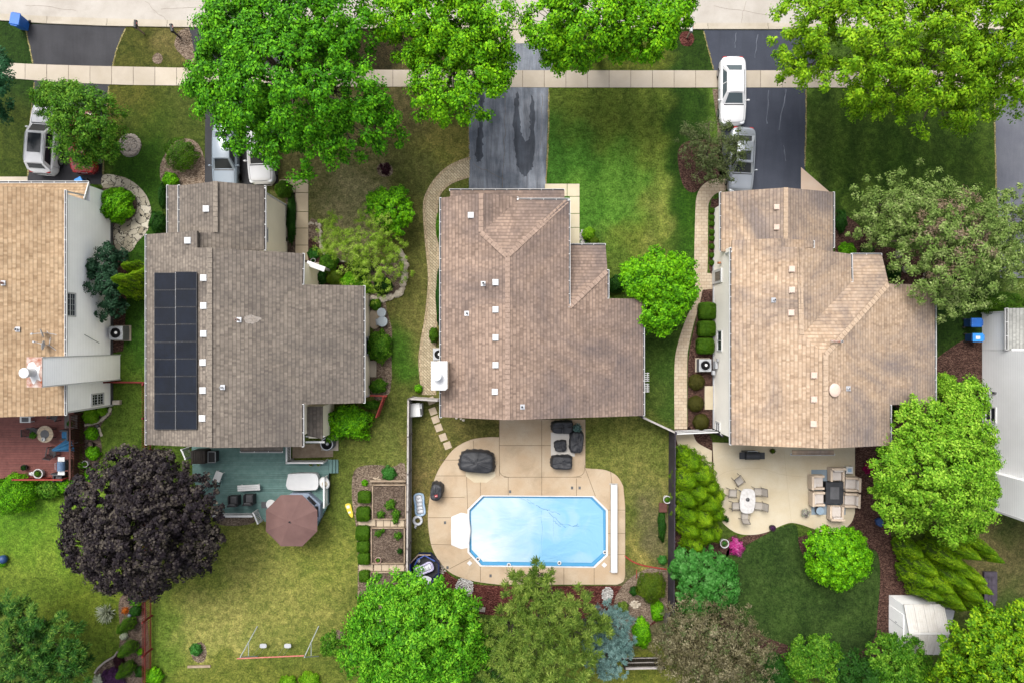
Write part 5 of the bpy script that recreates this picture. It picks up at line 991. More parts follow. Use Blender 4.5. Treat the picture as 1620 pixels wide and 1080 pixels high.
# ================================================================= VEHICLES
def quad(k, a, b, c, d, off=V((0,0,0))): k.add([a+off,b+off,c+off,d+off], [(0,1,2,3)])
def car(name, label, loc, rz, L, W, H, paint, kind='sedan', glass='cglass', sunroof=False, cat='car'):
    r = thing(name, label, cat, loc, rz); lo = dict(parent=r, world=False); suv = kind == 'suv'
    zh = .92 if not suv else 1.08; cowl = L*.21; rearb = -L*.5+(.16 if suv else L*.13)
    def zt(y):
        if y > cowl: q = (y-cowl)/(L/2-cowl); return zh-.10*q-.22*max(0,(q-.75)/.25)**2
        if y < rearb+.05: q = (rearb+.05-y)/(L/2+rearb+.05); return zh+.02-.06*q-.16*max(0,(q-.7)/.3)**2
        return zh+.02
    def hw(y): u = abs(y)/(L/2); return W/2*(1-.05*u**3-.05*max(0,(u-.5)/.5)**2-.30*max(0,(u-.82)/.18)**2.2)
    N = 29; ys = [-L/2+L*(.5-.5*math.cos(math.pi*i/(N-1))) for i in range(N)]; vs = []; fs = []; k = MB()
    for y in ys:
        w_, z = hw(y), zt(y); pr = [(0,.2),(w_*.9,.2),(w_*.99,.36),(w_,.58),(w_*.975,z-.10),(w_*.93,z-.03),(w_*.80,z+.005),(w_*.4,z+.03),(0,z+.035)]
        vs += [V((x,y,zz)) for x, zz in pr]+[V((-x,y,zz)) for x, zz in reversed(pr[1:-1])]
    q = 16
    for i in range(N-1):
        for j in range(q): fs.append((i*q+j, i*q+(j+1)%q, (i+1)*q+(j+1)%q, (i+1)*q+j))
    fs += [tuple(range(q)), tuple(reversed(range((N-1)*q, N*q)))]
    k.add(vs, fs); body = k.build('body', paint, smooth=True, **lo)
    yf, yr = cowl-.02, rearb; tf = cowl-L*.145; tr = rearb+(.38 if suv else L*.13); wb = hw(0)*.93; wt = W/2*.66 if not suv else W/2*.74
    zb = zh+.0; B4 = [V((-wb*.93,yf,zb)),V((wb*.93,yf,zb)),V((wb*.9,yr,zb)),V((-wb*.9,yr,zb))]; T4 = [V((-wt*.94,tf,H-.05)),V((wt*.94,tf,H-.05)),V((wt*.92,tr,H-.05)),V((-wt*.92,tr,H-.05))]
    k = MB(); n = 10; vs = []; fs = []
    for i in range(n+1):     # roof skin, crowned
        t = i/n; a = T4[0].lerp(T4[3],t); b = T4[1].lerp(T4[2],t)
        for j in range(7): s = j/6; p = a.lerp(b,s); p.z += .06*(1-(2*s-1)**2)+.03*math.sin(math.pi*t); vs.append(p)
    for i in range(n):
        for j in range(6): fs.append((i*7+j, i*7+j+1, (i+1)*7+j+1, (i+1)*7+j))
    k.add(vs, fs); 
    for i in range(4): quad(k, B4[i], B4[(i+1)%4], T4[(i+1)%4], T4[i])
    k.build('cabin', paint, smooth=True, bevel=.05, **lo)
    def pane(nm, a, b, c, d, u0, u1, v0, v1, mat):
        nrm = (b-a).cross(d-a).normalized(); ctr = (a+b+c+d)/4
        if nrm.dot(ctr-V((0,0,.8))) < 0: nrm = -nrm
        f = lambda u, v: (a.lerp(b,u)).lerp(d.lerp(c,u), v)+nrm*.012
        k = MB(); quad(k, f(u0,v0), f(u1,v0), f(u1,v1), f(u0,v1)); return k.build(nm, mat, **lo)
    gm = m[glass]
    pane('windshield', B4[0],B4[1],T4[1],T4[0], .11,.89,.08,.93, gm); pane('rear_window', B4[3],B4[2],T4[2],T4[3], .13,.87,.28 if suv else .14,.9, gm)
    for s in (0, 1):
        a, b, c, d_ = (B4[1],B4[2],T4[2],T4[1]) if s else (B4[0],B4[3],T4[3],T4[0])
        pane('side_window', a,b,c,d_, .10,.48,.12,.88, gm); pane('side_window', a,b,c,d_, .51,.90,.12,.88, gm)
    if sunroof:
        k = MB(); z = H+.055; w_ = wt*.62; k.prism([(-w_,tf-.15),(w_,tf-.15),(w_,tf-sunroof),(-w_,tf-sunroof)], z-.02, z); k.build('sunroof', m['cglass'], **lo)
    if suv:
        for s in (-1,1): k = MB(); k.tube([V((s*wt*.9,tf-.1,H+.02)),V((s*wt*.9,tf-.3,H+.06)),V((s*wt*.88,tr+.3,H+.06)),V((s*wt*.88,tr+.1,H+.02))], .02, 6); k.build('roof_rail', m['grey'], **lo)
    for sx in (-1,1):
        for y in (L*.30, -L*.29):
            x = sx*(hw(y)-.1); k = MB(); k.M = Matrix.Translation((x,y,.33)) @ Matrix.Rotation(R(90), 4, 'Y'); k.lathe([(.2,-.12),(.33,-.1),(.34,0),(.33,.1),(.2,.12)], (0,0,0), 24)
            o = k.build('wheel', m['tyre'], smooth=True, **lo); k = MB(); k.M = Matrix.Translation((x+sx*.11,y,.33)) @ Matrix.Rotation(R(90), 4, 'Y'); k.lathe([(.001,-.01),(.2,-.01),(.22,.012),(.05,.02),(.001,.02)], (0,0,0), 20)
            k.build('rim', m['rim'], parent=o, world=False)
        k = MB(); k.ell((sx*(wb+.14),cowl-.28,zh+.03), (.12,.07,.07), 10, 6); k.bar(V((sx*wb*.95,cowl-.26,zh)), V((sx*(wb+.1),cowl-.27,zh)), .05); k.build('mirror', paint, smooth=True, **lo)
        k = MB(); y = L/2-.2; k.ell((sx*hw(y)*.78,y-.02,zt(y)-.05), (.2,.17,.07), 10, 6); k.build('headlight', m['lamp'], smooth=True, **lo)
        k = MB(); y = -L/2+.1; k.ell((sx*hw(y)*.78,y,zt(y)-.08), (.2,.10,.07), 10, 6); k.build('taillight', m['tail'], smooth=True, **lo)
    k = MB()
    for s in (-1,1): k.tube([V((s*hw(y)*.80,y,zt(y)+.006)) for y in np.linspace(cowl+.05,L/2-.22,9)], .011, 4)
    k.tube([V((x*hw(L/2-.22)*.8,L/2-.22+.05*(1-x*x),zt(L/2-.2)+.02-.01*x*x)) for x in np.linspace(-1,1,9)], .012, 4)
    if not suv: k.tube([V((x*hw(rearb)*.8,rearb-.06,zt(rearb-.06)+.03-.025*x*x)) for x in np.linspace(-1,1,9)], .012, 4)
    for s in (-1,1):
        for y in (cowl-.15, cowl-1.05, rearb+.35): k.tube([V((s*(hw(y)+.002),y,.35)), V((s*(hw(y)+.004),y,.6)), V((s*hw(y)*.978,y,zt(y)-.08))], .009, 4)
    k.build('panel_gap', m['dgrey'], **lo)
    k = MB(); k.box((0,-L/2+.005,.62), (.42,.03,.12)); k.build('licence_plate', m['lgrey'], **lo)
    k = MB(); k.box((0,L/2-.03,.5), (W*.56,.1,.22)); k.build('grille', m['dark'], bevel=.02, **lo)
    k = MB(); k.bar(V((-wb*.8,cowl+.03,zh+.03)), V((wb*.8,cowl+.03,zh+.03)), .07, .015); k.build('wiper_cowl', m['dark'], **lo)
    return r
car('parked_suv', 'white SUV with dark sunroof on the driveway beside the leaning crabapple', P(82,226,0), R(-4), 4.75, 1.92, 1.72, m['carwhite'], 'suv', sunroof=1.45)
car('parked_car', 'dark red car mostly hidden under the crabapple tree', P(142,228,0), 0, 4.4, 1.8, 1.5, m['carred'])
car('parked_car', 'pale blue grey sedan under the largest maple, nosed to the solar roof house', P(363,252,0), R(180), 4.6, 1.8, 1.46, m['cargrey'])
car('parked_car', 'white hatchback half under the largest maple with its dark grille showing', P(419,246,0), R(182), 4.4, 1.82, 1.5, m['carwhite'], 'suv')
car('parked_car', 'white sedan parked across the sidewalk on the blue black driveway', P(1154,150,0), R(180), 4.75, 1.84, 1.44, m['carwhite'], 'sedan', 'cglassl')
car('parked_car', 'silver sedan beside the sparse crabapple, nosed to the peach garage roof', P(1168,258,0), R(177), 4.6, 1.8, 1.44, m['carsilver'], 'sedan', sunroof=.75)
# ================================================================= SMALL THINGS
def ltag(name, label, cat, loc, rz=0, group=None): r = thing(name, label, cat, loc, rz, group); return r, dict(parent=r, world=False)
def bin_(label, px, py, rz, lidmat, bodymat, h=1.0, w=.6, d=.72, tilt=None):
    r, lo = ltag('wheelie_bin', label, 'bin', P(px,py), rz)
    k = MB(); k.add([V((a*w*.42,b*d*.40,.06)) for a,b in ((-1,-1),(1,-1),(1,1),(-1,1))]+[V((a*w*.5,b*d*.48,h)) for a,b in ((-1,-1),(1,-1),(1,1),(-1,1))], [(3,2,1,0),(4,5,6,7),(0,1,5,4),(1,2,6,5),(2,3,7,6),(3,0,4,7)]); k.build('body', bodymat, bevel=.03, **lo)
    k = MB(); k.box((0,.02,h+.03), (w*1.06,d*1.04,.07), 0, .9); k.box((0,-d*.54,h+.02), (w*.7,.07,.05)); k.build('lid', lidmat, bevel=.03, **lo)
    for s in (-1,1): k = MB(); k.M = Matrix.Translation((s*w*.46,d*.4,.12)) @ Matrix.Rotation(R(90),4,'Y'); k.lathe([(.05,-.04),(.12,-.04),(.12,.04),(.05,.04)], (0,0,0), 14); k.build('wheel', m['tyre'], **lo)
    k = MB(); k.tube([V((-w*.4,d*.5,h-.04)),V((-w*.4,d*.58,h-.02)),V((w*.4,d*.58,h-.02)),V((w*.4,d*.5,h-.04))], .02, 6); k.build('handle', bodymat, **lo); return r
bin_('blue wheelie bin at the kerb in the top left corner', 41, 42, R(-10), m['binblue'], m['binblue'], 1.05, .68, .8)
bin_('blue bin by the garage front below the red car', 138, 292, R(28), m['binlid'], m['bindark'], .9, .5, .5)
r_ = bin_('blue wheelie bin at the grey house, nearer the rounded hedge', 1530, 511, R(90), m['binblue'], m['bindark'], 1.0, .62, .72)
r_ = bin_('blue wheelie bin with a white patch on its bright lid at the grey house', 1532, 534, R(90), m['binlid'], m['bindark'], 1.0, .58, .72)
k = MB(); k.box((.0,.05,1.07), (.22,.3,.006)); k.build('lid_sticker', m['white'], parent=r_, world=False)
def mailbox(label, px, py, rz, boxm, postm):
    r, lo = ltag('mailbox', label, 'mailbox', P(px,py), rz, 'mailboxes along the kerb')
    k = MB(); k.box((0,0,.5), (.1,.1,1.0)); k.bar(V((0,-.05,.7)), V((0,.3,.98)), .06); k.box((0,.15,1.0), (.12,.55,.05)); k.build('post', postm, **lo)
    k = MB(); pr = [(-.1,0),(.1,0)]+[(.1*math.cos(t),.12+.09*math.sin(t)) for t in [math.pi*i/8 for i in range(9)]]
    k.add([V((x,-.1,1.03+z)) for x,z in pr]+[V((x,.42,1.03+z)) for x,z in pr], [tuple(range(11)), tuple(range(21,10,-1))]+[(i,(i+1)%11,11+(i+1)%11,11+i) for i in range(11)]); k.build('box', boxm, bevel=.01, **lo)
    k = MB(); k.box((.115,.2,1.2), (.015,.14,.05)); k.build('flag', m['tail'], **lo)
mailbox('black mailbox on a pale post at the edge of the left driveway apron', 228, 54, R(-4), m['dark'], m['timber'])
mailbox('black mailbox on a dark leaning post in the bare strip by the largest maple', 285, 60, R(12), m['dark'], m['blackmetal'])
mailbox('grey mailbox in the small mulched oval beside the blue black driveway', 1087, 60, R(-4), m['lgrey'], m['timber'])
def ac(label, px, py, rz, s=.85, h=.8, bm='lgrey', round_=False):
    r, lo = ltag('air_conditioner', label, 'air conditioner', P(px,py), rz)
    k = MB(); k.box((0,0,.04), (s*1.2,s*1.15,.08)); k.build('pad', m['walk'], **lo)
    k = MB(); 
    if round_: k.lathe([(s*.46,.08),(s*.46,h)], (0,0,0), 28)
    else: k.box((0,0,.08+h/2), (s,s,h))
    o = k.build('housing', m[bm], bevel=.02, **lo); k = MB()
    for i in range(12):
        z = .14+i*(h-.12)/12
        if round_: k.lathe([(s*.465,z),(s*.475,z+.01),(s*.475,z+.025),(s*.465,z+.035)], (0,0,0), 28)
        else: k.box((0,0,z), (s*1.02,s*1.02,.022))
    k.build('louvre', m['dgrey'], parent=o, world=False)
    k = MB(); k.lathe([(s*.43,0),(s*.43,.03),(s*.38,.03),(s*.36,.005),(.001,.004)], (0,0,.09+h), 28); f = k.build('fan_guard', m['steel'], **lo)
    k = MB()
    for q in (.12,.2,.28,.35): k.lathe([(s*q,0),(s*q+.008,.006),(s*q+.016,0)], (0,0,.105+h), 28)
    for i in range(12): a = i*math.pi/6; k.bar(V((.08*math.cos(a),.08*math.sin(a),.112+h)), V((s*.4*math.cos(a),s*.4*math.sin(a),.112+h)), .008)
    k.build('guard_wire', m['blackmetal'], parent=f, world=False); k = MB(); k.lathe([(.1,0),(.1,.03),(.001,.035)], (.04,.02,.11+h), 14); k.build('motor_cap', m['white'] if not round_ else m['lgrey'], **lo)
ac('dark grey air conditioner against the white clapboard wall', 195, 527, 0, .95, .85, 'grey')
ac('grey air conditioner in the mulch by the cream wall', 1111, 577, 0, .85, .7, 'lgrey')
ac('round grey air conditioner in the stone nook behind the green deck railing', 522, 699, 0, 1.0, .75, 'grey', True)
ac('pale air conditioner half hidden under the gutter by the white topped chimney', 696, 560, 0, .8, .7, 'lgrey')
ac('dark air conditioner at the grey siding, beside the lime green tree', 1548, 722, 0, .75, .7, 'dgrey')
def dish(label, x, y, rz, tilt):
    p = PL(x, y, pA); r, lo = ltag('satellite_dish', label, 'satellite dish', p, rz)
    k = MB(); k.M = Matrix.Translation((0,0,.45)) @ Matrix.Rotation(tilt,4,'Y'); k.lathe([(.001,0),(.15,.015),(.28,.055),(.3,.07),(.29,.075),(.15,.03),(.001,.012)], (0,0,0), 20, 1, 1.0); k.build('reflector', m['lgrey'], smooth=True, **lo)
    k = MB(); k.tube([V((0,0,0)),V((0,0,.45))], .025, 8); k.bar(V((0,0,.02)), V((0,.5,-.02)), .03); k.bar(V((0,0,.02)), V((.4,-.25,-.1)), .03); k.build('mast', m['galv'], **lo)
    k = MB(); k.tube([V((0,0,.4)),V((-.35,.1,.5)),V((-.5,.13,.62))], .018, 6); k.box((-.54,.14,.65), (.12,.09,.09)); k.build('receiver_arm', m['lgrey'], **lo)
dish('grey satellite dish on the honey roof edge, upper of the pair', 76, 527, R(20), R(-62)); dish('grey satellite dish on the honey roof edge, lower of the pair', 78, 546, R(-8), R(-72))
# ================================================================= DECKS
def deck(name, label, poly, z, mat, axis, parts=None, bw=.14):
    r = thing(name, label, 'deck', P(*poly[0])); q = [tuple(P(x,y,z)[:2]) for x, y in poly]; k = MB()
    a = 1 if axis == 'x' else 0; lo_, hi = min(p[a] for p in q), max(p[a] for p in q); y = lo_
    while y < hi-.02:     # clip one row of boards to the outline
        yc = y+bw/2; xs = []
        for i in range(len(q)):
            p0, p1 = q[i], q[(i+1)%len(q)]
            if (p0[a] <= yc) != (p1[a] <= yc): t = (yc-p0[a])/(p1[a]-p0[a]); xs.append(p0[1-a]+t*(p1[1-a]-p0[1-a]))
        xs.sort()
        for x0, x1 in zip(xs[::2], xs[1::2]):
            cut = [x0]+[c for c in np.arange(x0+random.uniform(1.5,3.5), x1-.4, 3.6)]+[x1]
            for c0, c1 in zip(cut[:-1], cut[1:]):
                ctr = ((c0+c1)/2, yc, z-.02) if a == 1 else (yc, (c0+c1)/2, z-.02); d = (c1-c0-.006, bw-.012, .04) if a == 1 else (bw-.012, c1-c0-.006, .04); k.box(ctr, d)
        y += bw
    k.build('deck_boards', mat, r); k = MB()
    k.prism(q, .0, z-.05); k.build('deck_base', m['blackwood'], r); return r
def rail(r, a, b, z0, z1, mat, step=.13, w=.035, cap=.1, lat=False):
    """a railing from a to b (metres): posts, top rail, balusters"""
    a = V((a[0],a[1],0)); b = V((b[0],b[1],0)); k = MB(); L = (b-a).length; n = max(2, int(L/step))
    for i in range(n+1): p = a.lerp(b, i/n); k.bar(p+V((0,0,z0+.06)), p+V((0,0,z1-.04)), w, w)
    k.bar(a+V((0,0,z0+.08)), b+V((0,0,z0+.08)), .05, .05); o = k.build('railing', mat, r)
    k = MB(); k.bar(a+V((0,0,z1)), b+V((0,0,z1)), cap, .04); k.build('top_rail', mat, o); k = MB()
    for i in range(max(1, int(L/1.8))+1): p = a.lerp(b, i/max(1, int(L/1.8))); k.bar(p+V((0,0,max(0,z0-.5))), p+V((0,0,z1+.05)), .1, .1)
    k.build('railing_post', mat, o)
dA = deck('wooden_deck', 'red brown plank deck with brown slatted railing behind the white clapboard house', [(-60,650),(117,650),(117,757),(-60,757)], .6, m['deckred'], 'x', bw=.17)
X = -30.05; rail(dA, (X,-5.0), (X,-9.35), .02, 1.6, m['railbrown'], .11, .05, .12); rail(dA, (X-.6,-9.4), (-34,-9.4), .6, 1.5, m['gatewood'], .14)
for i in range(3): k = MB(); k.box((-30.2-.35*0,-4.9+.28*i*0,.15), (.01,.01,.01))
dB = deck('wooden_deck', 'green plank deck with white railings behind the solar roof house', [(303,700),(456,700),(456,730),(520,730),(520,795),(502,832),(480,838),(415,822),(400,812),(345,812),(305,760)], .45, m['deckgreen'], 'x', bw=.15)
def pm(x, y, z=.45): return tuple(P(x,y,z)[:2])
rail(dB, pm(297,708), pm(303,722), .3, 1.35, m['white'], .1, .05); rail(dB, pm(460,703), pm(460,727), .45, 1.35, m['white'], .1, .045); rail(dB, pm(460,728), pm(516,728), .45, 1.35, m['white'], .1, .045)
rail(dB, pm(518,752), pm(518,797), .45, 1.35, m['white'], .1, .045); rail(dB, pm(345,811), pm(406,811), .45, 1.3, m['white'], .12, .045, .14); rail(dB, pm(408,806), pm(415,822), .45, 1.3, m['white'], .1, .05)
k = MB()
for i in range(3): p = P(522+i*5,737,.38-.15*i); k.box(p, (.28,.95,.05)); k.box(p-V((0,0,.1)), (.24,.9,.15))
k.build('steps', m['deckgreen'], dB)
ground('nook_floor', [(463,703),(527,700),(527,722),(463,724)], .03, m['timber'])
# deck A furniture (deck top z = .6)
def slat_chair(label, p, rz, mat, cat='chair', group=None):
    r, lo = ltag('patio_chair', label, cat, p, rz, group); k = MB()
    for i in range(6): k.box((0,-.22+i*.09,.42), (.5,.07,.025))
    k.build('seat', mat, **lo); k = MB()
    for i in range(6): x = -.22+i*.088; k.bar(V((x,.26,.44)), V((x,.46,.98)), .05, .02)
    k.bar(V((-.25,.46,.98)), V((.25,.46,.98)), .05); k.build('backrest', mat, **lo)
    for sx in (-1,1):
        k = MB(); k.bar(V((sx*.29,-.25,.64)), V((sx*.29,.36,.66)), .07, .025); k.build('armrest', mat, **lo)
        for y in (-.24,.26): k = MB(); k.bar(V((sx*.28,y,0)), V((sx*.28,y,.64)), .04); k.build('leg', mat, **lo)
    return r
gA = 'dark slatted chairs on the red deck'
slat_chair('dark slatted chair left of the round table on the red deck', P(60,682,.6), R(90), m['blackmetal'], group=gA)
slat_chair('dark slatted chair below the round table, under the closed blue umbrella', P(90,712,.6), R(170), m['blackmetal'], group=gA)
slat_chair('dark slatted chair tucked at the house end of the red deck', P(92,657,.6), R(-20), m['blackmetal'], group=gA)
r, lo = ltag('round_table', 'round beige patio table with a potted plant on the red deck', 'table', P(82,684,.6)); k = MB(); k.lathe([(.01,.68),(.56,.68),(.58,.70),(.56,.72),(.01,.72)], (0,0,0), 32); k.build('tabletop', m['paverD'], **lo)
k = MB(); k.lathe([(.3,.722),(.3,.732),(.01,.733)], (0,0,0), 24); k.build('table_inlay', m['dgrey'], **lo)
for a in range(4): k = MB(); k.bar(V((.4*math.cos(a*1.57+.8),.4*math.sin(a*1.57+.8),0)), V((.4*math.cos(a*1.57+.8),.4*math.sin(a*1.57+.8),.68)), .05); k.build('leg', m['blackmetal'], **lo)
dome('potted_plant', 'small leafy plant in the middle of the round beige table', 'plant', 73, 684, 5, .3, 'crab', .1, 1.5, zb=1.33)
k = MB(); p = P(70,694,1.33); k.lathe([(.1,0),(.13,.12),(.11,.12),(.09,.02),(.001,.02)], p, 16); tag(k.build('bowl', m['white']), 'white bowl on the edge of the round beige table', 'bowl')
def cushion_chair(label, p, rz, frame, cush, group=None, w=.75, cat='armchair', name='armchair', seat_h=.42):
    r, lo = ltag(name, label, cat, p, rz, group)
    k = MB(); k.box((0,0,seat_h*.5), (w*.98,w*.95,seat_h*.55)); k.build('frame', frame, bevel=.02, **lo)
    k = MB(); k.box((0,-.04,seat_h+.02), (w*.66,w*.74,.14), 0, .95); k.build('seat', cush, bevel=.03, **lo)
    k = MB(); k.box((0,w*.42,seat_h+.2), (w*.98,w*.16,.5), 0, .97); k.build('backrest', frame, bevel=.03, **lo)
    k = MB(); k.box((0,w*.30,seat_h+.24), (w*.64,w*.14,.36), 0, .95); k.build('back_cushion', cush, bevel=.03, **lo)
    for s in (-1,1): k = MB(); k.box((s*w*.41,-.04,seat_h+.08), (w*.16,w*.86,.3), 0, .97); k.build('armrest', frame, bevel=.025, **lo)
    for a, b in ((-1,-1),(1,-1),(1,1),(-1,1)): k = MB(); k.box((a*w*.42,b*w*.4,.05), (.06,.06,.1)); k.build('leg', frame, **lo)
    return r
blue_c = M('blue_cushion', C(38,104,150), C(56,124,168), 3, .8)
cushion_chair('blue cushioned chair beside the round table on the red deck', P(112,686,.6), R(-90), m['blackmetal'], blue_c)
def closed_umbrella(label, a, b, z):
    r = thing('closed_umbrella', label, 'umbrella', P(*a, z)); pa, pb = P(*a, z+.1), P(*b, z+.9); k = MB(); d = pb-pa; n = 24; vs = []; fs = []
    up = d.normalized(); s1 = up.cross(V((0,0,1))).normalized(); s2 = s1.cross(up)
    for i, (t, rr) in enumerate(((.0,.30),(.15,.27),(.5,.17),(.8,.09),(1.0,.03))):
        for j in range(n): q = rr*(1+.3*(1 if j % 4 < 2 else -1)); an = 2*math.pi*j/n; vs.append(pa+d*t+s1*q*math.cos(an)*1.3+s2*q*math.sin(an)*.6)
    for i in range(4):
        for j in range(n): fs.append((i*n+j, i*n+(j+1)%n, (i+1)*n+(j+1)%n, (i+1)*n+j))
    k.add(vs, fs); k.build('canopy', blue_c, r); k = MB(); k.tube([pa-d*.3, pb+d*.06], .022, 8); k.build('pole', m['dgrey'], r)
closed_umbrella('closed blue umbrella lying tilted over the red deck railing', (114,702), (82,712), 1.1)
def grill(label, p, rz, lidm, shelfm, w=.75, shelf=.35, cat='grill', covered=False):
    r, lo = ltag('gas_grill', label, cat, p, rz); k = MB(); k.box((0,0,.42), (w,.5,.78)); k.build('cabinet', m['dgrey'], bevel=.02, **lo)
    k = MB(); pr = [(.27*math.cos(t),.27*math.sin(t)) for t in [math.pi*i/10 for i in range(11)]]; k.add([V((-w/2,y,.84+z)) for y,z in pr]+[V((w/2,y,.84+z)) for y,z in pr], [tuple(range(11)), tuple(range(21,10,-1))]+[(i,(i+1)%11,11+(i+1)%11,11+i) for i in range(11)]); k.build('lid', lidm, bevel=.015, **lo)
    for s in (-1,1): k = MB(); k.box((s*(w/2+shelf/2),0,.86), (shelf,.46,.05)); k.build('side_shelf', shelfm, bevel=.01, **lo)
    k = MB(); k.tube([V((-w*.35,-.27,.98)),V((-w*.35,-.33,1.0)),V((w*.35,-.33,1.0)),V((w*.35,-.27,.98))], .015, 6); k.build('handle', m['galv'], **lo); return r
grill('grey blue gas grill with white side shelves at the red deck railing', P(110,733,.6), R(-90), M('steel_blue', C(84,112,146), C(110,136,166), 2, .35), m['white'], .62, .3)
r, lo = ltag('stool', 'small white framed stool with dark seat at the house end of the red deck', 'stool', P(47,662,.6)); k = MB(); k.box((0,0,.42), (.75,.42,.06)); k.build('frame', m['white'], bevel=.02, **lo); k = MB(); k.box((0,0,.46), (.46,.3,.04)); k.build('seat', m['dgrey'], bevel=.01, **lo)
for a, b in ((-1,-1),(1,-1),(1,1),(-1,1)): k = MB(); k.box((a*.32,b*.17,.2), (.06,.06,.4)); k.build('leg', m['white'], **lo)
def pot(label, px, py, z, r0, h, potm, plant, pr=None, ph=.3, leaf=.09, name='flower_pot', cat='flower pot', group=None, n=1.6):
    p = P(px,py,z); r, lo = ltag(name, label, cat, p, 0, group); k = MB(); k.lathe([(r0*.72,0),(r0*.95,h*.85),(r0*1.04,h*.86),(r0*1.04,h),(r0*.9,h),(r0*.86,h*.86),(.001,h*.85)], (0,0,0), 24); k.build('pot', potm, smooth=False, **lo)
    k = MB(); k.lathe([(r0*.86,h*.87),(.001,h*.88)], (0,0,0), 18); k.build('soil', m['soil'], **lo)
    if plant:
        pr = pr or r0*1.1; nn = int(n*4*pr*pr*3.1/(leaf*leaf*.5)); d = rdir(nn); d[:,2] = abs(d[:,2]); c = d*np.array([pr,pr,ph])*RNG.uniform(.4,1.05,(nn,1)); c[:,2] += h*.9
        for i, pl in enumerate(plant if isinstance(plant, tuple) else (plant,)):
            sel = RNG.random(nn) < (.5 if isinstance(plant, tuple) else 1); leaves_mesh('foliage' if i == 0 else 'flowers', c[sel], d[sel]+.6*rdir(sel.sum()), rdir(sel.sum()), leaf*RNG.uniform(.6,1.3,sel.sum()), .6, m[pl]).parent = r
    return r
pot('black pot with a small plant on the open part of the red deck', 42, 738, .6, .2, .3, m['dark'], 'dkgreen', .2, .15)
pot('round white planter with a green plant near the corner of the red deck', 66, 747, .6, .32, .4, m['white'], 'crab', .22, .2)
k = MB(); p = P(53,748,.62); k.ell(p+V((0,0,.12)), (.22,.14,.12), 12, 8); k.tube([p+V((.15,.0,.15)), p+V((.38,.06,.3))], [.03,.02], 8); k.tube([p+V((-.16,.1,.12)),p+V((-.1,.12,.3)),p+V((.1,.0,.3))], .015, 6); tag(k.build('watering_can', m['white'], smooth=True), 'white watering can beside the round white planter', 'watering can')
pot('dark pot with a plant on the grey deck step behind the white wall', 115, 668, .6, .2, .3, m['timber'], 'mint', .22, .2)
cushion_chair('black wicker armchair in the lower corner of the red deck', P(100,752,.6), R(0), m['black'], m['dgrey'], w=.65)
k = MB()
for i in range(5): k.box(P(104+i*4.2,666,.62+.01*i), (.16,.95,.05))
tag(k.build('deck_ramp', m['greywood']), 'grey weathered board platform at the end of the red deck', 'platform')
# deck B furniture (z = .45)
r, lo = ltag('storage_cabinet', 'dark brown outdoor cabinet against the house on the green deck', 'cabinet', P(323,719,.45)); k = MB(); k.box((0,0,.45), (.95,.9,.9)); k.build('body', m['blackwood'], bevel=.02, **lo)
k = MB()
for i in range(6): k.box((-.4+.16*i,0,.92), (.14,.92,.03))
k.build('lid', m['blackwood'], **lo)
k = MB(); k.box((0,0,.3), (.5,.72,.6)); r, lo = ltag('planter_box', 'open black box beside the dark cabinet on the green deck', 'box', P(341,720,.45)); k.build('body', m['dark'], bevel=.01, **lo); k = MB()
for q in (-1,1): k.bar(V((q*.25,-.37,.61)), V((q*.25,.37,.61)), .05); k.bar(V((-.25,q*.37,.61)), V((.25,q*.37,.61)), .05)
k.build('rim', m['grey'], **lo)
r, lo = ltag('folding_table', 'tilted small white square table on the green deck', 'table', P(349,751,.45), R(-22)); k = MB(); k.box((0,0,.45), (.5,.7,.04)); k.build('tabletop', m['white'], bevel=.01, **lo)
for a, b in ((-1,-1),(1,-1),(1,1),(-1,1)): k = MB(); k.bar(V((a*.2,b*.3,0)), V((a*.2,b*.3,.44)), .03); k.build('leg', m['white'], **lo)
r, lo = ltag('bench', 'long low white bench in the middle of the green deck', 'bench', P(397,769,.45), R(3)); k = MB()
for i in range(3): k.box((0,-.14+.14*i,.4), (1.55,.12,.035))
k.build('seat', m['white'], **lo)
for q in (-1,1): k = MB(); k.box((q*.6,0,.19), (.06,.36,.38)); k.build('leg', m['white'], **lo)
gB = 'black wicker chairs on the green deck'
cushion_chair('black wicker chair on the green deck, nearer the purple maple', P(374,789,.45), R(182), m['dark'], m['dgrey'], gB, .72)
cushion_chair('black wicker chair on the green deck, nearer the open umbrella', P(398,787,.45), R(180), m['dark'], m['dgrey'], gB, .72)
k = MB(); k.box(P(422,798,.47), (.75,.45,.02)); tag(k.build('door_mat', m['dgrey']), 'dark mat on the green deck beside the umbrella', 'mat')
# white padded lounge, hot tub with umbrella
r, lo = ltag('covered_lounger', 'white padded lounger under its fitted cover at the right end of the green deck', 'lounger', P(484,760,.45), R(-2)); k = MB(); k.prism(smoothpoly([(-1.05,-.5),(.6,-.5),(.95,-.4),(1.05,.0),(.95,.5),(.6,.66),(-.9,.56),(-1.08,.4)], 3), .1, .62); k.build('cover', m['whiteplastic'], bevel=.12, **lo)
k = MB(); k.prism(smoothpoly([(-1.0,-.44),(.58,-.44),(.9,-.34),(.98,.0),(.9,.44),(.58,.58),(-.85,.5),(-1.02,.34)], 3), 0, .1); k.build('base', m['dgrey'], **lo)
r, lo = ltag('cushion', 'crumpled white cushion on the railing end of the covered lounger', 'cushion', P(514,763,.9), R(20)); k = MB(); k.ell((0,0,.1), (.36,.46,.16), 14, 8); k.build('pillow', m['white'], smooth=True, **lo); k = MB(); k.ell((.03,-.05,.22), (.2,.22,.1), 12, 6); k.build('fold', m['rock'], smooth=True, **lo)
r, lo = ltag('hot_tub', 'blue grey octagonal hot tub mostly hidden below the brown umbrella', 'hot tub', P(478,805,.45)); tubm = M('spa_shell', C(150,164,186), C(172,186,206), 2, .5)
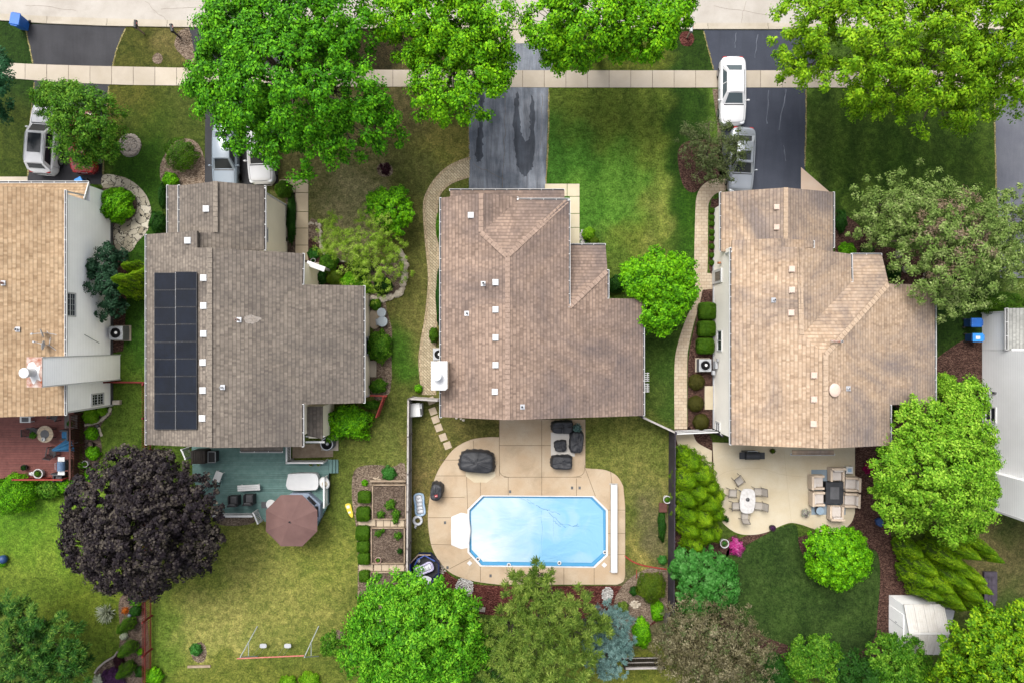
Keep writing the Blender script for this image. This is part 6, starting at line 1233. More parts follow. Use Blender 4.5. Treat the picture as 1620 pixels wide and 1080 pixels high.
k = MB(); o8 = [(1.55*math.cos(R(22.5+45*i)),1.35*math.sin(R(22.5+45*i))) for i in range(8)]; k.prism(o8, 0, .62); k.build('cabinet', tubm, bevel=.03, **lo); k = MB(); k.prism([(x*.72,y*.72) for x,y in o8], .6, .66); k.build('cover', m['lgrey'], bevel=.02, **lo)
for a in (0,45,-45): k = MB(); k.box((1.20*math.cos(R(a)),1.06*math.sin(R(a)),.635), (.22,.72,.02), R(a)); k.build('step_pad', m['dark'], **lo)
r, lo = ltag('patio_umbrella', 'open brown octagonal umbrella at the corner of the green deck', 'umbrella', P(461,823,2.35)-V((0,0,2.35))); um = M('brown_canopy', C(112,82,78), C(132,100,94), .8, .8, fine=.08)
k = MB(); rad = 1.86; vs = [V((0,0,2.72))]; fs = []
for q, z in ((.33,2.63),(.66,2.50),(1.0,2.32)):
    for i in range(24):
        a = R(22.5+15*i); c8 = math.cos(R(22.5))/math.cos(((math.degrees(a)-22.5) % 45-22.5)*math.pi/180); sag = .05*(1-abs(((i % 3)-0)/1.5-1)) if i % 3 else 0; vs.append(V((rad*q*c8*math.cos(a), rad*q*c8*math.sin(a), z-sag*q)))
for i in range(24): fs.append((0, 1+i, 1+(i+1)%24))
for l in range(2):
    for i in range(24): fs.append((1+l*24+i, 1+(l+1)*24+i, 1+(l+1)*24+(i+1)%24, 1+l*24+(i+1)%24))
k.add(vs, fs); k.build('canopy', um, **lo); k = MB(); k.tube([V((0,0,.45)),V((0,0,2.76))], .025, 8); k.build('pole', m['dgrey'], **lo); k = MB(); k.lathe([(.07,0),(.05,.05),(.02,.1),(.001,.12)], (0,0,2.70), 12); k.bar(V((-.1,.04,2.75)), V((.12,-.05,2.77)), .03); k.build('finial', m['dark'], **lo)
for i in range(8): a = R(22.5+45*i); k = MB(); k.bar(V((0,0,2.66)), V((rad*.98*math.cos(a),rad*.98*math.sin(a),2.29)), .02); k.build('rib', m['dgrey'], **lo)
p = P(429,797,1.0); k = MB(); k.lathe([(.3,0),(.34,.05),(.3,.08),(.001,.04)], p, 20); tag(k.build('basin', m['white']), 'white round basin half under the brown umbrella', 'basin')
pot('terracotta pot under the railing of the green deck, nearer the lattice corner', 493, 733, .45, .13, .2, m['rust'], 'crab', .12, .1, group='terracotta pots by the deck steps'); pot('terracotta pot under the railing of the green deck, nearer the steps', 505, 733, .45, .13, .2, m['rust'], 'crab', .12, .1, group='terracotta pots by the deck steps')
# ================================================================= FENCES
def fence(label, pts, h, mat, bw=.14, gap=.015, capw=.12, cap=None, bay=2.4, name='fence', picket=False, postm=None):
    """board fence along a polyline in metres: one panel per bay, posts, rails"""
    r = thing(name, label, 'fence', (pts[0][0],pts[0][1],0))
    for a, b in zip(pts[:-1], pts[1:]):
        a = V((a[0],a[1],0)); b = V((b[0],b[1],0)); L = (b-a).length; n = max(1, round(L/bay)); d = (b-a).normalized(); sd = d.cross(V((0,0,1)))
        for i in range(n):
            p, q = a.lerp(b,i/n), a.lerp(b,(i+1)/n); k = MB(); nb = max(1, int((q-p).length/(bw+gap)))
            for j in range(nb): c = p.lerp(q,(j+.5)/nb); hh = h*random.uniform(.985,1.01); k.bar(c+V((0,0,.04))+sd*.03, c+V((0,0,hh))+sd*.03, bw, .022) if abs(d.x) > .7 else k.box((c.x+sd.x*.03,c.y,.04+hh/2), (.022,bw,hh))
            k.build('board_panel', mat, r); k = MB()
            for z in ((.3,h-.25) if picket else (.3,h*.55,h-.12)): k.bar(p+V((0,0,z))-sd*.02, q+V((0,0,z))-sd*.02, .04, .08)
            if cap: k.bar(p+V((0,0,h+.02)), q+V((0,0,h+.02)), capw, .035)
            k.build('rail', cap or mat, r)
        for i in range(n+1): p = a.lerp(b,i/n); k = MB(); k.box((p.x,p.y,(h+.08)/2), (.1,.1,h+.08)); k.build('post', postm or mat, r)
    return r
capm = WOODP('pale_fence_cap', C(168,160,154), C(196,190,184))
fence('weathered grey board fence along the vegetable beds and pool', [pm(652,628,0),pm(650,912,0)], 1.8, m['greywood'], cap=capm)
fence('short pale grey fence between the board fence corner and the central house', [pm(654,627,0),pm(697,630,0)], 1.7, m['greywood'], cap=capm)
fence('dark board fence between the pool lawn and the arborvitae', [pm(1059,678,0),pm(1057,955,0)], 1.8, m['darkwood'], cap=None)
fence('dark fence slanting from the central house corner to the paver path', [pm(1009,655,0),pm(1060,679,0)], 1.75, m['darkwood'], cap=capm)
fence('white capped gate fence across the end of the paver path', [pm(1060,681,0),pm(1126,678,0),pm(1131,684,0)], 1.7, m['darkwood'], cap=m['white'], capw=.05)
fence('low weathered boards behind the leafy plants below the dark fence', [pm(1052,958,0),pm(1050,1000,0)], 1.3, m['greywood'])
fence('dark brown board fence panel at the bottom edge behind the blue spruce', [pm(982,1038,0),pm(1042,1037,0)], 1.75, m['blackwood'], cap=capm)
fence('red picket fence dividing the two left back yards', [pm(241,606,0),pm(241,1130,0)], 1.25, m['redwood'], .06, .085, picket=True)
fence('low red picket fence across the gap behind the white chimney', [pm(180,603,0),pm(240,604,0)], 1.1, m['redwood'], .06, .085, picket=True)
r = thing('garden_gate', 'open red slatted gate at the corner of the solar roof house', 'gate', P(585,625)); k = MB(); k.bar(P(585,625,1.2), P(612,626,1.2), .1, .1); k.build('cross_beam', m['gatewood'], r)
for x in (585,612): k = MB(); q = P(x,625); k.bar(q, q+V((0,0,1.35)), .11); k.build('post', m['gatewood'], r)
k = MB(); a, b = P(611,627), P(600,657); 
for i in range(11): q = a.lerp(b,i/10); k.bar(q+V((0,0,.08)), q+V((0,0,1.2)), .07, .02)
for z in (.3,.95,1.2): k.bar(a+V((0,0,z)), b+V((0,0,z)), .09, .05)
k.build('gate_leaf', m['gatewood'], r)
# ================================================================= VEGETABLE GARDEN
def raised_bed(label, x0, y0, x1, y1):
    r = thing('raised_bed', label, 'raised bed', P(x0,y1), 0, 'timber raised beds'); k = MB(); w = 2.2; q = [(x0,y0),(x1,y0),(x1,y1),(x0,y1)]
    for a, b in zip(q, q[1:]+q[:1]): A_, B_ = P(*a,.12), P(*b,.12); o = MB(); o.bar(A_, B_, .09, .24); o.build('timber_board', m['timber'], r)
    k.prism(g2([(x0+2,y0+2),(x1-2,y0+2),(x1-2,y1-2),(x0+2,y1-2)]), 0, .14); k.build('soil', m['soil'], r)
raised_bed('uppermost timber raised bed beside the grey board fence', 590, 766, 642, 820); raised_bed('middle timber raised bed beside the grey board fence', 588, 834, 640, 890); raised_bed('lowest timber raised bed, its end under the magnolia', 587, 904, 640, 958)
slabs('paver_row', [(596+i*11,821.5,606.6+i*11,832) for i in range(4)], .05, m['slabst']); slabs('paver_row', [(592+i*12,892,603.6+i*12,902) for i in range(4)], .05, m['slabst']); slabs('paver_row', [(568,892,590,902),(567,821,594,831)], .03, m['slabst'])
k = MB(); k.bar(P(586,760,.18), P(642,760,.18), .14, .2); tag(k.build('timber_sleeper', m['timber']), 'long timber sleeper above the uppermost raised bed', 'timber')
k = MB(); k.bar(P(590,755,.1), P(603,758,.1), .08, .05); k.bar(P(592,759,.12), P(600,753,.16), .06, .05); tag(k.build('stick_pile', m['slabst']), 'small pile of tan sticks above the uppermost raised bed', 'sticks')
pot('orange ring pot with a sprout in the middle raised bed', 599, 884, .14, .22, .22, m['rust'], 'crab', .15, .15)
r, lo = ltag('toy_board', 'yellow and white toy board lying on the lawn beside the vegetable garden', 'toy', P(553,807), R(12)); k = MB(); k.prism(smoothpoly([(-.2,.5),(.16,.48),(.2,.1),(.2,-.3),(.12,-.5),(0,-.42),(-.1,-.2),(-.16,.1)], 3), .02, .09); k.build('board', M('yellow_plastic', C(232,206,50), C(240,218,70), rough=.4), bevel=.01, **lo); k = MB(); k.box((-.02,.3,.1), (.2,.2,.02)); k.box((.0,-.1,.1), (.18,.12,.02)); k.build('handle_plate', m['white'], **lo)
# stepping stones
for i, (x, y) in enumerate(((685,650),(689,663),(694,676),(701,691),(708,704),(682,633))):
    k = MB(); k.box(P(x,y,.03), (.5,.5,.06), R(20)); tag(k.build('stepping_stone', m['slabst'], bevel=.01), ('square stepping stone topmost of the row beside the grey bin', 'second stepping stone from the top of the row', 'middle stepping stone of the row', 'stepping stone second from the pool deck', 'stepping stone nearest the curved pool deck', 'square stone inside the pale grey fence')[i], 'stepping stone', 'stepping stones to the pool deck')
r, lo = ltag('storage_bin', 'light grey storage bin with open lid inside the grey fence corner', 'bin', P(660,646)); k = MB(); k.box((0,0,.45), (.85,.85,.9), 0, 1.06); k.build('body', m['lgrey'], bevel=.03, **lo); k = MB(); k.box((-.06,0,.95), (.8,.95,.06), R(4), .96); k.build('lid', m['white'], bevel=.02, **lo); k = MB(); k.box((.36,-.1,.93), (.14,.4,.05)); k.build('opening', m['dark'], **lo)
# ================================================================= POOL AREA
def lump(name, label, p, rz, w, d, h, n=2.6, folds=7, mat='black', cat='covered furniture', tops=None, group=None, edge=.35):
    """a fabric cover draped over furniture: flat worn top, gathered skirts"""
    r, lo = ltag(name, label, cat, p, rz, group); A_, B_ = 56, 12; vs = []; fs = []; ph = [random.uniform(0,6) for _ in range(6)]
    for j in range(B_+1):
        t = j/B_
        for i in range(A_):
            a = 2*math.pi*i/A_; c, s = math.cos(a), math.sin(a); sc = 1/((abs(c)**n+abs(s)**n)**(1/n))
            if t < .55: q = t/.55*.9; z = h*(1-.06*q*q)+.03*math.sin(a*3+ph[0])*q+.025*math.sin(a*folds+ph[1])*q+.03*math.sin(q*7+ph[2]+2*a)
            else: u = (t-.55)/.45; q = .9+.1*min(1,u*1.5)+.04*u*math.sin(a*folds*2+ph[3])+.05*u*math.sin(a*3+ph[4]); z = h*(.94*(1-u)**.8)+.02*math.sin(a*folds+ph[1])*(1-u)
            x, y = w/2*sc*c*q, d/2*sc*s*q; z += (tops(x, y) if tops and t < .6 else 0); vs.append(V((x,y,max(.01,z))))
    for j in range(B_):
        for i in range(A_): fs.append((j*A_+i, j*A_+(i+1)%A_, (j+1)*A_+(i+1)%A_, (j+1)*A_+i))
    k = MB(); k.add(vs, fs); o = k.build('cover', m[mat], smooth=True, **lo)
    k = MB()       # drawstring hem and a seam across the top
    pts = [vs[B_*A_+i]*1.005+V((0,0,.03)) for i in range(A_)]; k.tube(pts+[pts[0]], .014, 5); k.build('hem', m['dgrey'], **lo)
    k = MB(); k.tube([V((0,-d*.42,h*.97)), V((0,0,h+.015)), V((0,d*.42,h*.97))], .012, 5); k.build('seam', m['dgrey'], **lo); return r
dk = .08
r = lump('covered_table', 'large black covered patio table set on the curved pool deck', P(755,728,dk), R(-4), 2.5, 1.55, .85, 4, 9, tops=lambda x, y: .12*max(0,1-math.hypot(x/1.1,y/.7)))
k = MB()
for a in (30,90,150,210,270,330): k.tube([V((0,0,.99)), V((.6*math.cos(R(a)),.4*math.sin(R(a)),.93)), V((1.15*math.cos(R(a)),.68*math.sin(R(a)),.84))], .012, 5)
k.build('seam', m['dgrey'], parent=r, world=False)
ground('table_pad', [(737,745),(783,745),(784,752),(770,762),(750,762),(737,752)], .086, m['patio'])
r = lump('covered_grill', 'black covered grill with a small red badge beside the pool deck curve', P(692,774,dk), R(-8), .85, 1.25, 1.0, 3, 5, cat='covered grill')
k = MB(); k.box((.05,-.2,1.02), (.2,.16,.015), R(20)); bdg = k.build('badge', m['tail'], parent=r, world=False); k = MB(); k.box((.05,-.2,1.031), (.14,.03,.006), R(20)); k.build('badge_mark', m['white'], parent=bdg, world=False)
lump('covered_sofa', 'black covered two seat sofa against the house wall on the pool patio', P(889,674,dk), R(0), 1.5, .9, .75, 5, 7, tops=lambda x, y: -.08*math.exp(-(x/.06)**2)+(.12 if y > .2 else 0))
lump('covered_armchair', 'black covered armchair at the lawn edge of the pool patio', P(911,697,dk), R(-6), .95, 1.55, .8, 4, 6, tops=lambda x, y: .15 if x > .25 else 0)
lump('covered_ottoman', 'small black covered table in the middle of the pool patio rug', P(886.5,704,dk), R(4), .85, .8, .45, 4, 5)
lump('covered_sofa', 'black covered loveseat at the pool end of the patio rug', P(888,729,dk), R(-2), 1.5, .95, .8, 5, 7, tops=lambda x, y: .12 if y < -.2 else 0)
k = MB(); k.prism(g2([(871.5,683),(909,683),(909,721),(871.5,721)]), .08, .094); tag(k.build('outdoor_rug', CONC('pale_rug', C(226,220,210), C(236,230,222))), 'pale square rug under the black covered furniture', 'rug')
pot('dark pot with a wispy blue green conifer between the covered sofa and armchair', 912, 676, dk, .22, .3, m['dgrey'], 'spruce', .38, .5, .14)
r = thing('cover_reel', 'long white solar cover reel standing across the right end of the pool', 'cover reel', P(972,835,.08)); k = MB(); a, b = P(971.5,766,.35), P(971.5,905,.35); k.box((a.x,(a.y+b.y)/2,.33), (.46,a.y-b.y,.30)); k.build('rolled_cover', m['whiteplastic'], r, bevel=.06)
for q in (a, b): k = MB(); k.bar(V((q.x-.28,q.y,.1)), V((q.x+.28,q.y,.1)), .06); k.bar(V((q.x,q.y,.1)), V((q.x,q.y,.4)), .05); k.build('end_stand', m['lgrey'], r)
fl1 = M('pale_blue_vinyl', C(150,190,226), C(196,216,236), 2, .35); fl2 = M('white_vinyl', C(232,234,240), C(244,246,250), 2, .35)
def lounge_float(name, label, p, rz, L, W, h=.16, ma=fl1, mb=fl2):
    r, lo = ltag(name, label, 'pool float', p, rz); k = MB(); pts = smoothpoly([(-W/2,-L/2),(W/2,-L/2),(W/2*1.05,0),(W/2,L/2),(-W/2,L/2),(-W/2*1.05,0)], 4); ring = [V((x,y,h*.6)) for x,y in pts]; k.tube(ring+[ring[0]], h*.5, 8); k.build('rim_tube', ma, smooth=True, **lo)
    k = MB()
    k.prism([(q[0]*.95,q[1]*.95) for q in pts], .02, h*.4)
    for i in range(5): y = -L*.38+L*.19*i; k.ell((0,y,h*.45), (W*.42,L*.1,h*.36), 12, 6)
    k.build('mattress', mb, smooth=True, **lo); return r
lounge_float('pool_lounger', 'pale blue and white inflatable lounger leaning at the grey fence by the pool', P(664,797), R(6), 1.35, .55)
r, lo = ltag('swim_ring', 'white inflatable ring below the pale blue lounger', 'swim ring', P(661,822)); k = MB(); ring = [V((.27*math.cos(R(i*15)),.27*math.sin(R(i*15)),.1)) for i in range(25)]; k.tube(ring, .10, 10); k.build('ring', fl2, smooth=True, **lo); k = MB(); k.tube([V((-.1,-.33,.08)),V((-.2,-.5,.1)),V((-.12,-.56,.08))], [.09,.05,.03], 8); k.build('tail', fl2, smooth=True, **lo)
r, lo = ltag('soft_tub', 'dark blue soft sided tub full of pool toys against the grey fence', 'tub', P(673,896)); nv = M('navy_fabric', C(18,26,60), C(30,44,96), 2, .5); k = MB(); o8 = [(1.12*math.cos(R(22+45*i)),1.12*math.sin(R(22+45*i))) for i in range(8)]
for i in range(8): a, b = V((*o8[i],0)), V((*o8[(i+1)%8],0)); ia, ib = a*.9, b*.9; k.add([a,b,b+V((0,0,.55)),a+V((0,0,.55)),ia+V((0,0,.5)),ib+V((0,0,.5)),ia*.95+V((0,0,.06)),ib*.95+V((0,0,.06))], [(0,1,2,3),(3,2,5,4),(4,5,7,6)])
k.build('side_wall', nv, **lo); k = MB(); k.prism([(x*.88,y*.88) for x,y in o8], 0, .07); k.build('floor', m['black'], **lo); k = MB(); ring = [V((x*.97,y*.97,.56)) for x,y in o8]; k.tube(ring[1:6], .045, 6); k.build('rim_pipe', M('bright_blue_trim', C(40,80,200), rough=.4), **lo)
k = MB(); k.tube([ring[1]*1.01,ring[2]*1.01,ring[3]*1.01], .05, 6); k.build('rim_foam', m['timber'], **lo)
lounge_float('pool_float', 'lilac and white inflatable float lying in the dark blue tub', P(671,899,.35), R(-65), 1.15, .5, .16, M('lilac_vinyl', C(190,184,220), C(214,208,236), rough=.35))
for i, (x, y, c, rr, lab) in enumerate(((662,886,C(220,226,236),.14,'white ball shaped toy in the dark blue tub'),(682,897,C(120,150,210),.16,'light blue toy at the right side of the dark blue tub'),(658,900,C(190,40,40),.06,'small red toy at the left of the dark blue tub'))):
    k = MB(); k.ell(P(x,y,.25), (rr,rr*1.3,rr*.7), 14, 8); tag(k.build('pool_toy', M('toy_%d' % i, c, rough=.4), smooth=True), lab, 'toy')
k = MB(); k.prism(smoothpoly([tuple(P(x,y)[:2]) for x,y in ((668,911),(674,906),(684,910),(680,918),(672,922))], 3), .5, .53); tag(k.build('foam_board', fl2), 'white foam board on the lower rim of the dark blue tub', 'foam board')
k = MB(); k.tube([P(661,884,.62),P(672,878,.62),P(688,887,.62)], .045, 8); k.tube([P(656,893,.62),P(661,884,.62)], .045, 8); tag(k.build('pool_noodle', M('navy_noodle', C(60,90,170), rough=.6)), 'blue foam noodle bent across the top of the dark blue tub', 'pool noodle')
pot('white rimmed round planter with green plant on the post beside the dark fence', 1053, 787, .0, .26, .55, m['whiteplastic'], 'crab', .2, .12); k = MB(); k.box(P(1049,802,.2), (.5,.6,.4)); k.box(P(1049,802,.42), (.55,.64,.05)); tag(k.build('wooden_crate', m['railbrown'], bevel=.01), 'brown wooden crate beside the dark fence below the round planter', 'crate')
k = MB()
for i in range(2):
    for j in range(5): p = P(1022,590+i*17+j*3,.9); k.bar(p+V((-.2,0,0)), p+V((.22,0,0)), .05)
    for x in (-.12,.12): k.bar(P(1022,589+i*17,.9)+V((x,0,-.04)), P(1022,603+i*17,.9)+V((x,0,-.04)), .05); k.bar(P(1022,596+i*17,.0)+V((x,0,0)), P(1022,596+i*17,.9)+V((x,0,0)), .05)
tag(k.build('slatted_rack', m['white']), 'white slatted rack beside the right gutter of the central house', 'rack')
k = MB()
for x, y, s in ((733,664,.12),(722,661,.1),(729,662,.09)): k.ell(P(x,y,.08), (s,s*.8,s*.7), 8, 6)
tag(k.build('stone_cluster', m['rock']), 'little cluster of pale stones at the central house wall', 'stones')
k = MB(); k.bar(P(1007,900,.06), P(1007,914,.06), .04); tag(k.build('stake', m['gatewood']), 'short orange stake in the bare soil above the round yew', 'stake')
k = MB()
for a in range(14): an = a*2.4; k.tube([P(1072,952,.1), P(1072,952,.5)+V((.4*math.cos(an),.5*math.sin(an),.1)), P(1072,952,.8)+V((.75*math.cos(an+.3),1.0*math.sin(an+.3),.1))], [.03,.018,.005], 5)
tag(k.build('dead_shrub', m['bark']), 'leafless grey shrub of bare twigs at the dark fence', 'shrub')
k = MB(); pts = smoothpoly([(988,878),(1000,887),(1015,893),(1035,897),(1055,900)], 4, False); k.tube([P(x,y,.05) for x,y in pts], .05, 6); tag(k.build('garden_edging', m['gatewood']), 'reddish curved edging strip right of the pool deck', 'edging')
# ================================================================= PATIO OF HOUSE D
k = MB(); k.prism(g2([(1283,742),(1337,742),(1337,813),(1283,813)]), .05, .062); tag(k.build('outdoor_rug', CONC('blue_grey_rug', C(134,152,166), C(158,174,186))), 'blue grey rug under the fire pit seats', 'rug')
cream_f = M('cream_frame', C(226,204,180), C(234,214,192), 2, .6); cream_c = M('cream_cushion', C(226,214,204), C(236,226,218), 3, .85)
fp = [(1288,760,90,'cream armchair left of the fire table, upper of two'),(1289,786,90,'cream armchair left of the fire table, lower of two'),(1319,748,0,'cream armchair at the house end of the fire table'),(1342,763,-92,'cream armchair right of the fire table, upper of two'),(1341,788,-92,'cream armchair right of the fire table, lower of two'),(1318,808,178,'cream armchair at the garden end of the fire table')]
c0 = None
for x, y, a, lab in fp:
    q = P(x,y,.06)
    if c0 is None: c0 = cushion_chair(lab, q, R(a), cream_f, cream_c, 'cream armchairs round the fire table', 1.02, seat_h=.38)
    else: dup(c0, q, R(a), lab)
r, lo = ltag('fire_table', 'square black fire table in the ring of cream armchairs', 'fire table', P(1313.5,776,.06), R(-1)); k = MB(); k.box((0,0,.3), (1.12,1.4,.6)); k.build('base', m['dark'], bevel=.02, **lo); k = MB(); k.box((0,0,.63), (1.22,1.5,.06)); k.build('top', m['black'], bevel=.015, **lo); k = MB(); k.box((0,0,.665), (.62,.85,.02)); k.build('burner_lid', m['dgrey'], bevel=.005, **lo)
r, lo = ltag('side_table', 'small white side table with pale blue top beside the upper cream armchair', 'side table', P(1339,741,.06)); k = MB(); k.box((0,0,.45), (.48,.48,.04)); k.build('tabletop', m['white'], bevel=.01, **lo); k = MB(); k.box((0,0,.475), (.26,.26,.012)); k.build('tray', fl1, **lo)
for a, b in ((-1,-1),(1,-1),(1,1),(-1,1)): k = MB(); k.bar(V((a*.2,b*.2,0)), V((a*.2,b*.2,.43)), .04); k.build('leg', m['white'], **lo)
r, lo = ltag('side_table', 'round blue grey drum table at the lower left of the fire pit rug', 'side table', P(1293,805,.06)); k = MB(); k.lathe([(.2,0),(.25,.2),(.2,.42)], (0,0,0), 24); k.build('drum', m['dgrey'], **lo); k = MB(); k.lathe([(.27,.42),(.27,.46),(.001,.465)], (0,0,0), 28); k.build('tabletop', M('slate_blue', C(150,172,190), C(164,184,200), rough=.5), **lo)
r, lo = ltag('dining_table', 'white oval stone top dining table with a dark centre on the patio', 'dining table', P(1177,788,.05), R(-3)); k = MB(); k.prism(smoothpoly([(-.4,.75),(0,.86),(.4,.75),(.52,.3),(.54,0),(.52,-.3),(.4,-.75),(0,-.86),(-.4,-.75),(-.52,-.3),(-.54,0),(-.52,.3)], 3), .70, .745); k.build('tabletop', M('marbled_top', C(205,200,196), C(236,234,232), 5, .4), bevel=.01, **lo)
k = MB(); k.lathe([(.14,.75),(.11,.82),(.04,.85),(.03,.75)], (0,.1,0), 18); k.build('umbrella_sleeve', m['dgrey'], **lo)
for a, b in ((-1,-1),(1,-1),(1,1),(-1,1)): k = MB(); k.bar(V((a*.4,b*.6,0)), V((a*.36,b*.55,.7)), .05); k.build('leg', m['grey'], **lo)
sling = M('grey_sling', C(176,168,158), C(194,186,176), 4, .8); fr = M('bronze_frame', C(104,96,88), C(122,114,106), 3, .5)
def sling_chair(label, p, rz):
    r, lo = ltag('dining_chair', label, 'chair', p, rz, 'sling chairs round the oval table'); k = MB(); k.box((0,-.02,.42), (.48,.5,.02)); k.build('seat', sling, **lo); k = MB(); a, b, c, d_ = V((-.24,.24,.43)),V((.24,.24,.43)),V((.24,.44,.98)),V((-.24,.44,.98)); quad(k, a,b,c,d_); quad(k, d_,c,b,a, V((0,.012,0))); k.build('backrest', sling, **lo)
    for s in (-1,1):
        k = MB(); k.tube([V((s*.28,-.3,0)),V((s*.28,-.28,.62)),V((s*.28,.1,.66)),V((s*.27,.3,.62))], .018, 6); k.build('armrest', fr, **lo); k = MB(); k.tube([V((s*.26,.36,0)),V((s*.26,.22,.42)),V((s*.26,.45,1.0))], .018, 6); k.build('frame_side', fr, **lo)
    k = MB(); k.tube([V((-.26,.45,1.0)),V((.26,.45,1.0))], .02, 6); k.build('top_bar', fr, **lo); k = MB(); k.bar(V((-.25,-.27,.42)), V((.25,-.27,.42)), .03); k.build('front_bar', fr, **lo); return r
c0 = None
for x, y, a, lab in ((1166,758,35,'grey sling chair pulled away from the head of the oval table'),(1156,777,86,'grey sling chair left of the oval table, nearer the grill'),(1161,797,92,'grey sling chair left of the oval table, nearer the arborvitae tips'),(1196,775,-88,'grey sling chair right of the oval table, upper of two'),(1197,797,-95,'grey sling chair right of the oval table, lower of two'),(1175,812,174,'grey sling chair at the foot of the oval table')):
    q = P(x,y,.05)
    if c0 is None: c0 = sling_chair(lab, q, R(a))
    else: dup(c0, q, R(a), lab)
grill('black covered gas grill against the peach roof edge on the patio', P(1183,717,.05), R(180), m['black'], m['black'], .95, .4)
pot('round pot wreathed with dark foliage beside the peach roof eave', 1220, 712, .05, .16, .3, m['railbrown'], 'yew', .2, .1)
pot('pot of white and purple flowers beside the round drum table', 1272, 809, .05, .2, .3, m['grey'], ('mixedf','pale'), .34, .25, .1)
pot('pot of red flowers at the curved patio edge', 1304, 832, .05, .18, .28, m['rust'], 'red', .2, .22, .09)
pot('small wooden tub with purple flowers at the lawn edge of the patio', 1220, 833, .05, .22, .3, m['blackwood'], 'purple', .2, .15, .08)
pot('dark potted plant at the patio edge near the arborvitae', 1147, 819, .05, .14, .25, m['dark'], 'dkgreen', .24, .25, .12)
pot('tall white ring topped planter between the arborvitae and the pink flowers', 1143, 856, 0, .3, .5, m['whiteplastic'], 'mint', .2, .02)
dome('flower_bush', 'bright pink and white petunia bush by the white ring planter', 'flowers', 1165, 865, 11, .45, 'pink', .1, 1.8, ry=13, bump=.25); dome('flower_bush', 'magenta flowering bush at the edge of the mulch by the patio', 'flowers', 1375, 739, 9, .5, 'magenta', .1, 1.8, bump=.2)
dome('flower_bush', 'small yellow flower clump under the lime green tree', 'flowers', 1396, 711, 4, .5, 'yellow', .1, 1.5)
k = MB(); k.prism(g2([(1383,821),(1390,817),(1397,824),(1392,832),(1385,829)]), .0, .25); tag(k.build('splash_block', m['bindark'], bevel=.03), 'dark angular object at the foot of the lime green tree', 'box')
# ================================================================= SHED AND FAR CORNER
r = thing('garden_shed', 'white plastic garden shed with ribbed gable roof beside the dark back lawn', 'shed', (27.75,-19.4,0)); shm = M('shed_plastic', C(226,224,220), C(238,236,232), 1.2, .5); dirt = CONC('shed_roof', C(222,218,210), C(236,233,228), stain=C(176,168,152), sa=.6)
x0, x1, y0, y1 = 26.5, 29.0, -21.0, -17.8; k = MB(); ym = (y0+y1)/2
k.add([V((x0,y0,0)),V((x1,y0,0)),V((x1,y1,0)),V((x0,y1,0)),V((x0,y0,1.95)),V((x1,y0,1.95)),V((x1,y1,1.95)),V((x0,y1,1.95)),V((x0,ym,2.5)),V((x1,ym,2.5))], [(0,1,5,4),(2,3,7,6),(3,0,4,8,7),(1,2,6,9,5)]); shw = M('shed_plastic_lightened', (.8,.8,.79,1), (.74,.74,.73,1), 1.2, .5); k.build('wall', shw, r)  # shed plastic again, lightened to offset weaker light on upright walls
for sg in (-1,1):
    ye = ym+sg*1.7; k = MB(); k.slab([V((x0-.08,ym,2.56)),V((x1+.1,ym,2.56)),V((x1+.1,ye,1.95)),V((x0-.08,ye,1.95))], .05)
    for i in range(5): x = x0-.05+i*(x1-x0+.12)/4; k.bar(V((x,ym+sg*.02,2.58)), V((x,ye,1.98)), .07, .05)
    for i in range(16): x = x0+i*(x1-x0)/15.5; k.bar(V((x,ym+sg*.03,2.565)), V((x,ye,1.96)), .03, .02)
    k.build('roof', dirt, r)
k = MB(); k.bar(V((x0-.1,ym,2.59)), V((x1+.12,ym,2.59)), .12, .05); k.build('ridge_cap', shm, r); k = MB(); k.box((x0-.02,ym,.95), (.04,1.9,1.8)); d_ = k.build('door', shw, r, bevel=.01); k = MB(); k.bar(V((x0-.05,ym,.1)), V((x0-.05,ym,1.8)), .02); k.box((x0-.06,ym+.12,1.0), (.04,.04,.16)); k.build('handle', m['lgrey'], d_)
k = MB(); k.box((29.9,-18.9,.6), (.8,1.2,1.2), R(-12), .9); tag(k.build('utility_box', m['lgrey'], bevel=.03), 'pale box half hidden behind the white shed', 'box')
r = thing('wooden_steps', 'weathered grey wooden steps peeking out behind the arborvitae fan', 'steps', P(1562,930)); 
for i in range(3):
    k = MB()
    for j in range(3): k.box(P(1560+j*6,930,.25+.18*i)-V((0,.35*i,0)), (.24,1.6-.3*i,.04))
    k.build('tread', m['darkwood'], r)
k = MB(); k.box(P(1566,926,.12), (.9,2.0,.2)); k.build('stringer', m['darkwood'], r)
k = MB(); k.ell(P(1328,1059,.2), (.12,.12,.12), 14, 8); tag(k.build('garden_ball', m['binblue'], smooth=True), 'small blue ball in the dark bottom hedge row', 'ball')
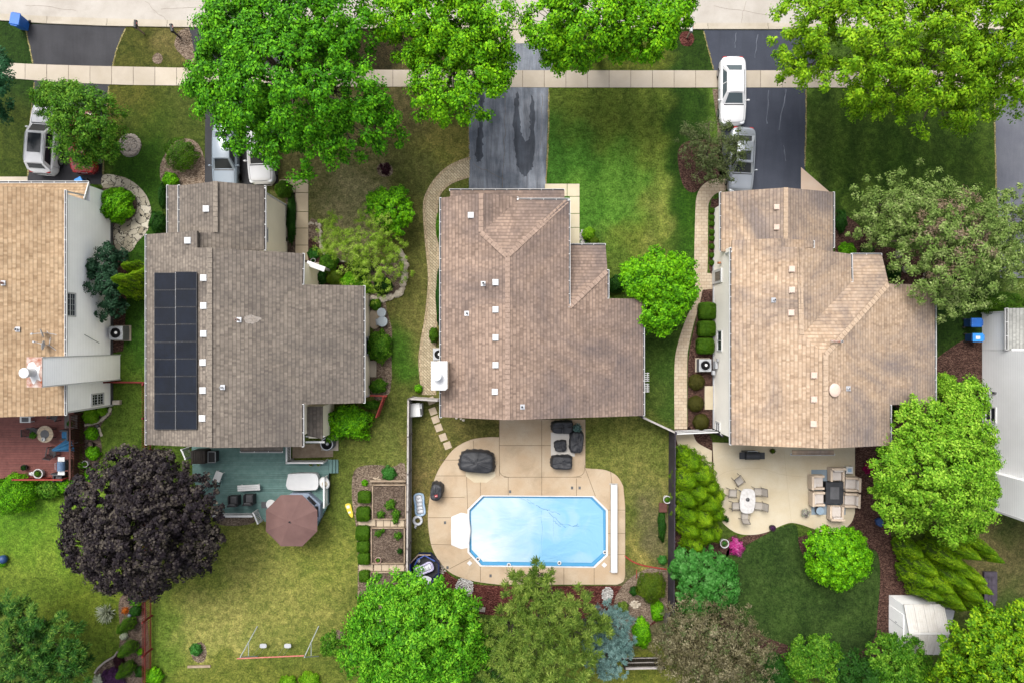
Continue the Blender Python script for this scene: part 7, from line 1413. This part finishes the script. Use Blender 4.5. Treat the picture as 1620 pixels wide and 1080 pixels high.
# ================================================================= YARD OF HOUSE B
r = thing('swing_set', 'thin framed swing set with red top bar on the dry back lawn', 'swing set', P(430,1016)); zt = 2.2; Yb = -21.15; xa, xb = -18.35, -14.05
k = MB(); k.tube([V((xa-.1,Yb-.1,zt)), V((xb+.1,Yb+.1,zt))], .045, 8); k.build('top_bar', M('faded_red_pipe', C(196,96,80), C(214,140,126), 4, .6), r); sw = M('pale_pipe', C(176,190,190), C(206,210,206), 3, .5)
for x in (xa, xb):
    for dy in (1.15,-.95): k = MB(); k.tube([V((x+.12,Yb,zt)), V((x+.45,Yb+dy,0))], .035, 8); k.build('leg', sw, r)
    k = MB(); k.tube([V((x+.25,Yb+.5,1.1)), V((x+.25,Yb-.42,1.1))], .025, 6); k.build('brace', sw, r)
for i, x in enumerate((-17.3,-15.6)):
    k = MB(); k.prism(smoothpoly([(x-.22,Yb+.12),(x,Yb+.16),(x+.22,Yb+.12),(x+.22,Yb-.1),(x,Yb-.14),(x-.22,Yb-.1)], 2), .5, .55); o = k.build('swing_seat', m['lgrey'], r); k = MB()
    for s in (-.2,.2): k.tube([V((x+s,Yb,.54)), V((x+s*.9,Yb+.02,zt))], .008, 4)
    k.build('chain', m['grey'], o)
k = MB(); k.bar(P(297,1054,.06), P(333,1053,.06), .16, .1); tag(k.build('white_board', m['timber']), 'pale weathered board lying below the old tree ring', 'board')
scatter('gravel', 318, 1030, 8, 15, 90, m['mulchl'], (.03,.07))
ground('tree_ring', smoothpoly([(303,1022),(312,1016),(323,1018),(327,1032),(322,1046),(310,1046),(303,1036)]), .008, m['mulchl'])
ground('bare_patch', smoothpoly([(525,1000),(535,996),(544,1002),(543,1014),(532,1016),(525,1010)]), .008, m['mulchl'])
k = MB(); k.ell(P(5,884,.25), (.3,.3,.28), 14, 8); tag(k.build('garden_pot', m['bindark'], smooth=True), 'dark round pot at the left edge of the lawn', 'pot'); dome('shrub', 'small bright plant in front of the dark round pot at the left edge', 'plant', 3, 890, 6, .4, 'bright', .08, 1.6)
# lids and planters by the beige wall
for (x, y, rr, z, lab) in ((606,495,.31,.55,'pale grey round drum lid, upper of the pair by the beige wall'),(607,509,.36,.5,'grey round drum lid, lower of the pair by the beige wall')):
    k = MB(); r, lo = ltag('rain_barrel', lab, 'barrel', P(x,y)); k.lathe([(rr*.85,0),(rr,z*.5),(rr*.88,z)], (0,0,0), 24); k.build('barrel', m['grey'], smooth=True, **lo); k = MB(); k.lathe([(rr,z),(rr,z+.04),(rr*.7,z+.05),(.001,z+.05)], (0,0,0), 28); k.build('lid', M('bluish_lid', C(170,182,190), C(192,202,208), 3, .5), **lo)
k = MB(); k.box(P(600,509,.3), (.5,.45,.06), R(8)); k.box(P(600,509,.15), (.4,.36,.3), R(8)); tag(k.build('tray', m['lgrey'], bevel=.03), 'light grey tray beside the lower drum lid', 'tray')
k = MB(); k.lathe([(.42,0),(.46,.12),(.001,.14)], P(593,505), 20, 1, 1.5); tag(k.build('tree_stump', m['slabst']), 'tan stone half disc at the beige wall beside the drum lids', 'stone')
k = MB(); k.bar(P(590,570,.1), P(590,596,.1), .5, .16); tag(k.build('splash_block', m['walk'], bevel=.02), 'long pale concrete block along the beige wall', 'concrete block')
k = MB(); k.box(P(185,636,.15), (.52,.3,.3)); tag(k.build('splash_block', m['rock'], bevel=.02), 'cream rectangular box on the lawn beside the white wall corner', 'box')
pot('white ring planter at the lower end of the narrow side bed', 139, 732, 0, .22, .35, m['whiteplastic'], 'crab', .15, .05); pot('brown round pot in the middle of the narrow side bed', 146, 702, 0, .22, .3, m['blackwood'], None)
k = MB(); k.ell(P(154,673,.1), (.1,.1,.1), 10, 6); tag(k.build('garden_ornament', m['dgrey'], smooth=True), 'little grey ornament on the paving strip of the narrow side bed', 'ornament')
k = MB(); k.ell(P(205,973,.12), (.13,.13,.13), 14, 8); tag(k.build('gazing_ball', M('grey_blue_ball', C(120,130,150), rough=.3), smooth=True), 'grey blue garden ball beside the pale star shaped yucca', 'garden ball')
dome('flower_bush', 'orange flower clump beside the grey blue garden ball', 'flowers', 198, 965, 5, .35, 'orange', .08, .8, bump=.3)
pot('small white pot beside the bowed concrete walk bed', 497, 413, 0, .16, .25, m['whiteplastic'], 'dkgreen', .14, .1); pot('dark ring pot among the perennials of the concrete walk', 458, 380, 0, .18, .3, m['dgrey'], 'dkgreen', .1, .05)
k = MB(); k.tube([P(945,92,.2), P(950,78,.2)], [.2,.17], 12); tag(k.build('cut_log', m['slabst'], bevel=.02), 'short tan cut log at the foot of the leaning maple trunk', 'log')
k = MB(); k.tube([P(1000,80,.03),P(1018,90,.04),P(1036,98,.03)], [.05,.03,.01], 5); k.tube([P(1018,90,.04),P(1028,90,.05)], [.02,.008], 4); tag(k.build('fallen_branch', m['bark']), 'thin fallen branch on the verge grass right of the cut log', 'branch')
# rocks
def rock(px, py, s, label, mat='rock', group=None, name='border_rock'):
    k = MB(); k.ell((0,0,s*.3), (s*random.uniform(.85,1.2), s*random.uniform(.7,1.0), s*.6), 9, 6)
    for i, v in enumerate(k.v): k.v[i] = v+V((random.uniform(-.1,.1),random.uniform(-.1,.1),random.uniform(-.08,.08)))*s
    o = k.build(name, m[mat]); o.location = P(px,py); o.rotation_euler = (0,0,random.uniform(0,6)); OFF[o.name] = V((0,0,0)); tag(o, label, 'rock', group); return o
bl1 = smoothpoly([(490,354),(504,356),(507,372),(508,390),(514,402),(528,408),(542,414),(551,422)], 6, False); bl2 = smoothpoly([(633,396),(638,408),(642,425),(640,445),(634,462),(620,470),(604,474),(588,472)], 7, False)
for q, (pts, lab, g) in enumerate(((bl1, 'small pale rock edging the front garden bed along the concrete walk side', 'pale rocks edging the bed by the concrete walk'), (bl2, 'pale rock edging the curved right side of the front garden bed', 'pale rocks edging the curved garden bed'))):
    for x, y in pts: rock(x+random.uniform(-1.5,1.5), y+random.uniform(-1.5,1.5), random.uniform(.08,.17) if q == 0 else random.uniform(.13,.28), lab, group=g)
for x, y, s, lab in ((1420,403,.3,'flat grey boulder in the dark mulch below the olive tree'),(1431,427,.25,'grey boulder in the dark mulch near the slanting entrance roof'),(1467,427,.15,'small grey boulder at the end of the stone ring')): rock(x, y, s, lab, 'rockd', name='boulder')
for x, y in ((1462,435),(1460,441),(1457,446),(1464,431)): rock(x, y, .1, 'small pale stone in the curved line right of the boulders', 'rock', 'pale stones in the curved line')
for i in range(22): a = i*2*math.pi/22; rock(206+15*math.cos(a), 230+15*math.sin(a), .16, 'grey paving stone in the ring round the pebble circle', 'rockd', 'stones round the pebble circle', 'ring_stone')
for i in range(26):
    L_n = smoothpoly([(134,672),(150,669),(161,663),(170,655),(175,646)], 5, False)+smoothpoly([(157,677),(161,690),(161,706),(157,722),(150,742)], 5, False)
    if i < len(L_n): rock(*L_n[i], .12, 'pale edging stone of the narrow side bed', 'rock', 'edging stones of the narrow side bed', 'edging_stone')
k = MB(); pts = smoothpoly([(186,1030),(180,1038),(168,1045),(156,1055),(150,1064)], 4, False)
for a, b in zip(pts[:-1], pts[1:]): k.bar(P(*a,.06), P(*b,.06), .12, .12)
tag(k.build('bed_edging', m['rockd']), 'curved grey stone edging of the red fence bed', 'edging')
for i, (x, y) in enumerate(((735,958),(748,961),(762,963))): k = MB(); k.box(P(x,y,.08), (.5,.3,.16), R(-8)); tag(k.build('edging_block', m['rockd'], bevel=.02), ('grey edging block behind the pool, nearest the magnolia', 'middle grey edging block behind the pool', 'grey edging block behind the pool, nearest the olive pine')[i], 'edging block', 'edging blocks behind the pool')
EXPO = 1.55
# ================================================================= LIGHT, CAMERA
w = bpy.data.worlds.new('World'); S.world = w; w.use_nodes = True; nt = w.node_tree
bg = nt.nodes['Background']; sky = nt.nodes.new('ShaderNodeTexSky'); sky.sky_type = 'NISHITA'; sky.sun_disc = False
SUN_EL, SUN_AZ = R(60), R(-26)        # azimuth clockwise from +Y (up in the photo): the light comes from the upper left
sky.sun_elevation = SUN_EL; sky.sun_rotation = SUN_AZ; sky.air_density = .8; sky.dust_density = 4.0; sky.ozone_density = .6
hs = nt.nodes.new('ShaderNodeHueSaturation'); hs.inputs['Saturation'].default_value = .3; nt.links.new(sky.outputs[0], hs.inputs['Color']); nt.links.new(hs.outputs[0], bg.inputs[0]); bg.inputs[1].default_value = .14
sun = bpy.data.lights.new('sun', 'SUN'); sun.energy = 1.45; sun.angle = R(28); sun.color = (1.0,.97,.92)
so = bpy.data.objects.new('sun', sun); COL.objects.link(so)
d = V((math.sin(SUN_AZ)*math.cos(SUN_EL), math.cos(SUN_AZ)*math.cos(SUN_EL), math.sin(SUN_EL))); so.rotation_euler = d.to_track_quat('Z', 'Y').to_euler(); so.location = d*60
cam = bpy.data.cameras.new('camera'); co = bpy.data.objects.new('camera', cam); COL.objects.link(co)
co.location = (0,0,HC); co.rotation_euler = (0,0,0); cam.sensor_width = 36; cam.lens = 24; cam.clip_end = 2000
S.camera = co
S.view_settings.view_transform = 'Standard'; S.view_settings.look = 'None'; S.view_settings.exposure = EXPO; S.view_settings.gamma = 1
